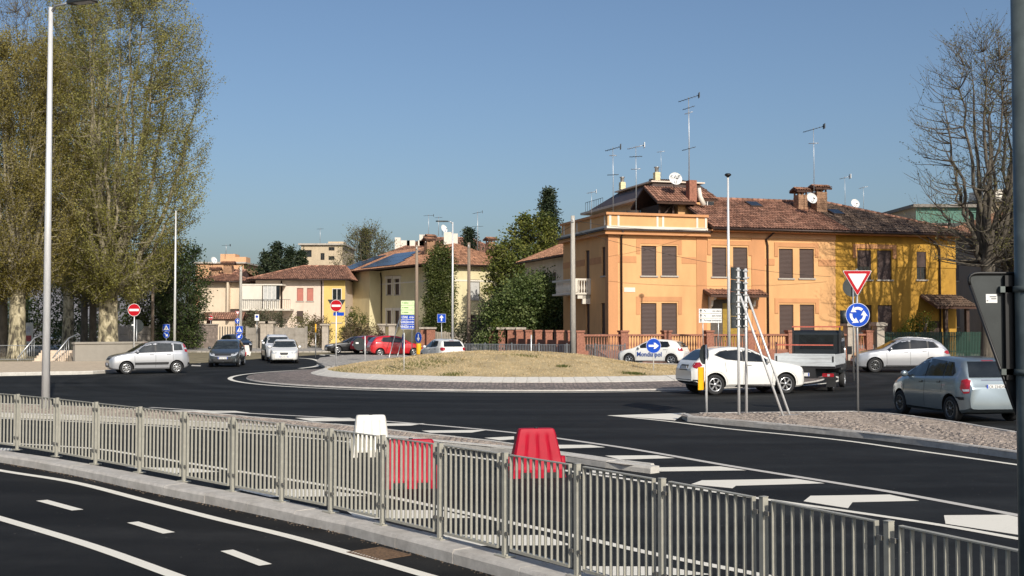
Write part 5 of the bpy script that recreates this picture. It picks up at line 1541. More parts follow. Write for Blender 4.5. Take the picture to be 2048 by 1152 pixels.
# ------------------------------------------------------------------ plastic road barriers
def barrier(label, px, py, rz, mat, wb, wt, h, db=0.42, dt=0.17, tilt=0.0):
    q = gp(px, py)
    t = thing('road_barrier', label, 'road barrier', (q.x, q.y, 0), rz, 'plastic road barriers behind the fence')
    t.rotation_euler = (tilt, 0, rz)
    n = 25
    rows = []
    zs = [0.0, 0.02, 0.12, 0.16, 0.3, 0.45, 0.60, 0.63, 0.675, 0.695, 0.70]
    vs = []
    def loop(z):
        k = z / 0.70
        w = wb * (1 - k) + wt * k; d = db * (1 - k) + dt * k
        if z < 0.15: d = db * .97
        sh = {0.675: .985, 0.695: .95, 0.70: .86}.get(z, 1.0)
        pts = []
        for s in (-1, 1):
            for i in range(n):
                u = -1 + 2 * i / (n - 1)
                groove = -0.016 if (0.15 < z < 0.62 and (i % 6) == 0 and 2 < i < n - 3) else 0.0
                e = 1 - 0.30 * max(0, abs(u) - 0.93) / 0.07
                pts.append((u * s * w / 2 * sh * (-1), s * (d / 2 * e * sh + groove), z * h / 0.70))
        return pts
    for z in zs: rows.append(loop(z))
    m = len(rows[0])
    for r_ in rows: vs += r_
    fs = [(i * m + k, i * m + (k + 1) % m, (i + 1) * m + (k + 1) % m, (i + 1) * m + k) for i in range(len(rows) - 1) for k in range(m)]
    fs.append(tuple(reversed(range(m)))); fs.append(tuple((len(rows) - 1) * m + k for k in range(m)))
    mb = MB(); mb.add(vs, fs, 0, False)
    me = mb.mesh('shell', mat)
    bm = bmesh.new(); bm.from_mesh(me); bmesh.ops.recalc_face_normals(bm, faces=bm.faces); bm.to_mesh(me); bm.free()
    me.polygons.foreach_set('use_smooth', [True] * len(me.polygons)); me.set_sharp_from_angle(angle=R(28))
    link('shell', me, t)
    for x in (-wb * .22, wb * .22):
        MB().bx(x - .085, x + .085, -db * .486, db * .486, -.001, .085).build('fork_slot_shade', SBLACK, t)  # black boxes on the shell, painted shade of the fork openings
    for s in (-1, 1):
        MB().tube((s * (wb / 2 - .02), 0, .10), (s * (wb * .42 + wt * .06), 0, .30), .05, n=10).build('coupling', mat, t)
    MB().tube((0, 0, h - .01), (0, 0, h + .015), .03, n=10).build('filler_cap', SBLACK, t)
    return t
BRED = M('barrier_red', (0.38, 0.004, 0.022), 0.55, spec=0.25, var=0.10, scale=5, dirt=0.15)
BWHT = M('barrier_white', (0.72, 0.69, 0.62), 0.5, var=0.07, scale=6, dirt=0.3)
barrier('white plastic barrier standing behind the fence', 741, 912, R(12), BWHT, 0.68, 0.50, 0.71)
barrier('red plastic barrier directly behind the fence bars, left of the other red one', 821, 974, R(8), BRED, 0.76, 0.64, 0.665)
barrier('red plastic barrier rising well above the fence, right one', 1072, 953, R(10), BRED, 0.86, 0.54, 0.72)
for px, mat_, lab in ((484, BRED, 'small red plastic barrier by the dark grey car in the distance'), (493, BWHT, 'small white plastic barrier by the dark grey car in the distance')):
    Y = 86.0 if px == 484 else 86.6
    b = barrier(lab, 700, 900, R(5), mat_, 0.62, 0.36, 0.80, 0.4, 0.17)
    b.location = (pp(px, 690, Y).x, Y, 0)
    b['group'] = 'plastic barriers by the far crossing'

# ------------------------------------------------------------------ buildings
def stucco(name, col, dirt=0.18, var=0.05):
    return M(name, col, 0.9, var=var * 1.3, scale=1.5, bump=0.25, bscale=60, dirt=dirt * 1.35, stretch=(1, 1, .35))
W_PEACH = stucco('stucco_peach', (0.68, 0.385, 0.172))
W_PEACHD = stucco('stucco_peach_dark', (0.56, 0.275, 0.125))
W_PEACHP = stucco('stucco_peach_pink', (0.66, 0.40, 0.22), 0.35)
W_YELLOW = stucco('stucco_ochre', (0.50, 0.275, 0.040), 0.4, 0.14)
W_WHITE = stucco('stucco_white', (0.72, 0.67, 0.58), 0.25)
W_CREAM = stucco('stucco_cream', (0.68, 0.56, 0.42), 0.3)
W_PINK = stucco('stucco_pink_cream', (0.70, 0.58, 0.48), 0.15)
W_LEMON = stucco('stucco_lemon', (0.68, 0.50, 0.17), 0.15)
W_PALEY = stucco('stucco_pale_yellow', (0.66, 0.585, 0.36), 0.2)
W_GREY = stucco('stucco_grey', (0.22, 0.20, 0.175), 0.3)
W_ORANGE = stucco('stucco_salmon', (0.62, 0.36, 0.20), 0.15)
W_BEIGE = stucco('stucco_beige', (0.52, 0.42, 0.29), 0.25)
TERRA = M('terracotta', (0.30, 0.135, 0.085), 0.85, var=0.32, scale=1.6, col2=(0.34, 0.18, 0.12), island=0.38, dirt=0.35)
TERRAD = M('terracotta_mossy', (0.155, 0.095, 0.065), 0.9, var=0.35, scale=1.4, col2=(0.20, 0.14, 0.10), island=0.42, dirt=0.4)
TERRAL = M('terracotta_light', (0.42, 0.215, 0.125), 0.85, var=0.25, scale=1.6, island=0.35, dirt=0.25)
TERRAS = M('roof_under', (0.10, 0.055, 0.04), 0.9, var=0.2)
SHUT = M('shutter_brown', (0.064, 0.038, 0.031), 0.55, var=0.10, scale=1.5, bump=0.0)
nt = SHUT.node_tree
_w = node(nt, 'ShaderNodeTexWave', bands_direction='Z'); _w.inputs['Scale'].default_value = 3.6
_t = node(nt, 'ShaderNodeTexCoord'); nt.links.new(_t.outputs['Object'], _w.inputs['Vector'])
_b = node(nt, 'ShaderNodeBump'); _b.inputs['Strength'].default_value = 0.6; _b.inputs['Distance'].default_value = 0.02
nt.links.new(_w.outputs['Fac'], _b.inputs['Height']); nt.links.new(_b.outputs[0], nt.nodes['Principled BSDF'].inputs['Normal'])
SHUTR = M('shutter_salmon', (0.45, 0.16, 0.12), 0.6, var=0.08, scale=3)
FRAME = M('window_frame', (0.06, 0.04, 0.03), 0.6, var=0.1)
FRAMEW = M('window_frame_white', (0.66, 0.64, 0.6), 0.5, var=0.06)
WGLASS = M('window_glass', (0.02, 0.024, 0.028), 0.06, var=0.3, scale=1.5, spec=0.6)
CURT = M('curtain', (0.5, 0.5, 0.48), 0.9, var=0.15, scale=5)
SILL = M('stone_sill', (0.44, 0.40, 0.35), 0.85, var=0.12, scale=6, dirt=0.3)
GUTTER = M('gutter_copper', (0.045, 0.026, 0.020), 0.5, metal=0.4, var=0.2, scale=8)
BRICK = M('brick_wall', (0.30, 0.13, 0.085), 0.9, var=0.3, scale=9, dirt=0.35, island=0.12)
CHIMB = M('chimney_brick', (0.34, 0.20, 0.12), .9, var=.35, scale=5, dirt=.4, island=.2)
TIMB = M('timber_dark', (0.06, 0.035, 0.025), 0.8, var=0.25, scale=6)
SOLAR = M('solar_panel', (0.014, 0.022, 0.045), 0.15, var=0.2, scale=3, spec=0.6)

def facade(root, W, H, holes, mat, loc, rz, z0=0.0, name='wall', thick=0.22):
    """wall with real openings: front face cut round every hole, reveals going in"""
    xs = sorted(set([0, W] + [h[0] for h in holes] + [h[0] + h[2] for h in holes]))
    zs = sorted(set([z0, H] + [h[1] for h in holes] + [h[1] + h[3] for h in holes]))
    mb = MB()
    def inside(x, z): return any(h[0] < x < h[0] + h[2] and h[1] < z < h[1] + h[3] for h in holes)
    for a, b in zip(xs, xs[1:]):
        for c, d in zip(zs, zs[1:]):
            if not inside((a + b) / 2, (c + d) / 2):
                mb.quad((a, 0, c), (b, 0, c), (b, 0, d), (a, 0, d))
    for x, z, w, h in [hh[:4] for hh in holes]:
        t = thick
        mb.quad((x, 0, z), (x, 0, z + h), (x, t, z + h), (x, t, z)); mb.quad((x + w, 0, z + h), (x + w, 0, z), (x + w, t, z), (x + w, t, z + h))
        mb.quad((x, 0, z + h), (x + w, 0, z + h), (x + w, t, z + h), (x, t, z + h)); mb.quad((x, 0, z), (x, t, z), (x + w, t, z), (x + w, 0, z))
    o = mb.build(name, mat, root, loc, rz)
    for h in holes:
        window(o, *h)
    return o
def window(wall, x, z, w, h, style='shutter', sill=True, sh=None):
    """one opening filled: roller shutter, half-raised shutter or plain glazing, with frame and sill"""
    o = link('window', None, wall, (x, 0, z))
    sh = sh or SHUT
    if style == 'shutter':
        MB().bx(0.0, w, 0.10, 0.14, 0, h).build('shutter', sh, o)
        MB().bx(0.0, 0.03, 0.085, 0.10, 0, h).build('shutter_guide', FRAME, o); MB().bx(w - 0.03, w, 0.085, 0.10, 0, h).build('shutter_guide', FRAME, o)
    else:
        fr = FRAMEW if style in ('white', 'open') else FRAME
        f = 0.06
        MB().bx(0, f, 0.10, 0.16, 0, h).bx(w - f, w, 0.10, 0.16, 0, h).bx(f, w - f, 0.10, 0.16, 0, f).bx(f, w - f, 0.10, 0.16, h - f, h).bx(w / 2 - .03, w / 2 + .03, 0.105, 0.155, f, h - f).build('frame', fr, o)
        for s in (0, 1):
            MB().bx(f + s * (w / 2 - f + .03), w / 2 - .03 + s * (w / 2 - f + .03), 0.125, 0.135, f, h - f).build('pane', WGLASS, o)
        MB().bx(f, w * .3, 0.20, 0.21, f, h - f).bx(w * .7, w - f, 0.20, 0.21, f, h - f).build('curtain', CURT, o)
        if style == 'half':
            MB().bx(0.0, w, 0.05, 0.09, h * .45, h).build('shutter', sh, o)
    if sill:
        MB().bx(-.10, w + .10, -.09, 0.10, -.10, 0.0).build('sill', SILL, o)
    return o
def tiles(root, poly, mat, pitch=0.21, row=0.42, name='roof_tiles', lift=0.03, under=None, flare=0.09):
    """half-round clay tiles laid in columns over a flat convex roof plane; poly[0]-poly[1] is the eave"""
    P = [Vector(p) for p in poly]
    e = (P[1] - P[0]).normalized()
    n = e.cross(P[2] - P[0]).normalized()
    if n.z < 0: n = -n
    u = n.cross(e).normalized()
    if u.z < 0: u = -u
    q = [((p - P[0]).dot(e), (p - P[0]).dot(u)) for p in P]
    smin, smax = min(a for a, b in q), max(a for a, b in q)
    rng = random.Random(int(abs(P[0].x * 100)) + len(name))
    V, F = [], []
    s = smin + pitch / 2
    m = len(q)
    while s < smax:
        ts = []
        for i in range(m):
            (a, b), (c, d) = q[i], q[(i + 1) % m]
            if (a - s) * (c - s) < 0: ts.append(b + (d - b) * (s - a) / (c - a))
        if len(ts) >= 2:
            t0, t1 = min(ts), max(ts)
            t = t0 - rng.uniform(0.02, 0.07)
            while t < t1 - 0.1:
                te = min(t + row * 1.08, t1)
                js = rng.uniform(-.012, .012); tl = rng.uniform(0, .012)
                base = len(V)
                for (tt, r, up) in ((t, flare, 0.022 + tl), (te, flare * 0.82, 0.0)):
                    c = P[0] + e * (s + js) + u * tt + n * (lift + up)
                    for k in range(5):
                        a = math.pi * k / 4
                        V.append(c - e * math.cos(a) * r + n * math.sin(a) * r * 0.75)
                for k in range(4):
                    F.append((base + k, base + k + 1, base + 6 + k, base + 5 + k))
                t += row
        s += pitch
    if V:
        me = np_mesh(name, np.array([tuple(v) for v in V]), np.array(F), [mat])
        o = link(name, me, root); o['kind'] = 'stuff'
    mb = MB(); k = len(P)
    mb.add([p for p in P] + [p - n * 0.14 for p in P], [tuple(range(k)), tuple(reversed(range(k, 2 * k)))] + [(i, k + i, k + (i + 1) % k, (i + 1) % k) for i in range(k)])
    b = mb.build('roof_slab', under or TERRAS, root)
    bm = bmesh.new(); bm.from_mesh(b.data); bmesh.ops.recalc_face_normals(bm, faces=bm.faces); bm.to_mesh(b.data); bm.free()
    return b
def hip_roof(root, x0, x1, y0, y1, ze, zr, ridge, mat, mats=None, ov=0.6, back=True):
    """hipped roof over a rectangle; ridge = (x_left, x_right) along the middle"""
    ym = (y0 + y1) / 2
    A, B, C, D = (x0 - ov, y0 - ov, ze), (x1 + ov, y0 - ov, ze), (x1 + ov, y1 + ov, ze), (x0 - ov, y1 + ov, ze)
    L, Rr = (ridge[0], ym, zr), (ridge[1], ym, zr)
    r = link('roof', None, root)
    tiles(r, [A, B, Rr, L], mat)
    tiles(r, [D, A, L], mat)
    tiles(r, [B, C, Rr], mat)
    if back: tiles(r, [C, D, L, Rr], mat, row=1.2, pitch=0.5)
    m = MB()
    for a, b in ((L, Rr), (A, L), (B, Rr)):
        a, b = Vector(a) + Vector((0, 0, .06)), Vector(b) + Vector((0, 0, .06))
        n = max(2, int((b - a).length / 0.42))
        for k in range(n):
            m.tube(a.lerp(b, k / n), a.lerp(b, (k + 1.06) / n), 0.12, 0.10, 8)
    m.build('ridge_tiles', mat, r)['kind'] = 'stuff'
    g = MB()
    g.tube((x0 - ov, y0 - ov - .07, ze - .06), (x1 + ov, y0 - ov - .07, ze - .06), .07, n=8)
    g.tube((x0 - ov - .07, y0 - ov, ze - .06), (x0 - ov - .07, y1 + ov, ze - .06), .07, n=8)
    g.build('gutter', GUTTER, r)
    return r
def chimney(root, x, y, z0, z1, w, mat=None, cap='tile'):
    c = link('chimney', None, root, (x, y, 0))
    mat = mat or BRICK
    bm_ = MB()
    n = max(2, int((z1 - z0) / 0.16))
    for k in range(n):
        e = 0.012 * (k % 2)
        bm_.bx(-w / 2 + e, w / 2 - e, -w / 2 + e, w / 2 - e, z0 + (z1 - z0) * k / n, z0 + (z1 - z0) * (k + .93) / n)
    bm_.bx(-w / 2 + .02, w / 2 - .02, -w / 2 + .02, w / 2 - .02, z0, z1)
    bm_.build('stack', mat, c)
    if cap == 'tile':
        for s in (-1, 1):
            for k in (-1, 0, 1): MB().bx(k * w * .4 - .05, k * w * .4 + .05, s * w * .42 - .05, s * w * .42 + .05, z1, z1 + .28).build('cap_pier', mat, c)
        tiles(c, [(-w * .8, -w * .8, z1 + .28), (w * .8, -w * .8, z1 + .28), (w * .8, 0, z1 + .52), (-w * .8, 0, z1 + .52)], TERRAL, pitch=.19, row=.34, name='cap_tiles')
        tiles(c, [(w * .8, w * .8, z1 + .28), (-w * .8, w * .8, z1 + .28), (-w * .8, 0, z1 + .52), (w * .8, 0, z1 + .52)], TERRAL, pitch=.19, row=.34, name='cap_tiles')
    else:
        MB().lathe([(w * .35, z1), (w * .35, z1 + .4), (w * .5, z1 + .42), (w * .5, z1 + .5), (.001, z1 + .52)], 12).build('cowl', GALV, c)
    return c
ANT = M('aerial_metal', (0.50, 0.51, 0.52), 0.4, metal=0.6, var=0.1)
ANTD = M('aerial_dark', (0.05, 0.055, 0.06), 0.5, metal=0.3, var=0.1)
def aerial(label, px, ytop, ybase, Y, arms, r=0.028):
    """roof aerial: mast, yagi booms with cross elements"""
    b = pp(px, ybase, Y); h = zpx(ytop, Y) - b.z
    t = thing('roof_aerial', label, 'aerial', b)
    MB().path([(0, 0, -.1), (0.02, 0, h * .5), (0, 0, h)], [r, r * .9, r * .7], 6).build('mast', ANT, t)
    for dz, L, tilt, n, mat in arms:
        m = MB()
        d = Vector((math.cos(tilt) * .93, -.36, math.sin(tilt))).normalized()
        c = Vector((0, -.03, h - dz))
        m.tube(c - d * L / 2, c + d * L / 2, .022, n=5)
        for k in range(n):
            q = c - d * L / 2 + d * L * (k + .5) / n
            ln = .16 + .16 * k / max(1, n)
            m.tube(q + Vector((.1, ln, 0)), q - Vector((.1, ln, 0)), .012, n=4)
        q = c + d * L * .5
        m.box(q, (.05, .5, .34)) if n > 4 else None
        m.build('antenna', mat, t)
    return t
def dish(label, px, py, Y, r, rz, txt=None, tilt=0.35):
    p = pp(px, py, Y)
    t = thing('satellite_dish', label, 'satellite dish', p, rz)
    me = MB()
    prof = [(0.001, 0.0), (r * .35, .02), (r * .7, .075), (r * .95, .14), (r, .155)]
    # bowl opening faces -Y
    vs, n = [], 28
    for rr, h in prof:
        for k in range(n):
            a = 2 * math.pi * k / n
            vs.append((rr * math.cos(a), -h, rr * math.sin(a)))
    m = MB(); m.add(vs, [(i * n + k, (i + 1) * n + k, (i + 1) * n + (k + 1) % n, i * n + (k + 1) % n) for i in range(len(prof) - 1) for k in range(n)], 0, True)
    bowl = m.build('bowl', M('dish_white', (0.70, 0.70, 0.68), 0.5, var=0.05), t); bowl.rotation_euler = (-tilt, 0, 0)
    MB().tube((0, -.05, -r * .9), (0, -r * 1.0, -r * .35), .018, n=6).tube((0, -r * 1.0, -r * .38), (0, -r * .8, -r * .2), .05, n=8).build('feed_arm', ANTD, bowl)
    MB().tube((0, .02, 0), (0, .25, -.1), .03, n=6).tube((0, .25, .1), (0, .25, -.9), .03, n=6).build('bracket', ANTD, t)
    if txt: text('dish_lettering', txt, r * .62, ANTD, bowl, (0, -.16, r * .3), (R(90), 0, 0), bold=.004)
    return t

# ---- the peach and ochre corner house
Y0 = 74.0
P0 = Vector((pp(1218, 700, Y0).x, Y0, 0))
A1 = math.atan2(0.287, 0.958)
house = thing('house', 'two storey corner house, peach at the left and ochre yellow at the right', 'house', P0, A1)
HL, HD = 26.6, 8.9
e1 = Vector((math.cos(A1), math.sin(A1), 0)); e2 = Vector((-math.sin(A1), math.cos(A1), 0))
def sx(px):
    """distance along the front wall seen at a pixel column"""
    u = (px - 1024) / FPX
    return (u * P0.y - P0.x) / (e1.x - u * e1.y)
def sz(py, s):
    """height on the front wall seen at a pixel row"""
    Yd = P0.y + e1.y * s
    return zpx(py, Yd)
def wpair(x0, x1, x2, x3, ytop, ybot, style=('shutter', 'shutter')):
    out = []
    for (a, b), st in zip(((x0, x1), (x2, x3)), style):
        s0, s1 = sx(a), sx(b)
        out.append((s0, sz(ybot, s0), s1 - s0, sz(ytop, s0) - sz(ybot, s0), st))
    return out
EAVE = 8.66
top_w = wpair(1283, 1313, 1324, 1354, 491, 551)
low_w = wpair(1282, 1313, 1323, 1354, 606, 668)
s1, s2, s3 = sx(1414), sx(1672), sx(1913)
shift_ = lambda L, d: [(h[0] - d, *h[1:]) for h in L]
facade(house, s1, 8.15, top_w + low_w, W_PEACH, (0, 0, 0), 0)
mid = wpair(1425, 1454, 1467, 1496, 494, 553) + wpair(1559, 1587, 1600, 1629, 497, 556) + wpair(1559, 1587, 1600, 1629, 609, 668)
door_x = (sx(1420), sx(1496))
mid_holes = [h for h in mid]
m0 = facade(house, s2 - s1, EAVE, shift_(mid_holes, s1), W_PEACH, (s1, 0.02, 0), 0)
yel = wpair(1716, 1744, 1756, 1785, 500, 559, ('half', 'shutter')) + wpair(1718, 1744, 1756, 1785, 610, 665)
a, b = sx(1835), sx(1854)
yel.append((a, sz(559, a), b - a, sz(503, a) - sz(559, a), 'half'))
facade(house, s3 - s2, EAVE, shift_(yel, s2), W_YELLOW, (s2, 0.03, 0), 0)
# shaded left wall and the others
def lx(px):
    u = (px - 1024) / FPX
    return (P0.x - u * P0.y) / (u * e2.y - e2.x)
lw = []
for (p0_, p1_, yt, yb) in ((1204, 1211.5, 493, 551), (1171, 1179, 500, 566), (1202, 1210, 606, 668), (1172, 1179, 606, 668)):
    t0, t1 = lx(p1_), lx(p0_)
    Yd = P0.y + e2.y * t0
    lw.append((HD - t1, zpx(yb, Yd), t1 - t0, zpx(yt, Yd) - zpx(yb, Yd), 'shutter'))
facade(house, HD, 8.15, lw, W_PEACH, (0, HD, 0), R(-90))
facade(house, HD + 2, EAVE, [], W_YELLOW, (s3, 0.03, 0), R(90))
facade(house, s3 - s1, EAVE, [], W_PEACH, (s3, HD + 2, 0), R(180)); facade(house, s1, 8.15, [], W_PEACH, (s1, HD, 0), R(180)); facade(house, 2, EAVE, [], W_PEACH, (s1, HD + 2, 0), R(-90))
# corner pilasters, string courses, window surrounds
MB().bx(-.04, .62, -.045, .0, 0, 8.1).bx(-.05, 0, -.04, .5, 0, 8.1).build('pilaster', W_PEACHD, house)
MB().bx(s1 - .75, s1 - .02, -.045, 0, 0, 8.1).build('pilaster', W_PEACHD, house)
MB().bx(sx(1497) + .25, sx(1530), -.03, .02, 0, EAVE - .5).build('pilaster', W_PEACHD, house)
def surround(s0, s1_, zt, h=0.55, step=0.5):
    m = MB()
    for a_, b_, c_, d_ in ((s0 - .35, s1_ + .35, zt + .12, zt + .42), (s0 - .35, s0 - .08, zt - h, zt + .12), (s1_ + .08, s1_ + .35, zt - h, zt + .12)):
        m.bx(a_, b_, -.028, .03, c_, d_)
    m.build('window_surround', W_PEACHD, house)
surround(sx(1283), sx(1354), sz(491, 2.5)); surround(sx(1282), sx(1354), sz(606, 2.5), .75)
surround(sx(1559), sx(1629), sz(497, 12.5)); surround(sx(1559), sx(1629), sz(609, 12.5), .6)
surround(sx(1716), sx(1785), sz(500, 18.5)); surround(sx(1425), sx(1496), sz(494, 9))
for (a_, b_) in ((.62, sx(1283) - .35), (sx(1354) + .35, s1 - .75), (sx(1530), sx(1559) - .35), (sx(1629) + .35, s2), (s2, sx(1716) - .35), (sx(1785) + .35, sx(1835) - .12), (sx(1854) + .12, s3)):
    MB().bx(a_, b_, -.022, .03, 6.35, 6.78).build('string_course', W_PEACHD if b_ <= s2 + .01 else W_YELLOW, house)
for (a_, b_) in ((.5, lx(1211.5) - .1), (lx(1204) + .1, lx(1179) - .1), (lx(1171) + .1, HD)):
    MB().bx(-.022, 0, a_, b_, 6.35, 6.78).build('string_course', W_PEACHD, house)
# parapet of the flat terrace
c = link('terrace_parapet', None, house)
MB().bx(-.38, s1 + .12, -.38, HD + .1, 8.15, 8.28).build('cornice', W_PEACHD, c)
MB().bx(-.50, s1 + .2, -.50, HD + .1, 8.40, 8.52).build('gutter', GUTTER, c)
MB().bx(-.30, s1 + .06, -.30, HD + .1, 8.28, 8.40).build('cornice', W_PEACH, c)
MB().bx(-.20, s1, -.20, .05, 8.52, 8.72).bx(-.20, .05, .05, HD, 8.52, 8.72).build('white_plinth', W_WHITE, c)
MB().bx(-.12, s1, -.12, .08, 8.72, 9.42).bx(-.12, .08, .08, HD, 8.72, 9.42).build('parapet_panel', W_PEACH, c)
for x in (.05, .62, 3.35, 3.75, s1 - .75, s1 - .12):
    MB().bx(x - .07, x + .07, -.16, -.12, 8.72, 9.42).build('parapet_pilaster', W_WHITE, c)
for y in (.35, 2.9, 5.6, 8.3):
    MB().bx(-.16, -.12, y - .08, y + .08, 8.72, 9.42).build('parapet_pilaster', W_WHITE, c)
MB().bx(-.26, s1 + .04, -.26, .16, 9.42, 9.58).bx(-.26, .16, .16, HD, 9.42, 9.58).build('parapet_cap', W_PEACHD, c)
MB().bx(0, s1, 0, HD, 8.3, 8.5).build('terrace_floor', SILL, c)
# downpipes
for px, top_ in ((1242, 8.4), (1535, EAVE), (1879, EAVE)):
    s_ = sx(px)
    if px == 1242: pts = [(s_, -.45, 8.45), (s_, -.12, 8.0), (s_, -.12, 0.2)]
    else: pts = [(s_ - (.3 if px == 1535 else -1.6) * -1, -.62, EAVE - .05), (s_ - (.1 if px == 1535 else .3) , -.1, EAVE - .6), (s_, -.09, EAVE - 1.0), (s_, -.09, 0.2)]
    MB().path(pts, .065, 8).build('downpipe', GUTTER, house)
# main tiled roof
ZR = 11.3
RX = 19.3
rf_ = link('roof', None, house)
yb_ = HD + 2 + .7; ym = 5.5
tiles(rf_, [(s1 + .15, -.75, EAVE + .06), (s2 + .8, -.75, EAVE + .06), (s2 + .8, ym, ZR), (s1 + .4, ym, ZR)], TERRA)
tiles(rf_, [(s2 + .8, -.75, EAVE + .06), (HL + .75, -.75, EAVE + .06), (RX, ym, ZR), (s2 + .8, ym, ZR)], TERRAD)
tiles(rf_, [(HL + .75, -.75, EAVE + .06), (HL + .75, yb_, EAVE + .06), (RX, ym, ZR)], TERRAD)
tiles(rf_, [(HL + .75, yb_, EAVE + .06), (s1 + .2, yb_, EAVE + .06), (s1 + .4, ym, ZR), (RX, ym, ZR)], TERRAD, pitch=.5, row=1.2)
m = MB()
for a_, b_, mm in (((s1 + .4, ym, ZR), (RX, ym, ZR), 0), ((RX, ym, ZR), (HL + .75, -.75, EAVE + .06), 0)):
    a_, b_ = Vector(a_) + Vector((0, 0, .08)), Vector(b_) + Vector((0, 0, .08)); n = int((b_ - a_).length / .42)
    for k in range(n): m.tube(a_.lerp(b_, k / n), a_.lerp(b_, (k + 1.06) / n), .13, .11, 8)
m.build('ridge_tiles', TERRA, rf_)['kind'] = 'stuff'
MB().tube((s1 + .1, -.84, EAVE - .02), (HL + .8, -.84, EAVE - .02), .085, n=8).build('gutter', GUTTER, rf_)
MB().bx(s1 + .05, HL + .6, -.72, .0, EAVE - .16, EAVE - .06).build('soffit', W_PEACHD, rf_)
MB().bx(s1, s2, -.05, .0, EAVE - .5, EAVE - .18).build('frieze', W_PEACHP, rf_)
def on_roof(s, k, w, d):
    """skylight lying in the front roof slope at k (0 eave, 1 ridge)"""
    y = -.75 + (ym + .75) * k; z = EAVE + .06 + (ZR - EAVE - .06) * k
    ang = math.atan2(ZR - EAVE, ym + .75)
    o = MB().bx(-w / 2, w / 2, -d / 2, d / 2, .10, .20).build('skylight', FRAME, rf_, (s, y, z)); o.rotation_euler = (ang, 0, 0)
    MB().bx(-w / 2 + .06, w / 2 - .06, -d / 2 + .06, d / 2 - .06, .202, .21).build('pane', WGLASS, o)
on_roof(sx(1530) + 1.5, .80, .95, 1.1); on_roof(sx(1688) + 1.3, .60, .95, 1.1)
chimney(house, sx(1598) + 2.5, 3.9, 9.6, 11.65, .72, CHIMB); chimney(house, sx(1630) + 2.6, 3.6, 9.4, 11.85, .84, CHIMB)
# roof shelter and red chimney above the terrace
sh_ = link('roof_shelter', None, house)
bx0, bx1, by0, by1 = 5.1, 9.4, 3.6, 7.4
MB().bx(bx0 + 1.6, bx1, by0 + .3, by1, 8.5, 10.9).build('wall', W_PEACH, sh_)
for x in (bx0 + .15, bx0 + 1.2): MB().bx(x - .07, x + .07, by0 + .2, by0 + .34, 8.5, 10.8).build('timber_post', TIMB, sh_)
MB().path([(bx0 + .2, by0 + .25, 9.6), (bx0 + 1.1, by0 + .25, 10.6)], .06, 6).build('timber_brace', TIMB, sh_)
yc = (by0 + by1) / 2
tiles(sh_, [(bx0 - .3, by0 - .5, 10.75), (bx0 + 2.6, by0 - .5, 10.75), (bx0 + 2.6, yc, 12.05), (bx0 - .3, yc, 12.05)], TERRA)
tiles(sh_, [(bx0 + 2.7, by0 + .1, 11.1), (bx1 + .3, by0 + .1, 11.1), (bx1 + .1, yc, 12.0), (bx0 + 2.7, yc, 12.0)], TERRA)
tiles(sh_, [(bx1 + .3, by1 + .5, 10.75), (bx0 - .3, by1 + .5, 10.75), (bx0 - .3, yc, 12.05), (bx1 + .3, yc, 12.05)], TERRA, pitch=.5, row=1.2)
MB().bx(bx0 + .3, bx0 + 1.2, by0 + .6, by1, 8.5, 10.7).build('opening_shade_block', TIMB, sh_)  # solid block, its dark colour stands in for shade inside the open gable
MB().bx(bx0 + 2.2, bx0 + 2.75, by0 - .3, by0 + .3, 10.7, 12.35).build('red_chimney', BRICK, sh_)
MB().path([(bx0 + 2.9, by0 - .35, 11.8), (bx0 + 2.95, by0 - .4, 11.2), (bx0 + 3.2, by0 - .45, 10.6)], [.12, .16, .2], 8).build('curved_bracket', W_WHITE, sh_)
wnd = MB().bx(bx0 + 3.3, bx0 + 4.3, by0 + .24, by0 + .3, 10.35, 10.95).build('window', WGLASS, sh_)
MB().bx(bx0 + 3.25, bx0 + 4.35, by0 + .2, by0 + .24, 10.95, 11.02).bx(bx0 + 3.77, bx0 + 3.83, by0 + .2, by0 + .24, 10.35, 10.95).build('frame', FRAMEW, wnd)
# balcony on the left wall
bal = link('balcony', None, house)
y0_, y1_ = lx(1184) , lx(1135)
zb_ = zpx(586, P0.y + e2.y * 4)
y0_ = 3.3
MB().bx(-1.15, 0, y0_, y1_, zb_ - .12, zb_).bx(-.55, 0, y0_ + .1, y0_ + .3, zb_ - .75, zb_ - .12).bx(-.9, 0, y0_ + .1, y0_ + .3, zb_ - .4, zb_ - .12).build('slab', W_WHITE, bal)
MB().bx(-1.15, -1.0, y0_, y1_, zb_ + .82, zb_ + .95).bx(-1.15, 0, y0_, y0_ + .15, zb_ + .82, zb_ + .95).bx(-1.17, -.93, y0_ - .02, y0_ + .22, zb_, zb_ + .95).bx(-.2, 0, y0_ - .02, y0_ + .2, zb_, zb_ + .95).build('rail', W_WHITE, bal)
balu = MB().lathe([(.05, 0), (.05, .06), (.035, .1), (.075, .3), (.04, .55), (.035, .7), (.05, .74), (.05, .82)], 10).mesh('baluster', W_WHITE)
for k in range(4): link('baluster', balu, bal, (-.82 + .19 * k, y0_ + .08, zb_))
for k in range(14): link('baluster', balu, bal, (-1.08, y0_ + .4 + .27 * k, zb_))
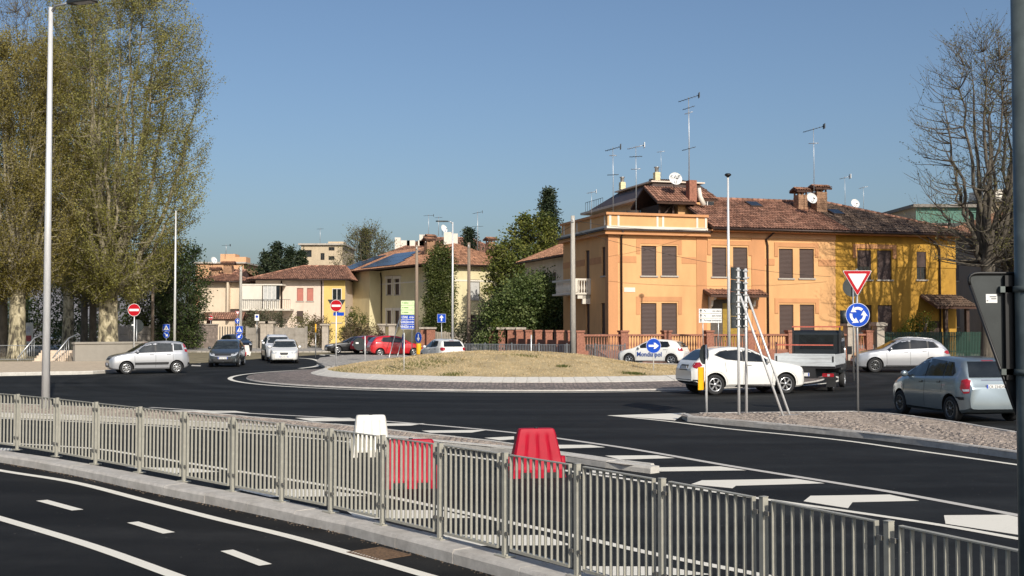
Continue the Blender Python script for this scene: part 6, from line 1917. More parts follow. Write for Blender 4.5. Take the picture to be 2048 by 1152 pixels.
# entrance canopy in the middle and porch at the right
cn = link('entrance_canopy', None, house)
c0, c1 = sx(1405), sx(1517)
zc_ = sz(590, 8.5)
tiles(cn, [(c0, -1.25, zc_ - .05), (c1, -1.25, zc_ - .05), (c1, -.02, zc_ + .35), (c0, -.02, zc_ + .35)], TERRA)
for s_ in (c0 + .5, c1 - .5):
    MB().slab([(0, 0), (-.9, 0), (-.82, -.2), (-.45, -.25), (-.35, -.6), (0, -.85)], (s_ - .08, -.02, zc_ - .12), (0, 1, 0), (0, 0, 1), .16).build('bracket', W_WHITE, cn)
MB().bx(sx(1421), sx(1496), .0, .03, 0.2, zc_ - .3).build('entrance_shade_panel', M('entrance_shadow', (0.10, 0.085, 0.07), 0.9, var=.2), cn)  # flat panel, the shade of the entrance is painted as its dark colour
dr_ = MB().bx(sx(1445), sx(1478), -.02, .0, 0.2, zc_ - .55).build('door', M('door_ochre', (0.30, 0.19, 0.02), .5, var=.25, scale=4), cn)
MB().bx(sx(1447), sx(1450), -.05, -.02, 1.2, 1.3).build('handle', CHROME, dr_)
po = link('porch', None, house)
q0, q1 = sx(1835), sx(1911)
zq = sz(612, 24.5)
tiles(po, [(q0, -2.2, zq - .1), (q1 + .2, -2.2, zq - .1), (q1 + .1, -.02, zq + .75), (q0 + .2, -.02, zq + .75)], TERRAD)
for s_ in (q0 + .9, q1 - .5): MB().bx(s_ - .12, s_ + .12, -1.95, -1.7, 0, zq - .1).build('pier', TIMB, po)
MB().bx(q0 + .9, q0 + 1.9, -.03, 0, .3, 2.6).build('door', TIMB, po)
# street name plate
MB().bx(sx(1248), sx(1270), -.03, -.005, sz(584, 1.5), sz(575, 1.5)).build('street_plate', W_WHITE, house)


# things on its roof
dish('large white satellite dish with dark letters above the terrace', 1350, 359, 79.5, .47, R(10), 'C.A.T')
dish('plain white satellite dish on the brick chimneys', 1622, 398, 80.5, .40, R(18))
aerial('tallest aerial of the peach house, above the red chimney', 1378, 192, 368, 79.5, [(.1, 1.5, R(14), 7, ANTD), (.75, .9, R(14), 3, ANTD), (1.1, .6, R(14), 3, ANT), (3.6, 1.0, R(12), 3, ANTD)], .04)
aerial('aerial with a white side panel at the left end of the terrace', 1226, 292, 428, 77, [(.15, 1.1, R(12), 6, ANTD), (.6, .5, 0, 3, ANT), (1.9, .8, 0, 2, ANTD)])
aerial('aerial with pale boom, second from the left above the terrace', 1272, 290, 428, 78, [(.1, 1.2, R(10), 6, ANT), (.75, .9, 0, 4, ANTD), (1.6, .7, 0, 2, ANT)])
aerial('aerial above the two brick chimneys', 1628, 254, 395, 81, [(.1, 1.5, R(13), 7, ANTD), (1.1, .7, 0, 4, ANT)])
aerial('small faint aerial at the right end of the ridge', 1690, 352, 425, 88, [(.1, .8, R(12), 5, ANT)], .02)
aerial('small faint aerial next to the low dish far right', 1727, 372, 420, 100, [(.1, .8, R(12), 4, ANT)], .02)
dish('tiny white dish behind the right end of the roof', 1709, 408, 100, .4, R(15))
aerial('small faint aerial left of the terrace', 1183, 382, 430, 104, [(.1, .9, R(8), 5, ANT)], .02)
aerial('thin short aerial behind the brown roof storey', 1322, 300, 352, 110, [(.1, .8, R(5), 4, ANT)], .02)

# ---- brown roof storey behind
B0 = Vector((pp(1302, 700, 101).x, 101, 0))
bk = thing('apartment_building', 'block with brown sloping roof storey rising behind the peach house', 'building', B0, A1)
facade(bk, 6.2, 13.4, [(1.5, 11.2, 1.2, 1.6, 'white'), (4.2, 11.2, 1.2, 1.6, 'white')], W_CREAM, (0, 0, 0), 0)
facade(bk, 15, 13.4, [(9.2, 11.4, 1.0, 1.5, 'white'), (12, 11.2, 1.4, 2.0, 'white'), (5.5, 11.4, 1.0, 1.5, 'white')], W_CREAM, (0, 15, 0), R(-90))
MB().bx(-.9, 6.8, -.9, 15.5, 13.4, 13.62).build('eave_slab', W_PINK, bk)
MANS = M('mansard_sheet', (0.085, 0.060, 0.052), .5, metal=.2, var=.15, scale=1.2)
m = MB(); i_ = 1.3
for a_ in range(1):
    v0 = [(-.5, -.5, 13.62), (6.4, -.5, 13.62), (6.4, 15.2, 13.62), (-.5, 15.2, 13.62)]
    v1 = [(i_ * .4, i_ * .4, 15.0), (6.2 - i_, i_ * .4, 15.0), (6.2 - i_, 8.5, 15.0), (i_ * .4, 8.5, 15.0)]
    m.add(v0 + v1, [(0, 1, 5, 4), (1, 2, 6, 5), (2, 3, 7, 6), (3, 0, 4, 7), (4, 5, 6, 7)])
m.build('mansard', MANS, bk)
MB().bx(0.2, 5.4, 0.2, 9, 15.0, 15.12).build('roof_slab', W_PINK, bk)
tiles(bk, [(1.0, 1.2, 15.15), (5.2, 1.2, 15.15), (4.6, 4, 15.7), (1.6, 4, 15.7)], TERRAD)
for (x, y, z) in ((.6, 8, 15.9), (1.5, 2.0, 16.1)):
    chimney(bk, x, y, 15.2, z, .5, W_PALEY, 'cowl')
rl = MB()
for k in range(9): rl.tube((-.6, 10 + k * .6, 13.62), (-.6, 10 + k * .6, 14.6), .02, n=5)
rl.tube((-.6, 10, 14.6), (-.6, 14.8, 14.6), .025, n=5); rl.build('terrace_rail', ANTD, bk)

# ---- small house behind the laurel
q = thing('house', 'small grey walled house with tiled roof behind the laurel', 'house', (pp(1152, 700, 94).x, 94, 0), A1)
facade(q, 14, 8.1, [(3.2, 5.2, 1.0, 1.7, 'shutter'), (8, 5.2, 1.0, 1.7, 'shutter')], W_CREAM, (0, 14, 0), R(-90))
facade(q, 9, 8.1, [], W_CREAM, (0, 0, 0), 0)
facade(q, 14, 8.1, [], W_CREAM, (9, 0, 0), R(90)); facade(q, 9, 8.1, [], W_CREAM, (9, 14, 0), R(180))
hip_roof(q, 0, 9, 0, 14, 8.15, 10.2, (3, 6), TERRAL, ov=.7)
# ---- dark house at the right edge and green block behind it
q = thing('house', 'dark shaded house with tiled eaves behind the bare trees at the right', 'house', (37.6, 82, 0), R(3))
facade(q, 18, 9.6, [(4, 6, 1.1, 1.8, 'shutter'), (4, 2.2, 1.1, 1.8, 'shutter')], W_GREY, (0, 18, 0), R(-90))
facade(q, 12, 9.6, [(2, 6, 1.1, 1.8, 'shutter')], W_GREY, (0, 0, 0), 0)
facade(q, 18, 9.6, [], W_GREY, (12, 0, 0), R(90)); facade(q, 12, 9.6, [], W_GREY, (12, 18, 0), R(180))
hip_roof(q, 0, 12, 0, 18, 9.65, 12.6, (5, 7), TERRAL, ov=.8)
q = thing('apartment_building', 'flat roofed block with green balconies behind the right end of the tiled roof', 'building', (pp(1835, 700, 135).x, 135, 0), R(2))
facade(q, 7.5, 16.2, [(1, 12.6, 5.5, 1.8, 'white')], M('green_balcony', (0.06, 0.16, 0.12), .6, var=.2), (0, 0, 0), 0)
facade(q, 14, 16.8, [(.8, 13, 1.2, 2.2, 'white'), (3.2, 13, 1.6, 2.2, 'white'), (8, 13, 1.6, 2.2, 'white')], W_BEIGE, (7.5, -.5, 0), 0)
MB().bx(-.5, 7.5, -.6, 12, 16.2, 16.55).bx(7.3, 22, -1.1, 12, 16.8, 17.1).build('roof_slab', W_GREY, q)
MB().bx(9, 13, 2, 6, 17.1, 18.6).build('roof_cabin', W_WHITE, q)
facade(q, 12, 16.2, [], W_BEIGE, (0, 12, 0), R(-90))

# ---- yellow house with solar panels
A2 = R(31)
Q0 = Vector((pp(880, 700, 118).x, 118, 0))
q = thing('house', 'pale yellow house with blue solar panels on its tiled roof', 'house', Q0, A2)
f1, f2 = Vector((math.cos(A2), math.sin(A2), 0)), Vector((-math.sin(A2), math.cos(A2), 0))
def l2(px):
    u = (px - 1024) / FPX
    return (Q0.x - u * Q0.y) / (u * f2.y - f2.x)
EV = 8.5
LD = l2(692)
hol = []
def lwin(p0_, p1_, yt, yb, st='shutter'):
    a_, b_ = l2(p0_), l2(p1_)
    Yd = Q0.y + f2.y * b_
    hol.append((LD - a_, zpx(yb, Yd), a_ - b_, zpx(yt, Yd) - zpx(yb, Yd), st))
for w_ in ((712.5, 721, 559, 590), (774, 783, 557, 589), (790, 799, 557, 589), (774, 783, 621, 652), (790, 799, 621, 652), (712.5, 721, 622, 652)):
    lwin(*w_)
wl = facade(q, LD, EV, hol, W_PALEY, (0, LD, 0), R(-90))
for h in hol:
    MB().bx(h[0] - .28, h[0], -.06, 0, h[1] - .1, h[1] + h[3] + .2).bx(h[0] + h[2], h[0] + h[2] + .28, -.06, 0, h[1] - .1, h[1] + h[3] + .2).bx(h[0] - .4, h[0] + h[2] + .4, -.08, 0, h[1] + h[3], h[1] + h[3] + .3).build('window_surround', W_WHITE, wl)
# projecting bay whose sunny side makes the bright stripe
by0, by1 = l2(760), l2(742)
MB().bx(-1.3, 0, l2(760), LD - .02, 0, EV - .02).build('bay', W_PALEY, q)
bayw = facade(q, LD - .02 - l2(760), EV - .03, [(LD - .02 - l2(712) - .1, 5.3, .95, 1.9, 'shutter'), (LD - .02 - l2(712) - .1, 1.6, .95, 1.9, 'shutter')], W_PALEY, (-1.31, LD - .02, 0), R(-90))
MB().path([(-.1, l2(762), EV - .2), (-.1, l2(764), EV - 1.0), (-.1, l2(764), 0)], .07, 8).build('downpipe', GUTTER, q)
facade(q, 8.8, EV, [(3.4, 5.0, 1.3, 2.1, 'shutter', True, M('shutter_pale', (0.5, .49, .46), .6, var=.05)), (3.4, 1.3, 1.3, 2.1, 'shutter')], W_PALEY, (0, 0, 0), 0)
facade(q, LD, EV, [], W_PALEY, (8.8, 0, 0), R(90)); facade(q, 8.8, EV, [], W_PALEY, (8.8, LD, 0), R(180))
MB().bx(-.03, 0, 0, LD, 6.9, 7.05).bx(0, 8.8, -.03, 0, 6.9, 7.05).build('string_course', W_WHITE, q)
ov = .8
zr2 = EV + 2.6
A_, B_, C_, D_ = (-1.3 - ov, -ov, EV + .05), (8.8 + ov, -ov, EV + .05), (8.8 + ov, LD + ov, EV + .05), (-1.3 - ov, LD + ov, EV + .05)
N_, S_ = (4.0, LD - 3.8, zr2), (4.0, 4.2, zr2)
rr = link('roof', None, q)
tiles(rr, [D_, A_, S_, N_], TERRAL); tiles(rr, [A_, B_, S_], TERRAL); tiles(rr, [B_, C_, N_, S_], TERRAL); tiles(rr, [C_, D_, N_], TERRAL)
MB().tube(D_, A_, .08, n=8).tube(A_, B_, .08, n=8).build('gutter', GUTTER, rr)
# solar panels laid on the left slope
e_ = (Vector(A_) - Vector(D_)).normalized(); nn = e_.cross(Vector(N_) - Vector(D_)).normalized()
if nn.z < 0: nn = -nn
uu = nn.cross(e_); uu = uu if uu.z > 0 else -uu
LE = (Vector(A_) - Vector(D_)).length
uN = (Vector(N_) - Vector(D_)).dot(uu); eN = (Vector(N_) - Vector(D_)).dot(e_); eS = (Vector(S_) - Vector(D_)).dot(e_)
for i in range(int(LE / 1.12)):
    if i in (6, 7) : continue
    for j in range(4):
        a0_, u0_ = .5 + i * 1.12, .35 + j * 1.55
        lo_, hi_ = eN * (u0_ + 1.5) / uN + .15, LE - (LE - eS) * (u0_ + 1.5) / uN - .15
        if u0_ + 1.5 > uN - .2 or a0_ < lo_ or a0_ + 1.06 > hi_ - 5.5: continue
        o_ = Vector(D_) + e_ * a0_ + uu * u0_ + nn * .17
        pn = MB().add([o_, o_ + e_ * 1.06, o_ + e_ * 1.06 + uu * 1.5, o_ + uu * 1.5, o_ - nn * .05, o_ + e_ * 1.06 - nn * .05, o_ + e_ * 1.06 + uu * 1.5 - nn * .05, o_ + uu * 1.5 - nn * .05],
                      [(0, 1, 2, 3), (4, 5, 1, 0), (5, 6, 2, 1), (6, 7, 3, 2), (7, 4, 0, 3)]).build('solar_panel', SOLAR, rr)
chimney(q, 1.2, 5.0, EV + .5, zr2 + .1, .75, CHIMB); chimney(q, 2.0, 6.2, EV + .8, zr2 + .5, .7, CHIMB); chimney(q, 6.8, 1.5, EV + .4, zr2 + .1, .75, CHIMB)

# ---- pink and lemon house, cream house to its left
Y3 = 128.0
def row_house(label, px0, px1, Y, eave_y, ridge_y, mat, holes_px, rz, roof, depth=10, hip=(3.0, 3.0), extra=None):
    a_, b_ = pp(px0, 700, Y), pp(px1, 700, Y)
    W = (b_.x - a_.x)
    ze = zpx(eave_y, Y)
    t = thing('house', label, 'house', (a_.x, Y, 0), rz)
    hs = []
    for (p0_, p1_, yt, yb, *st) in holes_px:
        x0 = (p0_ - px0) / (px1 - px0) * W; x1 = (p1_ - px0) / (px1 - px0) * W
        hs.append((x0, zpx(yb, Y), x1 - x0, zpx(yt, Y) - zpx(yb, Y), *(st or ['shutter'])))
    facade(t, W, ze, hs, mat, (0, 0, 0), 0)
    facade(t, depth, ze, [], mat, (0, depth, 0), R(-90)); facade(t, depth, ze, [], mat, (W, 0, 0), R(90)); facade(t, W, ze, [], mat, (W, depth, 0), R(180))
    hip_roof(t, 0, W, 0, depth, ze + .05, zpx(ridge_y, Y + depth / 2), (hip[0], W - hip[1]), roof, ov=.8)
    return t, W, ze
t, W, ze = row_house('cream pink house with red shutters and white balcony in the distance', 510, 690, Y3, 560, 533, W_PINK, [(593, 606, 576, 602, 'shutter', True, SHUTR), (613, 626, 576, 602, 'shutter', True, SHUTR), (664, 683, 577, 600, 'white'), (593, 606, 622, 645), (664, 683, 622, 645)], 0, TERRA, 9, (4.5, .6))
k = 180 / W
MB().bx((647 - 510) / k, W, -.02, 0, 0, ze - .02).build('lemon_wall', W_LEMON, t)
fo = window(t, (664 - 510) / k, zpx(600, Y3), 19 / k, 23 * Y3 / FPX, 'white'); fo.location.y = -.19
vb = link('veranda', None, t)
x0, x1 = (492 - 510) / k, (566 - 510) / k
zv0, zv1 = zpx(618, Y3), zpx(572, Y3)
MB().bx(x0, x1 + 1.2, -2.2, 0, zv0 - .2, zv0).bx(x0, x1 + .3, -2.2, 0, zv1, zv1 + .15).bx(x0, x0 + 2.2, -2.15, -2.1, zv0, zv1).build('slab', W_WHITE, vb)
for i in range(4):
    xx = x0 + 2.3 + i * (x1 - x0 - 2.3) / 4; ww = (x1 - x0 - 2.3) / 4
    f_ = MB().bx(xx, xx + .08, -2.1, -2.0, zv0, zv1).bx(xx, xx + ww, -2.1, -2.0, zv0 + .9, zv0 + 1.0).build('frame', FRAMEW, vb)
    MB().bx(xx + .08, xx + ww, -2.07, -2.05, zv0 + 1.0, zv1).build('pane', WGLASS if i == 3 else CURT, f_)
    MB().bx(xx + .08, xx + ww, -2.07, -2.05, zv0, zv0 + .9).build('panel', W_WHITE, f_)
rl = MB()
for i in range(26): rl.tube((x0 + i * (x1 + 1.2 - x0) / 25, -2.3, zv0), (x0 + i * (x1 + 1.2 - x0) / 25, -2.3, zv0 + 1.0), .015, n=4)
rl.tube((x0, -2.3, zv0 + 1.0), (x1 + 1.2, -2.3, zv0 + 1.0), .025, n=5); rl.build('railing', ANTD, vb)
MB().path([((563 - 510) / k, -.3, ze - .1), ((563 - 510) / k, -.12, ze - .8), ((563 - 510) / k, -.12, 0)], .09, 8).build('downpipe', GUTTER, t)
MB().path([((643 - 510) / k, -.3, ze - .1), ((643 - 510) / k, -.12, ze - .8), ((643 - 510) / k, -.12, 0)], .07, 8).build('downpipe', GUTTER, t)
t, W, ze = row_house('plain cream house with red tiled roof at the far left of the row', 398, 492, 131, 564, 541, W_CREAM, [(458, 478, 618, 640, 'shutter')], 0, TERRA, 11, (4, 4))
MB().bx(W * .62, W * .66, -.9, 0, 3, ze).build('buttress', W_CREAM, t)
chimney(t, 1.2, 2.5, ze, ze + 1.3, .8, CHIMB); chimney(t, 2.4, 3.6, ze, ze + 2.0, 1.0, CHIMB)
gw = thing('gateway', 'small tiled gateway roof over the garden gate before the cream house', 'gateway', (pp(448, 700, 116).x, 116, 0))
for s in (-1, 1): MB().bx(s * 1.5 - .2, s * 1.5 + .2, -.3, .3, 0, 2.9).build('gate_pier', BRICK, gw)
tiles(gw, [(-2.1, -1.0, 2.9), (2.1, -1.0, 2.9), (2.0, .2, 3.6), (-2.0, .2, 3.6)], TERRA); tiles(gw, [(2.1, 1.4, 2.9), (-2.1, 1.4, 2.9), (-2.0, .2, 3.6), (2.0, .2, 3.6)], TERRA)
for i in range(10): MB().bx(-1.25 + i * .26, -1.17 + i * .26, -.03, .03, .1, 2.2).build('gate_bar', ANTD, gw)

# ---- far blocks on the skyline
def block(label, px0, px1, ytop, Y, mat, wins=(), depth=14, rz=0.0, extras=()):
    a_, b_ = pp(px0, 700, Y), pp(px1, 700, Y); W = b_.x - a_.x; H = zpx(ytop, Y)
    t = thing('apartment_building', label, 'building', (a_.x, Y, 0), rz)
    hs = []
    for (p0_, p1_, yt, yb) in wins:
        x0 = (p0_ - px0) / (px1 - px0) * W; x1 = (p1_ - px0) / (px1 - px0) * W
        hs.append((x0, zpx(yb, Y), x1 - x0, zpx(yt, Y) - zpx(yb, Y), 'dark', False))
    facade(t, W, H, hs, mat, (0, 0, 0), 0)
    facade(t, depth, H, [], mat, (0, depth, 0), R(-90)); facade(t, depth, H, [], mat, (W, 0, 0), R(90))
    MB().bx(-.4, W + .4, -.4, depth, H, H + .25).build('roof_slab', SILL, t)
    for (p0_, p1_, y_) in extras:
        x0 = (p0_ - px0) / (px1 - px0) * W; x1 = (p1_ - px0) / (px1 - px0) * W
        MB().bx(x0, x1, 1, 4, H + .25, zpx(y_, Y)).build('roof_cabin', mat, t)
    return t
block('salmon block on the skyline behind the cream house', 390, 486, 527, 185, W_ORANGE, [(455, 462, 533, 545)], extras=[(436, 466, 507), (466, 488, 513)])
block('beige block with white balconies on the skyline behind the pink house', 601, 684, 490, 180, W_BEIGE, [(640, 648, 506, 520), (656, 668, 494, 501), (656, 668, 512, 520), (603, 622, 500, 514)], extras=[(653, 684, 482)])
t = thing('apartment_building', 'red roofed block with white chimneys on the skyline behind the solar panels', 'building', (pp(780, 700, 165).x, 165, 0))
wd = pp(1005, 700, 165).x - t.location.x
facade(t, wd, zpx(508, 165), [], W_BEIGE, (0, 0, 0), 0)
hip_roof(t, 0, wd, 0, 12, zpx(508, 165) + .05, zpx(476, 171), (5, wd - 5), TERRA, ov=.5)
for (p_, y0_, w_) in ((791, 472, .8), (806, 478, 1.4), (818, 478, 1.2), (841, 466, .8), (845, 478, 1.8), (893, 461, 1.1), (907, 464, .9)):
    MB().bx(-w_ / 2, w_ / 2, -.5, .5, zpx(500, 165), zpx(y0_, 165)).build('chimney', W_WHITE, t, (pp(p_, 700, 165).x - t.location.x, 3.0, 0))
aerial('skyline aerial left of the red roofed block', 857, 428, 478, 165, [(.2, 1.6, 0, 5, ANTD)], .04)
aerial('skyline aerial over the middle of the red roofed block', 877, 432, 470, 165, [(.2, 1.2, 0, 4, ANTD)], .04)
aerial('tall skyline aerial right of the flat lamp', 955, 422, 500, 150, [(.2, 1.4, R(8), 5, ANTD), (2.0, 1.6, 0, 2, ANTD)], .05)
aerial('skyline aerial over the salmon block', 452, 488, 507, 185, [(.2, 1.6, 0, 5, ANTD)], .05)
aerial('skyline aerial over the beige block', 640, 455, 490, 180, [(.2, 1.2, 0, 4, ANTD)], .04)
dish('dish on the skyline over the red roofed block', 887, 458, 163, .6, R(50))
dish('dish left of the salmon block', 427, 521, 182, .55, R(50))

# ------------------------------------------------------------------ garden walls and fences
def fence_line(p0_, p1_): 
    d = Vector(p1_) - Vector(p0_); return Vector(p0_), d.length, math.atan2(d.y, d.x)
# brick balustrade before the peach house
a_, L_, r_ = fence_line((P0.x - 1.6 - .9, P0.y - 3.4, 0), (P0.x - 1.6 + e1.x * 16.5, P0.y - 3.4 + e1.y * 16.5, 0))
a_ = P0 - e2 * 3.2 - e1 * 3.2; L_ = 20.2
bw = thing('garden_wall', 'brick balustrade with square piers before the peach house', 'garden wall', a_, A1)
TC = M('terracotta_baluster', (0.36, 0.16, 0.10), .8, var=.2, scale=8)
MB().bx(0, L_, -.14, .14, 0, .75).build('plinth', BRICK, bw)
MB().bx(0, L_, -.16, .16, 1.62, 1.74).build('coping', BRICK, bw)
pier = MB().bx(-.24, .24, -.24, .24, 0, 1.86).bx(-.29, .29, -.29, .29, 1.86, 1.98).mesh('pier', BRICK)
bl = MB().lathe([(.05, .75), (.05, .82), (.03, .88), (.065, 1.08), (.035, 1.3), (.03, 1.5), (.05, 1.55), (.05, 1.62)], 8).mesh('baluster', TC)
npier = 8
for k in range(npier):
    x = L_ * k / (npier - 1)
    link('pier', pier, bw, (x, 0, 0))
    if k < npier - 1:
        for j in range(13): link('baluster', bl, bw, (x + .35 + j * (L_ / (npier - 1) - .7) / 12, 0, 0))
# its return along the side street
bw2 = thing('garden_wall', 'brick wall with square piers running back beside the laurel', 'garden wall', a_ + e2 * .4, A1 + R(90))
MB().bx(.3, 20, -.12, .12, 0, 1.35).build('wall', BRICK, bw2)
for k in range(9): link('pier', pier, bw2, (1.2 + k * 2.2, 0, 0))
# piers and iron gate
g0 = P0 - e2 * 3.2 + e1 * 17.2
STONE = M('pier_stone', (0.40, 0.35, 0.29), .9, var=.2, scale=5, dirt=.35)
for lab, off in (('stone gate pier left of the flatbed truck', 0.6), ('stone gate pier right of the iron gate, behind the flatbed truck', -1.6)):
    pt = thing('gate_pier', lab, 'gate pier', g0 + e1 * off, A1)
    MB().bx(-.28, .28, -.28, .28, 0, 2.25).build('shaft', STONE, pt); MB().bx(-.42, .42, -.42, .42, 2.25, 2.42).bx(-.34, .34, -.34, .34, 2.42, 2.5).build('cap', STONE, pt)
gt = thing('gate', 'iron bar gate between the stone piers', 'gate', g0 - e1 * .5, A1)
for k in range(12): MB().bx(-.78 + k * .14, -.76 + k * .14, -.01, .01, .15, 2.0 + .1 * math.sin(k / 11 * math.pi)).build('bar', ANTD, gt)
MB().bx(-.8, .8, -.02, .02, 1.0, 1.05).bx(-.8, .8, -.015, .015, .15, .2).build('rail', ANTD, gt); MB().bx(-.78, .78, .012, .02, .15, 1.0).build('panel', GALV, gt)
# green picket fence
gf0 = P0 - e2 * 3.0 + e1 * 18.4
gf = thing('fence', 'dark green picket fence before the ochre house', 'fence', gf0, A1)
GRN = M('green_fence', (0.012, 0.045, 0.030), .55, var=.2, scale=4)
pk = MB().bx(-.045, .045, -.01, .01, .2, 1.85).mesh('picket', GRN)
for k in range(70): link('picket', pk, gf, (k * .125, 0, random.uniform(-.01, .01)))
MB().bx(0, 8.8, .01, .04, .5, .56).bx(0, 8.8, .01, .04, 1.5, 1.56).build('rail', GRN, gf)
MB().bx(0, 8.8, -.12, .12, 0, .2).build('plinth', STONE, gf)
pt = thing('gate_pier', 'rough stone pier at the right end of the green fence', 'gate pier', gf0 + e1 * 9.2, A1)
MB().bx(-.28, .28, -.28, .28, 0, 2.05).build('shaft', STONE, pt); MB().bx(-.40, .40, -.40, .40, 2.05, 2.2).build('cap', STONE, pt)
# low grey picket railing behind the mound
ra = Vector((pp(918, 700, 74).x, 74, 0)); rb = Vector((pp(1250, 700, 69).x, 69, 0))
lo = thing('fence', 'low grey picket railing along the far footway behind the mound', 'fence', ra, math.atan2(rb.y - ra.y, rb.x - ra.x))
Lr = (rb - ra).length
pk2 = MB().bx(-.02, .02, -.012, .012, .2, 1.12).mesh('picket', GALV)
n = int(Lr / .11)
for k in range(n): link('picket', pk2, lo, (k * .11, 0, 0))
MB().bx(0, Lr, -.02, .02, 1.08, 1.12).bx(0, Lr, -.02, .02, .24, .28).build('rail', GALV, lo)
for k in range(7): MB().bx(-.035, .035, -.035, .035, 0, 1.2).build('post', GALV, lo, (Lr * k / 6, 0, 0))
# brick piers by the laurel and left of the ivy
for lab, px, Y, w in (('brick pier group under the laurel, left one', 1004, 84, .55), ('brick pier group under the laurel, middle one', 1022, 83.5, .5), ('brick pier group under the laurel, right one', 1042, 83, .5), ('brick pier below the direction boards, left', 851, 96, .8), ('brick pier below the direction boards, right', 862, 95.5, .7), ('short brick pier beside the laurel', 985, 85, .5)):
    pt = thing('gate_pier', lab, 'gate pier', (pp(px, 700, Y).x, Y, 0))
    MB().bx(-w / 2, w / 2, -.25, .25, 0, 2.0).build('shaft', BRICK, pt); MB().bx(-w / 2 - .12, w / 2 + .12, -.36, .36, 2.0, 2.16).build('cap', STONE, pt)
# concrete and stone walls at the far left
CONW = M('concrete_fence', (0.34, 0.31, 0.27), .9, var=.15, scale=3, dirt=.4)
def wall_run(label, px0, px1, Y0_, Y1_, ytop0, mat, panels=0, name='garden_wall'):
    a_ = Vector((pp(px0, 700, Y0_).x, Y0_, 0)); b_ = Vector((pp(px1, 700, Y1_).x, Y1_, 0))
    h = zpx(ytop0, Y0_); L = (b_ - a_).length
    t = thing(name, label, 'garden wall', a_, math.atan2((b_ - a_).y, (b_ - a_).x))
    if panels:
        for k in range(panels):
            for j in range(3):
                MB().bx(L * k / panels + .08, L * (k + 1) / panels - .08, -.06, .06, h * j / 3, h * (j + 1) / 3 - .02).build('panel', mat, t)
        for k in range(panels + 1): MB().bx(L * k / panels - .1, L * k / panels + .1, -.1, .1, 0, h + .12).build('post', mat, t)
    else:
        MB().bx(0, L, -.2, .2, 0, h).build('wall', mat, t); MB().bx(-.05, L + .05, -.26, .26, h, h + .12).build('coping', STONE, t)
    return t
wall_run('grey concrete panel fence left of the gateway', 236, 362, 100, 108, 652, CONW, 6)
wall_run('rubble stone wall between the concrete fence and the gateway', 362, 432, 108, 114, 650, cobble_mat('rubble', (0.20, 0.16, 0.13), (0.38, 0.30, 0.25), (0.24, 0.2, 0.17), 3.0))
wall_run('pale concrete panel fence before the pink house', 494, 612, 112, 110, 655, CONW, 6)
for lab, px in (('round topped gate pier in the pale fence, left', 528), ('round topped gate pier in the pale fence, right', 541)):
    pt = thing('gate_pier', lab, 'gate pier', (pp(px, 700, 110.5).x, 110.5, 0)); MB().bx(-.3, .3, -.3, .3, 0, 2.5).build('shaft', STONE, pt); MB().bx(-.45, .45, -.4, .4, 2.5, 2.7).build('cap', STONE, pt)
for lab, px in (('stone gate pier left of the brown hedge', 651), ('stone gate pier right of the brown hedge', 764), ('second stone gate pier right of the brown hedge', 784)):
    pt = thing('gate_pier', lab, 'gate pier', (pp(px, 700, 104).x, 104, 0)); MB().bx(-.28, .28, -.28, .28, 0, 2.3).build('shaft', STONE, pt); MB().bx(-.4, .4, -.4, .4, 2.3, 2.45).build('cap', STONE, pt)
pf = thing('fence', 'weathered wooden picket fence below the ivy', 'fence', (pp(856, 700, 97).x, 97, 0), R(4))
GWOOD = M('grey_wood', (0.30, 0.26, 0.21), .9, var=.25, scale=5)
for k in range(17): MB().bx(-.09, .09, -.015, .015, 0, 1.75 + random.uniform(-.06, .06)).build('board', GWOOD, pf, (k * .205, 0, 0))
# low park wall, steps and handrails
wp0, wp1 = Vector((pp(148, 700, 69.3).x, 69.3, 0)), Vector((pp(400, 700, 75).x, 75, 0))
pw = thing('garden_wall', 'low smooth concrete wall of the park behind the silver hatchback', 'wall', wp0, math.atan2((wp1 - wp0).y, (wp1 - wp0).x))
SMC = M('smooth_concrete', (0.30, 0.275, 0.235), .85, var=.06, scale=2, dirt=.2)
MB().bx(0, 5.4, -.15, .15, 0, 1.16).build('wall', SMC, pw); MB().bx(-.06, 5.5, -.22, .22, 1.16, 1.28).build('coping', SMC, pw)
st_ = thing('steps', 'pale steps with slanting handrails at the park edge', 'steps', (pp(96, 700, 69.5).x, 69.5, 0))
STEPM = M('step_stone', (0.58, 0.47, 0.36), .9, var=.12, scale=4)
for k in range(5): MB().bx(-.95, .95, k * .32, 1.9, k * .15, k * .15 + .15).build('step', STEPM, st_)
for s in (-1, 1):
    m = MB()
    m.path([(s * 1.05 - .55, -.5, .35), (s * 1.05, .5, 1.5), (s * 1.05 + .25, 1.2, 1.75)], .045, 8)
    for k in range(8): 
        u = k / 7; m.tube((s * 1.05 - .55 + .55 * u, -.5 + u, 0), (s * 1.05 - .55 + .55 * u, -.5 + u, .35 + 1.15 * u), .016, n=5)
    m.build('handrail', GALV, st_)
prk = thing('fence', 'thin park railing left of the steps', 'fence', (pp(-30, 700, 74).x, 74, 0), R(1))
for k in range(38): MB().tube((k * .11, 0, 0.1), (k * .11, 0, 1.0), .012, n=5).build('bar', ANTD, prk)
MB().bx(0, 4.1, -.02, .02, .98, 1.02).bx(0, 4.1, -.02, .02, .1, .14).build('rail', GALV, prk)
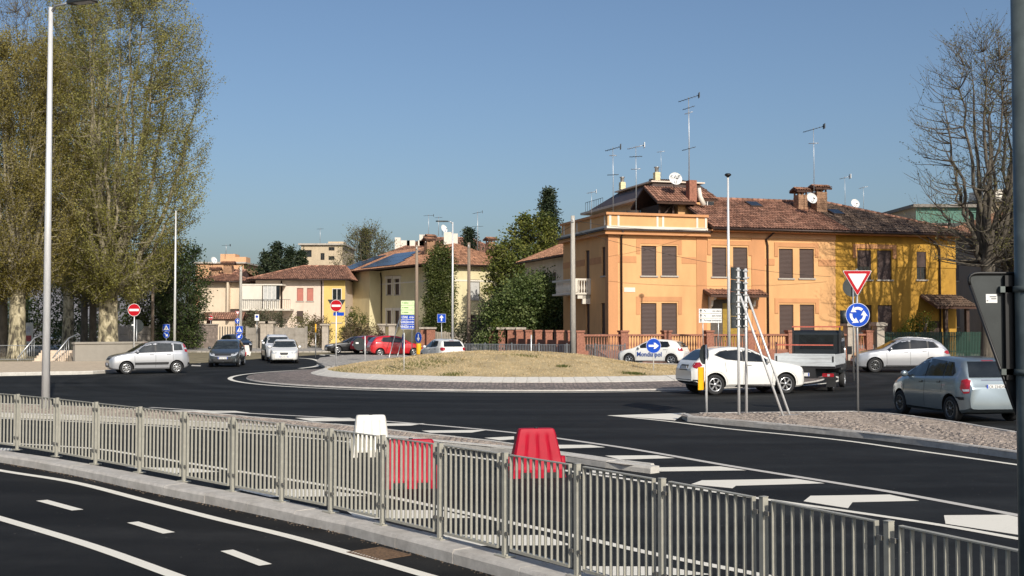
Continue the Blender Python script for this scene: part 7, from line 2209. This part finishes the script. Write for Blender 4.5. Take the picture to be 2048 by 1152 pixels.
# poster kiosk
kp = thing('poster_stand', 'metal stand with torn posters under the plane trees', 'poster stand', (pp(45, 700, 88).x, 88, 0))
for s in (-1, 1): MB().tube((s * .75, 0, 0), (s * .75, 0, 2.6), .04, n=8).build('post', GALV, kp)
bd = MB().bx(-.8, .8, -.04, .04, .9, 2.5).build('board', GALV, kp)
for k, (x, z, w, h, cc) in enumerate(((-.45, 1.75, .6, .6, (.45, .45, .5)), (.25, 1.95, .7, .55, (.4, .42, .5)), (-.4, 1.2, .5, .4, (.35, .06, .07)), (.3, 1.3, .75, .45, (.3, .07, .08)))):
    MB().bx(x - w / 2, x + w / 2, -.05 - .002 * k, -.045, z - h / 2, z + h / 2).build('poster', M('poster_%d' % k, cc, .8, var=.35, scale=6), bd)

# overhead cables
CAB = M('cable', (0.02, 0.02, 0.02), .6)
def cable(label, a_, b_, sag, r=.012):
    a_, b_ = Vector(a_), Vector(b_)
    pts = [a_.lerp(b_, k / 14) - Vector((0, 0, sag * 4 * (k / 14) * (1 - k / 14))) for k in range(15)]
    return tag(MB().path([p - a_ for p in pts], r, 5).build('cable', CAB, None, a_), label, 'cable')
ptop = Vector((pp(1146, 700, 69).x, 69, zpx(440, 69)))
cable('cable from the concrete pole along the peach front', ptop + Vector((0, 0, -.6)), P0 + e1 * 16 - e2 * .5 + Vector((0, 0, 5.6)), .5)
cable('cable from the concrete pole to the terrace corner', ptop, P0 + e1 * 6.9 - e2 * .4 + Vector((0, 0, 8.7)), .3)
cable('cable from the concrete pole to the wooden pole by the ivy', ptop + Vector((0, 0, -.3)), (pp(937.5, 700, 88).x, 88, zpx(487, 88)), .9)

# ------------------------------------------------------------------ trees and shrubs
def mottled_bark(name):
    """plane bark: flaking plates of cream, olive and grey brown"""
    m, nt, b = new_mat(name)
    tc = node(nt, 'ShaderNodeTexCoord')
    mp = node(nt, 'ShaderNodeMapping'); mp.inputs['Scale'].default_value = (1, 1, .55)
    nt.links.new(tc.outputs['Object'], mp.inputs[0])
    n1 = node(nt, 'ShaderNodeTexNoise'); n1.inputs['Scale'].default_value = 3.2; n1.inputs['Detail'].default_value = 5; n1.inputs['Distortion'].default_value = .6
    nt.links.new(mp.outputs[0], n1.inputs['Vector'])
    cr = node(nt, 'ShaderNodeValToRGB'); cr.color_ramp.interpolation = 'EASE'
    e = cr.color_ramp.elements
    e[0].position = .36; e[0].color = (0.075, 0.062, 0.042, 1)
    e[1].position = .64; e[1].color = (0.50, 0.44, 0.30, 1)
    q = e.new(.45); q.color = (0.20, 0.175, 0.11, 1)
    q = e.new(.53); q.color = (0.36, 0.31, 0.20, 1)
    nt.links.new(n1.outputs['Fac'], cr.inputs[0]); nt.links.new(cr.outputs[0], b.inputs['Base Color'])
    b.inputs['Roughness'].default_value = .9
    bp = node(nt, 'ShaderNodeBump'); bp.inputs['Strength'].default_value = .9; bp.inputs['Distance'].default_value = .05
    nt.links.new(n1.outputs['Fac'], bp.inputs['Height']); nt.links.new(bp.outputs[0], b.inputs['Normal'])
    return m
BARKP = mottled_bark('plane_bark')
BARKD = M('dark_bark', (0.10, 0.085, 0.065), .95, var=.35, scale=4, bump=.6, bscale=20, stretch=(1, 1, .3))
BARKL = M('plane_limb_bark', (0.17, 0.145, 0.095), .9, var=.35, scale=2.2, col2=(0.26, 0.23, 0.16), bump=.5, bscale=14)
L_PLANE = leaf_mat('plane_leaves', ((0.165, 0.155, 0.030), (0.265, 0.250, 0.064), (0.39, 0.375, 0.135)), .42, .22)
L_PLANEB = leaf_mat('plane_leaves_brown', ((0.160, 0.132, 0.027), (0.245, 0.208, 0.052), (0.35, 0.30, 0.10)), .42, .25)
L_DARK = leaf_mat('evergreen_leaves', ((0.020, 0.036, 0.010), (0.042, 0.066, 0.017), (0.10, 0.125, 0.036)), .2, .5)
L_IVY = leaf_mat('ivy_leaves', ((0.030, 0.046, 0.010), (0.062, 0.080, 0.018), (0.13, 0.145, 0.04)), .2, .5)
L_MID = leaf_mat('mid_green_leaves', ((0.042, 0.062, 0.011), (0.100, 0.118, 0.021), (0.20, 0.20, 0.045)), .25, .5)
L_LAUREL = leaf_mat('laurel_leaves', ((0.032, 0.056, 0.014), (0.080, 0.115, 0.030), (0.175, 0.21, 0.075)), .2, .6)
L_YG = leaf_mat('yellow_green_leaves', ((0.065, 0.095, 0.012), (0.13, 0.17, 0.022), (0.23, 0.27, 0.045)), .3, .8)
L_GREY = leaf_mat('grey_green_leaves', ((0.05, 0.055, 0.03), (0.10, 0.105, 0.06), (0.17, 0.17, 0.10)), .25, .6)
L_BROWN = leaf_mat('brown_hedge_leaves', ((0.06, 0.042, 0.022), (0.12, 0.085, 0.045), (0.20, 0.15, 0.085)), .25, .7)
L_BUD = leaf_mat('budding_leaves', ((0.10, 0.10, 0.022), (0.16, 0.155, 0.045), (0.24, 0.22, 0.085)), .4, .3)
L_CON = leaf_mat('conifer_needles', ((0.012, 0.022, 0.010), (0.026, 0.040, 0.018), (0.060, 0.075, 0.034)), .1, .5)

def leaf_cloud(name, pts, size, mat, parent, rng, aspect=1.7, up=0.25):
    """one folded quad per leaf at each point, random direction"""
    n = len(pts)
    d = rng.normal(0, 1, (n, 3)); d[:, 2] = d[:, 2] * .7 - up
    d /= np.linalg.norm(d, axis=1)[:, None] + 1e-9
    w = rng.normal(0, 1, (n, 3)); w -= d * (w * d).sum(1)[:, None]
    w /= np.linalg.norm(w, axis=1)[:, None] + 1e-9
    s = size * rng.uniform(.6, 1.35, n)[:, None]
    a = pts; b = pts + d * s * .5 + w * s / aspect / 2; c = pts + d * s; e = pts + d * s * .5 - w * s / aspect / 2
    V = np.stack([a, b, c, e], 1).reshape(-1, 3)
    me = np_mesh(name, V, np.arange(4 * n).reshape(-1, 4), [mat])
    return link(name, me, parent)

def bez(a, b, c, n=7):
    return [a * (1 - t) ** 2 + b * 2 * t * (1 - t) + c * t * t for t in [i / (n - 1) for i in range(n)]]

def tree(name, label, base, trunk_r, fork, env, n_limb, leaves, size, leafm, bark, seed, shoots=420, shoot_len=1.6, up=.8, cat='tree', group=None, twig_r=.014, tufts=.16, low=.0, lead=True, lean=(0, 0), power=2.0, outer=.55, limb_r=.30, start=(.8, 1.0), arch=.25, limbm=None):
    """broadleaf tree: trunk, limbs curving into the crown volume env=(cx,cy,cz,rx,ry,rz), side branches reaching all through the crown and ending in upright leafy shoots"""
    rng = np.random.default_rng(seed); rnd = random.Random(seed)
    t = thing(name, label, cat, base, 0, group)
    cx, cy, cz, rx, ry, rz = env
    def width(z):
        k = 1 - abs((z - cz) / rz) ** power
        return max(0.0, k) ** (1 / power)
    tb = MB()
    top = Vector((lean[0], lean[1], fork))
    pts = [Vector((0, 0, -.3)), Vector((0, 0, .25)), Vector((lean[0] * .2, lean[1] * .2, fork * .3)), Vector((lean[0] * .6, lean[1] * .6, fork * .7)), top, top + Vector((0, 0, fork * .12))]
    tb.path(pts, [trunk_r * 1.5, trunk_r * 1.18, trunk_r * 1.0, trunk_r * .93, trunk_r * .88, trunk_r * .5], 16)
    for k in range(5):          # root flare and burrs
        a = 2 * math.pi * k / 5 + rnd.random()
        tb.path([(math.cos(a) * trunk_r * 1.5, math.sin(a) * trunk_r * 1.5, -.15), (math.cos(a) * trunk_r * .95, math.sin(a) * trunk_r * .95, .5), (math.cos(a) * trunk_r * .7, math.sin(a) * trunk_r * .7, 1.6)], [trunk_r * .3, trunk_r * .3, trunk_r * .2], 7)
    tb.build('trunk', bark, t)
    lb, tw = MB(), MB()
    LP = []
    for i in range(n_limb):
        a = 2.399 * i + rnd.uniform(-.4, .4)
        f = (i + .5) / n_limb
        zt = cz + rz * (-.45 + 1.35 * f ** .8 + rnd.uniform(-.12, .05))
        zt = min(zt, cz + rz * .93)
        k = rnd.uniform(.35, .95) * (1.0 if f < .75 else .6)
        w_ = width(zt)
        tgt = Vector((cx + rx * w_ * k * math.cos(a), cy + ry * w_ * k * math.sin(a), zt))
        st = top * rnd.uniform(*start)
        mid = Vector((st.x + (tgt.x - st.x) * (.5 + arch), st.y + (tgt.y - st.y) * (.5 + arch), st.z + (tgt.z - st.z) * (.5 - arch * .6)))
        n = 11
        P = bez(st, mid, tgt, n)
        P = [p + Vector((rnd.gauss(0, .14), rnd.gauss(0, .14), rnd.gauss(0, .06))) * min(1, j / 2) for j, p in enumerate(P)]
        r0 = trunk_r * limb_r * rnd.uniform(.75, 1.25)
        R_ = [r0 * (1 - j / (n - 1)) ** .8 + .018 for j in range(n)]
        lb.path(P, R_, 7, caps=False)
        for j in range(2, n):
            for h in range(2):
                p = P[j - 1].lerp(P[j], (h + 1) / 2); LP.append((p.x, p.y, p.z, R_[j]))
    LP = np.array(LP)
    # side branches
    A = []
    for k in range(shoots):
        z = cz + rz * rnd.uniform(-.98 + low, .98)
        w_ = width(z)
        a = rnd.uniform(0, 2 * math.pi); rr = math.sqrt(rnd.uniform(outer ** 2 * .25, 1)) * rnd.uniform(.88, 1.04)
        p = Vector((cx + rx * w_ * rr * math.cos(a), cy + ry * w_ * rr * math.sin(a), z))
        d = LP[:, :3] - np.array(p)
        cost = np.sqrt((d[:, 0] ** 2 + d[:, 1] ** 2)) + np.abs(d[:, 2]) * .8 + np.where(d[:, 2] > -.2, 3.0 * up, 0)
        j = int(np.argmin(cost + rng.uniform(0, .6, len(cost))))
        b = Vector(LP[j, :3])
        L = (p - b).length
        m1 = b.lerp(p, .5) + Vector((rnd.gauss(0, .08), rnd.gauss(0, .08), rnd.gauss(0, .05))) * L + Vector((0, 0, -.10 * L))
        B = bez(b, m1, p, 6)
        r1 = min(LP[j, 3] * .6, .012 + .012 * L) + .004
        lb.path(B, [r1 * (1 - .7 * q / 5) + twig_r * .4 for q in range(6)], 5, caps=False)
        # upright shoots at the end and along the branch
        for m in range(3):
            o = B[-1] if m == 0 else B[3 + (m % 3)].lerp(B[2 + (m % 3)], rnd.random())
            out = Vector((o.x - cx, o.y - cy, 0)); out = out.normalized() if out.length > .1 else out
            dr = Vector((rnd.gauss(0, .38), rnd.gauss(0, .38), rnd.uniform(.35, 1.0) * up + .08)) + out * .35
            dr.normalize()
            ln = shoot_len * rnd.uniform(.5, 1.15)
            e = o + dr * ln + Vector((0, 0, .12 * ln * up))
            m2 = o + dr * ln * .5
            tw.path([o, m2, e], [twig_r, twig_r * .8, twig_r * .35], 3, caps=False)
            for s_ in range(8):
                u = (s_ + rnd.random()) / 8; A.append(tuple(o * (1 - u) ** 2 + m2 * 2 * u * (1 - u) + e * u * u))
        for q in range(2, 6): A.append(tuple(B[q]))
    lb.build('limbs', limbm or bark, t)
    tw.build('twigs', limbm or bark, t)
    A = np.array(A)
    if leaves:
        L = A[rng.integers(0, len(A), leaves)] + rng.normal(0, tufts, (leaves, 3))
        leaf_cloud('crown', L[L[:, 2] > .3], size, leafm, t, rng)
    return t

def shrub(name, label, base, blobs, n, size, leafm, seed, cat='shrub', stem=True, shell=.55, bark=None, up=.1, group=None):
    """dense shrub: leaves gathered in clumps through several overlapping ellipsoids"""
    rng = np.random.default_rng(seed)
    t = thing(name, label, cat, base, 0, group)
    vol = np.array([b[3] * b[4] * b[5] for b in blobs]) ** .67
    out = []
    for b, v in zip(blobs, vol / vol.sum()):
        m = int(n * v)
        nc = max(6, m // 26)
        c = rng.normal(0, 1, (nc, 3)); c /= np.linalg.norm(c, axis=1)[:, None]
        c *= (rng.uniform(shell ** 3, 1, nc) ** (1 / 3))[:, None]
        c = c * np.array(b[3:6]) * rng.uniform(.86, 1.08, (nc, 1)) + np.array(b[:3])
        i = rng.integers(0, nc, m)
        sc = min(b[3:6]) * .13 + size * .4
        out.append(c[i] + rng.normal(0, sc, (m, 3)))
    L = np.concatenate(out)
    L = L[L[:, 2] > .05]
    if stem:
        m = MB()
        for b in blobs:
            for k in range(3):
                m.path([(b[0] * .4 + rng.normal(0, .1), b[1] * .4, 0), (b[0] * .8, b[1] * .8 + rng.normal(0, .1), b[2] * .6), (b[0] + rng.normal(0, .3) * b[3], b[1], b[2] + b[5] * .6)], [.07, .05, .02], 6)
        m.build('stem', bark or BARKD, t)
    leaf_cloud('foliage', L, size, leafm, t, rng, up=up)
    return t

def conifer(name, label, base, H, r, n, size, leafm, seed, trunk=.16, z0=.08, tiers=None):
    rng = np.random.default_rng(seed); rnd = random.Random(seed)
    t = thing(name, label, 'tree', base)
    MB().path([(0, 0, -.1), (0, 0, H * .5), (0, 0, H * .98)], [trunk, trunk * .6, .02], 8).build('trunk', BARKD, t)
    lb = MB(); A = []
    nb = tiers or int(H * 7)
    for k in range(nb):
        u = z0 + (1 - z0) * (k + rnd.random()) / nb
        L = r * (1 - u) ** .75 * rnd.uniform(.65, 1.12) + .12
        a = k * 2.399 + rnd.uniform(-.3, .3)
        p0 = Vector((0, 0, u * H)); p1 = Vector((math.cos(a) * L, math.sin(a) * L, u * H - L * .12 + rnd.uniform(-.1, .2)))
        lb.path([p0, p0.lerp(p1, .5) + Vector((0, 0, .1 * L)), p1], [.035, .025, .008], 4, caps=False)
        for m in range(8): A.append(p0.lerp(p1, .15 + .85 * (m + .5) / 8) + Vector((0, 0, .08 * L * math.sin(math.pi * m / 8))))
    lb.build('limbs', BARKD, t)
    A = np.array([tuple(p) for p in A])
    L = A[rng.integers(0, len(A), n)] + rng.normal(0, 1, (n, 3)) * np.array((.17, .17, .10)) * (r / 2.2)
    leaf_cloud('crown', L, size, leafm, t, rng, aspect=2.6, up=.15)
    return t

def at(px, Y, z=0.0): 
    p = pp(px, 700, Y); return (p.x, Y, z)
# plane trees at the left
tree('plane_tree', 'huge plane tree with pale mottled trunk and olive young leaves', at(216, 84), .70, 5.0, (.4, 0, 16.2, 6.7, 6.0, 12.6), 22, 160000, .128, L_PLANE, BARKP, 21, limbm=BARKL, shoots=900, shoot_len=1.9, up=1.0, tufts=.17, power=2.4)
tree('plane_tree', 'brownish plane tree at the far left behind the lamp post', at(34, 79), .55, 5.2, (-.1, 0, 12.8, 4.7, 4.8, 8.9), 18, 105000, .128, L_PLANEB, BARKP, 22, limbm=BARKL, shoots=640, shoot_len=1.7, up=.95, tufts=.17, power=2.4)
tree('plane_tree', 'bare topped plane tree behind the others at the upper left', at(45, 112), .5, 9, (0, 0, 22, 8.5, 5, 14), 16, 6000, .15, L_PLANEB, BARKD, 23, shoots=420, shoot_len=2.2, up=.9, tufts=.2, low=.5)
tree('plane_tree', 'plane tree between the two near ones, further back', at(136, 104), .5, 6, (0, 0, 16.4, 6.0, 5, 11.2), 16, 70000, .16, L_PLANEB, BARKP, 24, limbm=BARKL, shoots=480, shoot_len=2.0, up=.9, tufts=.22)
for k, (px, Y, lab) in enumerate(((185, 92, 'dark trunk just left of the huge plane trunk'), (168, 97, 'slim dark trunk further left of the huge plane trunk'), (6, 84, 'dark trunk at the left picture edge'))):
    tree('plane_tree', lab + ' with thin shaded crown', at(px, Y), .30, 4.5, (0, 0, 9.2, 3.4, 3.4, 5.4), 8, 10000, .16, L_PLANEB, BARKD, 30 + k, shoots=170, shoot_len=1.4, up=.7, tufts=.2)
# park greenery in the shade below
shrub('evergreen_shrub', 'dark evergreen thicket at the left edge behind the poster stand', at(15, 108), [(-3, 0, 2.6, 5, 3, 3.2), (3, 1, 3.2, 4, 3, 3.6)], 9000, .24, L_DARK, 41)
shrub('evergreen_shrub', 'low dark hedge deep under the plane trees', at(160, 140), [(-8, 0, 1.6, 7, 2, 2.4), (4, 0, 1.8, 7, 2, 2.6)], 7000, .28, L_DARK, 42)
q = thing('apartment_building', 'pale grey block glimpsed far off under the plane trees', 'building', at(60, 200), R(4))
facade(q, 22, 9, [(2 + 3 * k, 1.5 + 3.3 * j, 1.2, 1.7, 'dark', False) for k in range(6) for j in range(2)], M('far_grey_wall', (0.15, 0.15, 0.17), .9, var=.1), (0, 0, 0), 0)
MB().bx(0, 22, 0.3, 10, 0, 9).build('core', W_GREY, q)
# dense dark evergreen tree left of the cream house
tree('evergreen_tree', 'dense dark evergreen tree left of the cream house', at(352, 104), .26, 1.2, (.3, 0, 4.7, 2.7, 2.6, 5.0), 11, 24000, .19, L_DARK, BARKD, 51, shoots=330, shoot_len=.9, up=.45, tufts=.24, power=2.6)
tree('evergreen_tree', 'second dark evergreen tree nearer the plane trunk', at(300, 110), .24, 1.3, (0, 0, 4.6, 2.9, 2.6, 4.9), 10, 19000, .19, L_MID, BARKD, 52, shoots=290, shoot_len=.9, up=.45, tufts=.26, power=2.6)
# trees in the middle distance
conifer('conifer_tree', 'tall dark fir behind the magnolia', at(1097, 122), zpx(380, 122), 3.7, 12000, .34, L_CON, 61, z0=.35)
tree('magnolia_tree', 'glossy green magnolia below the fir', at(1066, 117), .22, 5.0, (.1, 0, 10.0, 2.8, 2.4, 3.5), 11, 11000, .29, L_MID, BARKD, 62, shoots=210, shoot_len=.8, up=.4, tufts=.24)
tree('magnolia_tree', 'lower magnolia left of the glossy one', at(1014, 112), .18, 2.6, (0, 0, 6.6, 2.2, 2.0, 4.0), 9, 8000, .28, L_MID, BARKD, 63, shoots=160, shoot_len=.8, up=.4, tufts=.24)
shrub('laurel_shrub', 'big rounded laurel left of the peach house', at(1062, 85), [(-.5, 0, 3.0, 2.2, 1.9, 2.8), (1.1, .2, 2.8, 1.8, 1.6, 2.9), (-2.4, .2, 1.9, 1.7, 1.4, 2.4), (.2, -.4, 4.3, 2.0, 1.6, 2.1), (-1.2, -.2, 3.9, 1.5, 1.3, 1.7)], 44000, .19, L_LAUREL, 64)
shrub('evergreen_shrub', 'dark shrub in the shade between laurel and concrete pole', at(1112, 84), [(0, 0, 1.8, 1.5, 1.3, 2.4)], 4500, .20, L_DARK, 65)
shrub('olive_shrub', 'grey green airy shrub left of the laurel', at(975, 88), [(0, 0, 1.9, 1.3, 1.2, 2.4), (.6, 0, 2.6, .9, .9, 1.6)], 4200, .16, L_GREY, 66)
shrub('hedge', 'clipped yellow green hedge on the brick piers below the laurel', at(1020, 84.2), [(-.6, 0, 2.45, .7, .35, .35), (.5, 0, 2.5, .75, .35, .38)], 2600, .09, L_YG, 67, stem=False, cat='hedge')
shrub('ivy_column', 'tall ivy covered trunk on the corner of the yellow house', at(879, 111.5), [(0, 0, 2.2, 1.5, 1.2, 2.6), (.05, 0, 5.0, 1.5, 1.2, 2.7), (.05, 0, 7.8, 1.4, 1.1, 2.5)], 36000, .17, L_IVY, 68, cat='ivy')
shrub('shrub', 'small dark bush between lamp post and wooden pole', at(925, 92), [(0, 0, 1.2, .9, .8, 1.5)], 2200, .15, L_GREY, 69)
shrub('shrub', 'green bush left of the blue direction boards before the yellow house', at(713, 108), [(0, 0, 2.0, 1.25, 1.0, 1.9), (-.7, 0, 1.6, .9, .8, 1.4)], 4200, .15, L_MID, 70)
shrub('hedge', 'brown leaved clipped hedge behind the black saloon', at(727, 103.5), [(-1.1, 0, 1.25, .9, .5, 1.25), (0, 0, 1.3, .9, .5, 1.25), (1.0, 0, 1.25, .9, .5, 1.25)], 6500, .12, L_BROWN, 71, cat='hedge')
shrub('olive_shrub', 'wide grey green bush before the white veranda', at(525, 117), [(-.9, 0, 2.0, 1.5, 1.2, 2.0), (.9, 0, 2.1, 1.6, 1.2, 2.0)], 6000, .15, L_GREY, 72)
shrub('shrub', 'olive brown bush below the red shutters', at(603, 117), [(0, 0, 1.8, 1.5, 1.2, 1.9), (1.2, 0, 1.4, 1.1, 1, 1.5)], 4500, .15, L_BUD, 73)
shrub('shrub', 'sparse twiggy bush left of the no entry post', at(640, 112), [(0, 0, 1.6, 1.2, 1, 1.8)], 2000, .15, L_BROWN, 74)
tree('bare_tree', 'budding tree above the lemon house on the skyline', at(735, 150), .32, 4, (0, 0, 9.6, 4.4, 3.5, 5.4), 12, 8500, .19, L_BUD, BARKD, 75, shoots=300, shoot_len=1.5, up=.7, twig_r=.022, tufts=.2)
for k, (px, Y, yt, r, lab) in enumerate(((552, 165, 487, 2.6, 'dark cedar behind the pink house, left one'), (578, 168, 497, 2.4, 'dark cedar behind the pink house, middle one'), (531, 170, 506, 2.4, 'low dark cedar behind the pink house'), (601, 160, 503, 2.0, 'dark cedar before the beige block'), (938, 158, 458, 2.6, 'dark pointed fir behind the red roofed block'), (729, 160, 458, 1.7, 'dark fir tip behind the budding tree'))):
    conifer('conifer_tree', lab, at(px, Y), zpx(yt, Y), r * 1.7, 5000, .42, L_CON, 80 + k, z0=.35)
shrub('shrub', 'round green treetop left of the dark cedars', at(500, 172), [(0, 0, 8, 4.5, 3, 3.0)], 4500, .32, L_DARK, 88)
shrub('climbing_shrub', 'yellow green flowering shrub before the porch of the ochre house', tuple(P0 - e2 * 1.6 + e1 * sx(1806)), [(0, 0, 1.6, 1.3, .8, 1.6), (-.8, 0, 1.2, .8, .6, 1.2), (.6, 0, 2.2, .7, .6, 1.1)], 3600, .12, L_YG, 89)
shrub('shrub', 'small shrub below the left ochre windows', tuple(P0 - e2 * 1.6 + e1 * sx(1735)), [(0, 0, .9, .9, .6, .9)], 1400, .12, L_YG, 90)
# budding trees at the right
tree('lime_tree', 'budding bare lime tree with dark trunk before the dark house', at(1976, 69.5), .37, 6.2, (-.15, 0, 12.4, 4.5, 4.0, 8.0), 16, 6500, .105, L_BUD, BARKD, 93, shoots=480, shoot_len=1.45, up=.6, twig_r=.012, tufts=.10, limb_r=.40, arch=.12, start=(.8, 1.15), power=2.0, low=.22)
tree('lime_tree', 'second budding lime tree beside the thick pole at the right edge', at(2021, 71), .35, 5.2, (.5, 0, 12.0, 3.7, 3.6, 7.6), 14, 5600, .105, L_BUD, BARKD, 94, shoots=400, shoot_len=1.45, up=.7, twig_r=.012, tufts=.10, limb_r=.38, arch=.12, start=(.7, 1.1))

# ------------------------------------------------------------------ lettering becomes mesh
dg = bpy.context.evaluated_depsgraph_get()
for o in [o for o in bpy.data.objects if o.type == 'FONT']:
    me = bpy.data.meshes.new_from_object(o.evaluated_get(dg))
    nm, par, mw, bs = o.name.split('.')[0], o.parent, o.matrix_parent_inverse.copy(), o.matrix_basis.copy()
    fc = o.data
    bpy.data.objects.remove(o, do_unlink=True)
    bpy.data.curves.remove(fc)
    n = link(nm, me, par)
    n.matrix_basis = bs
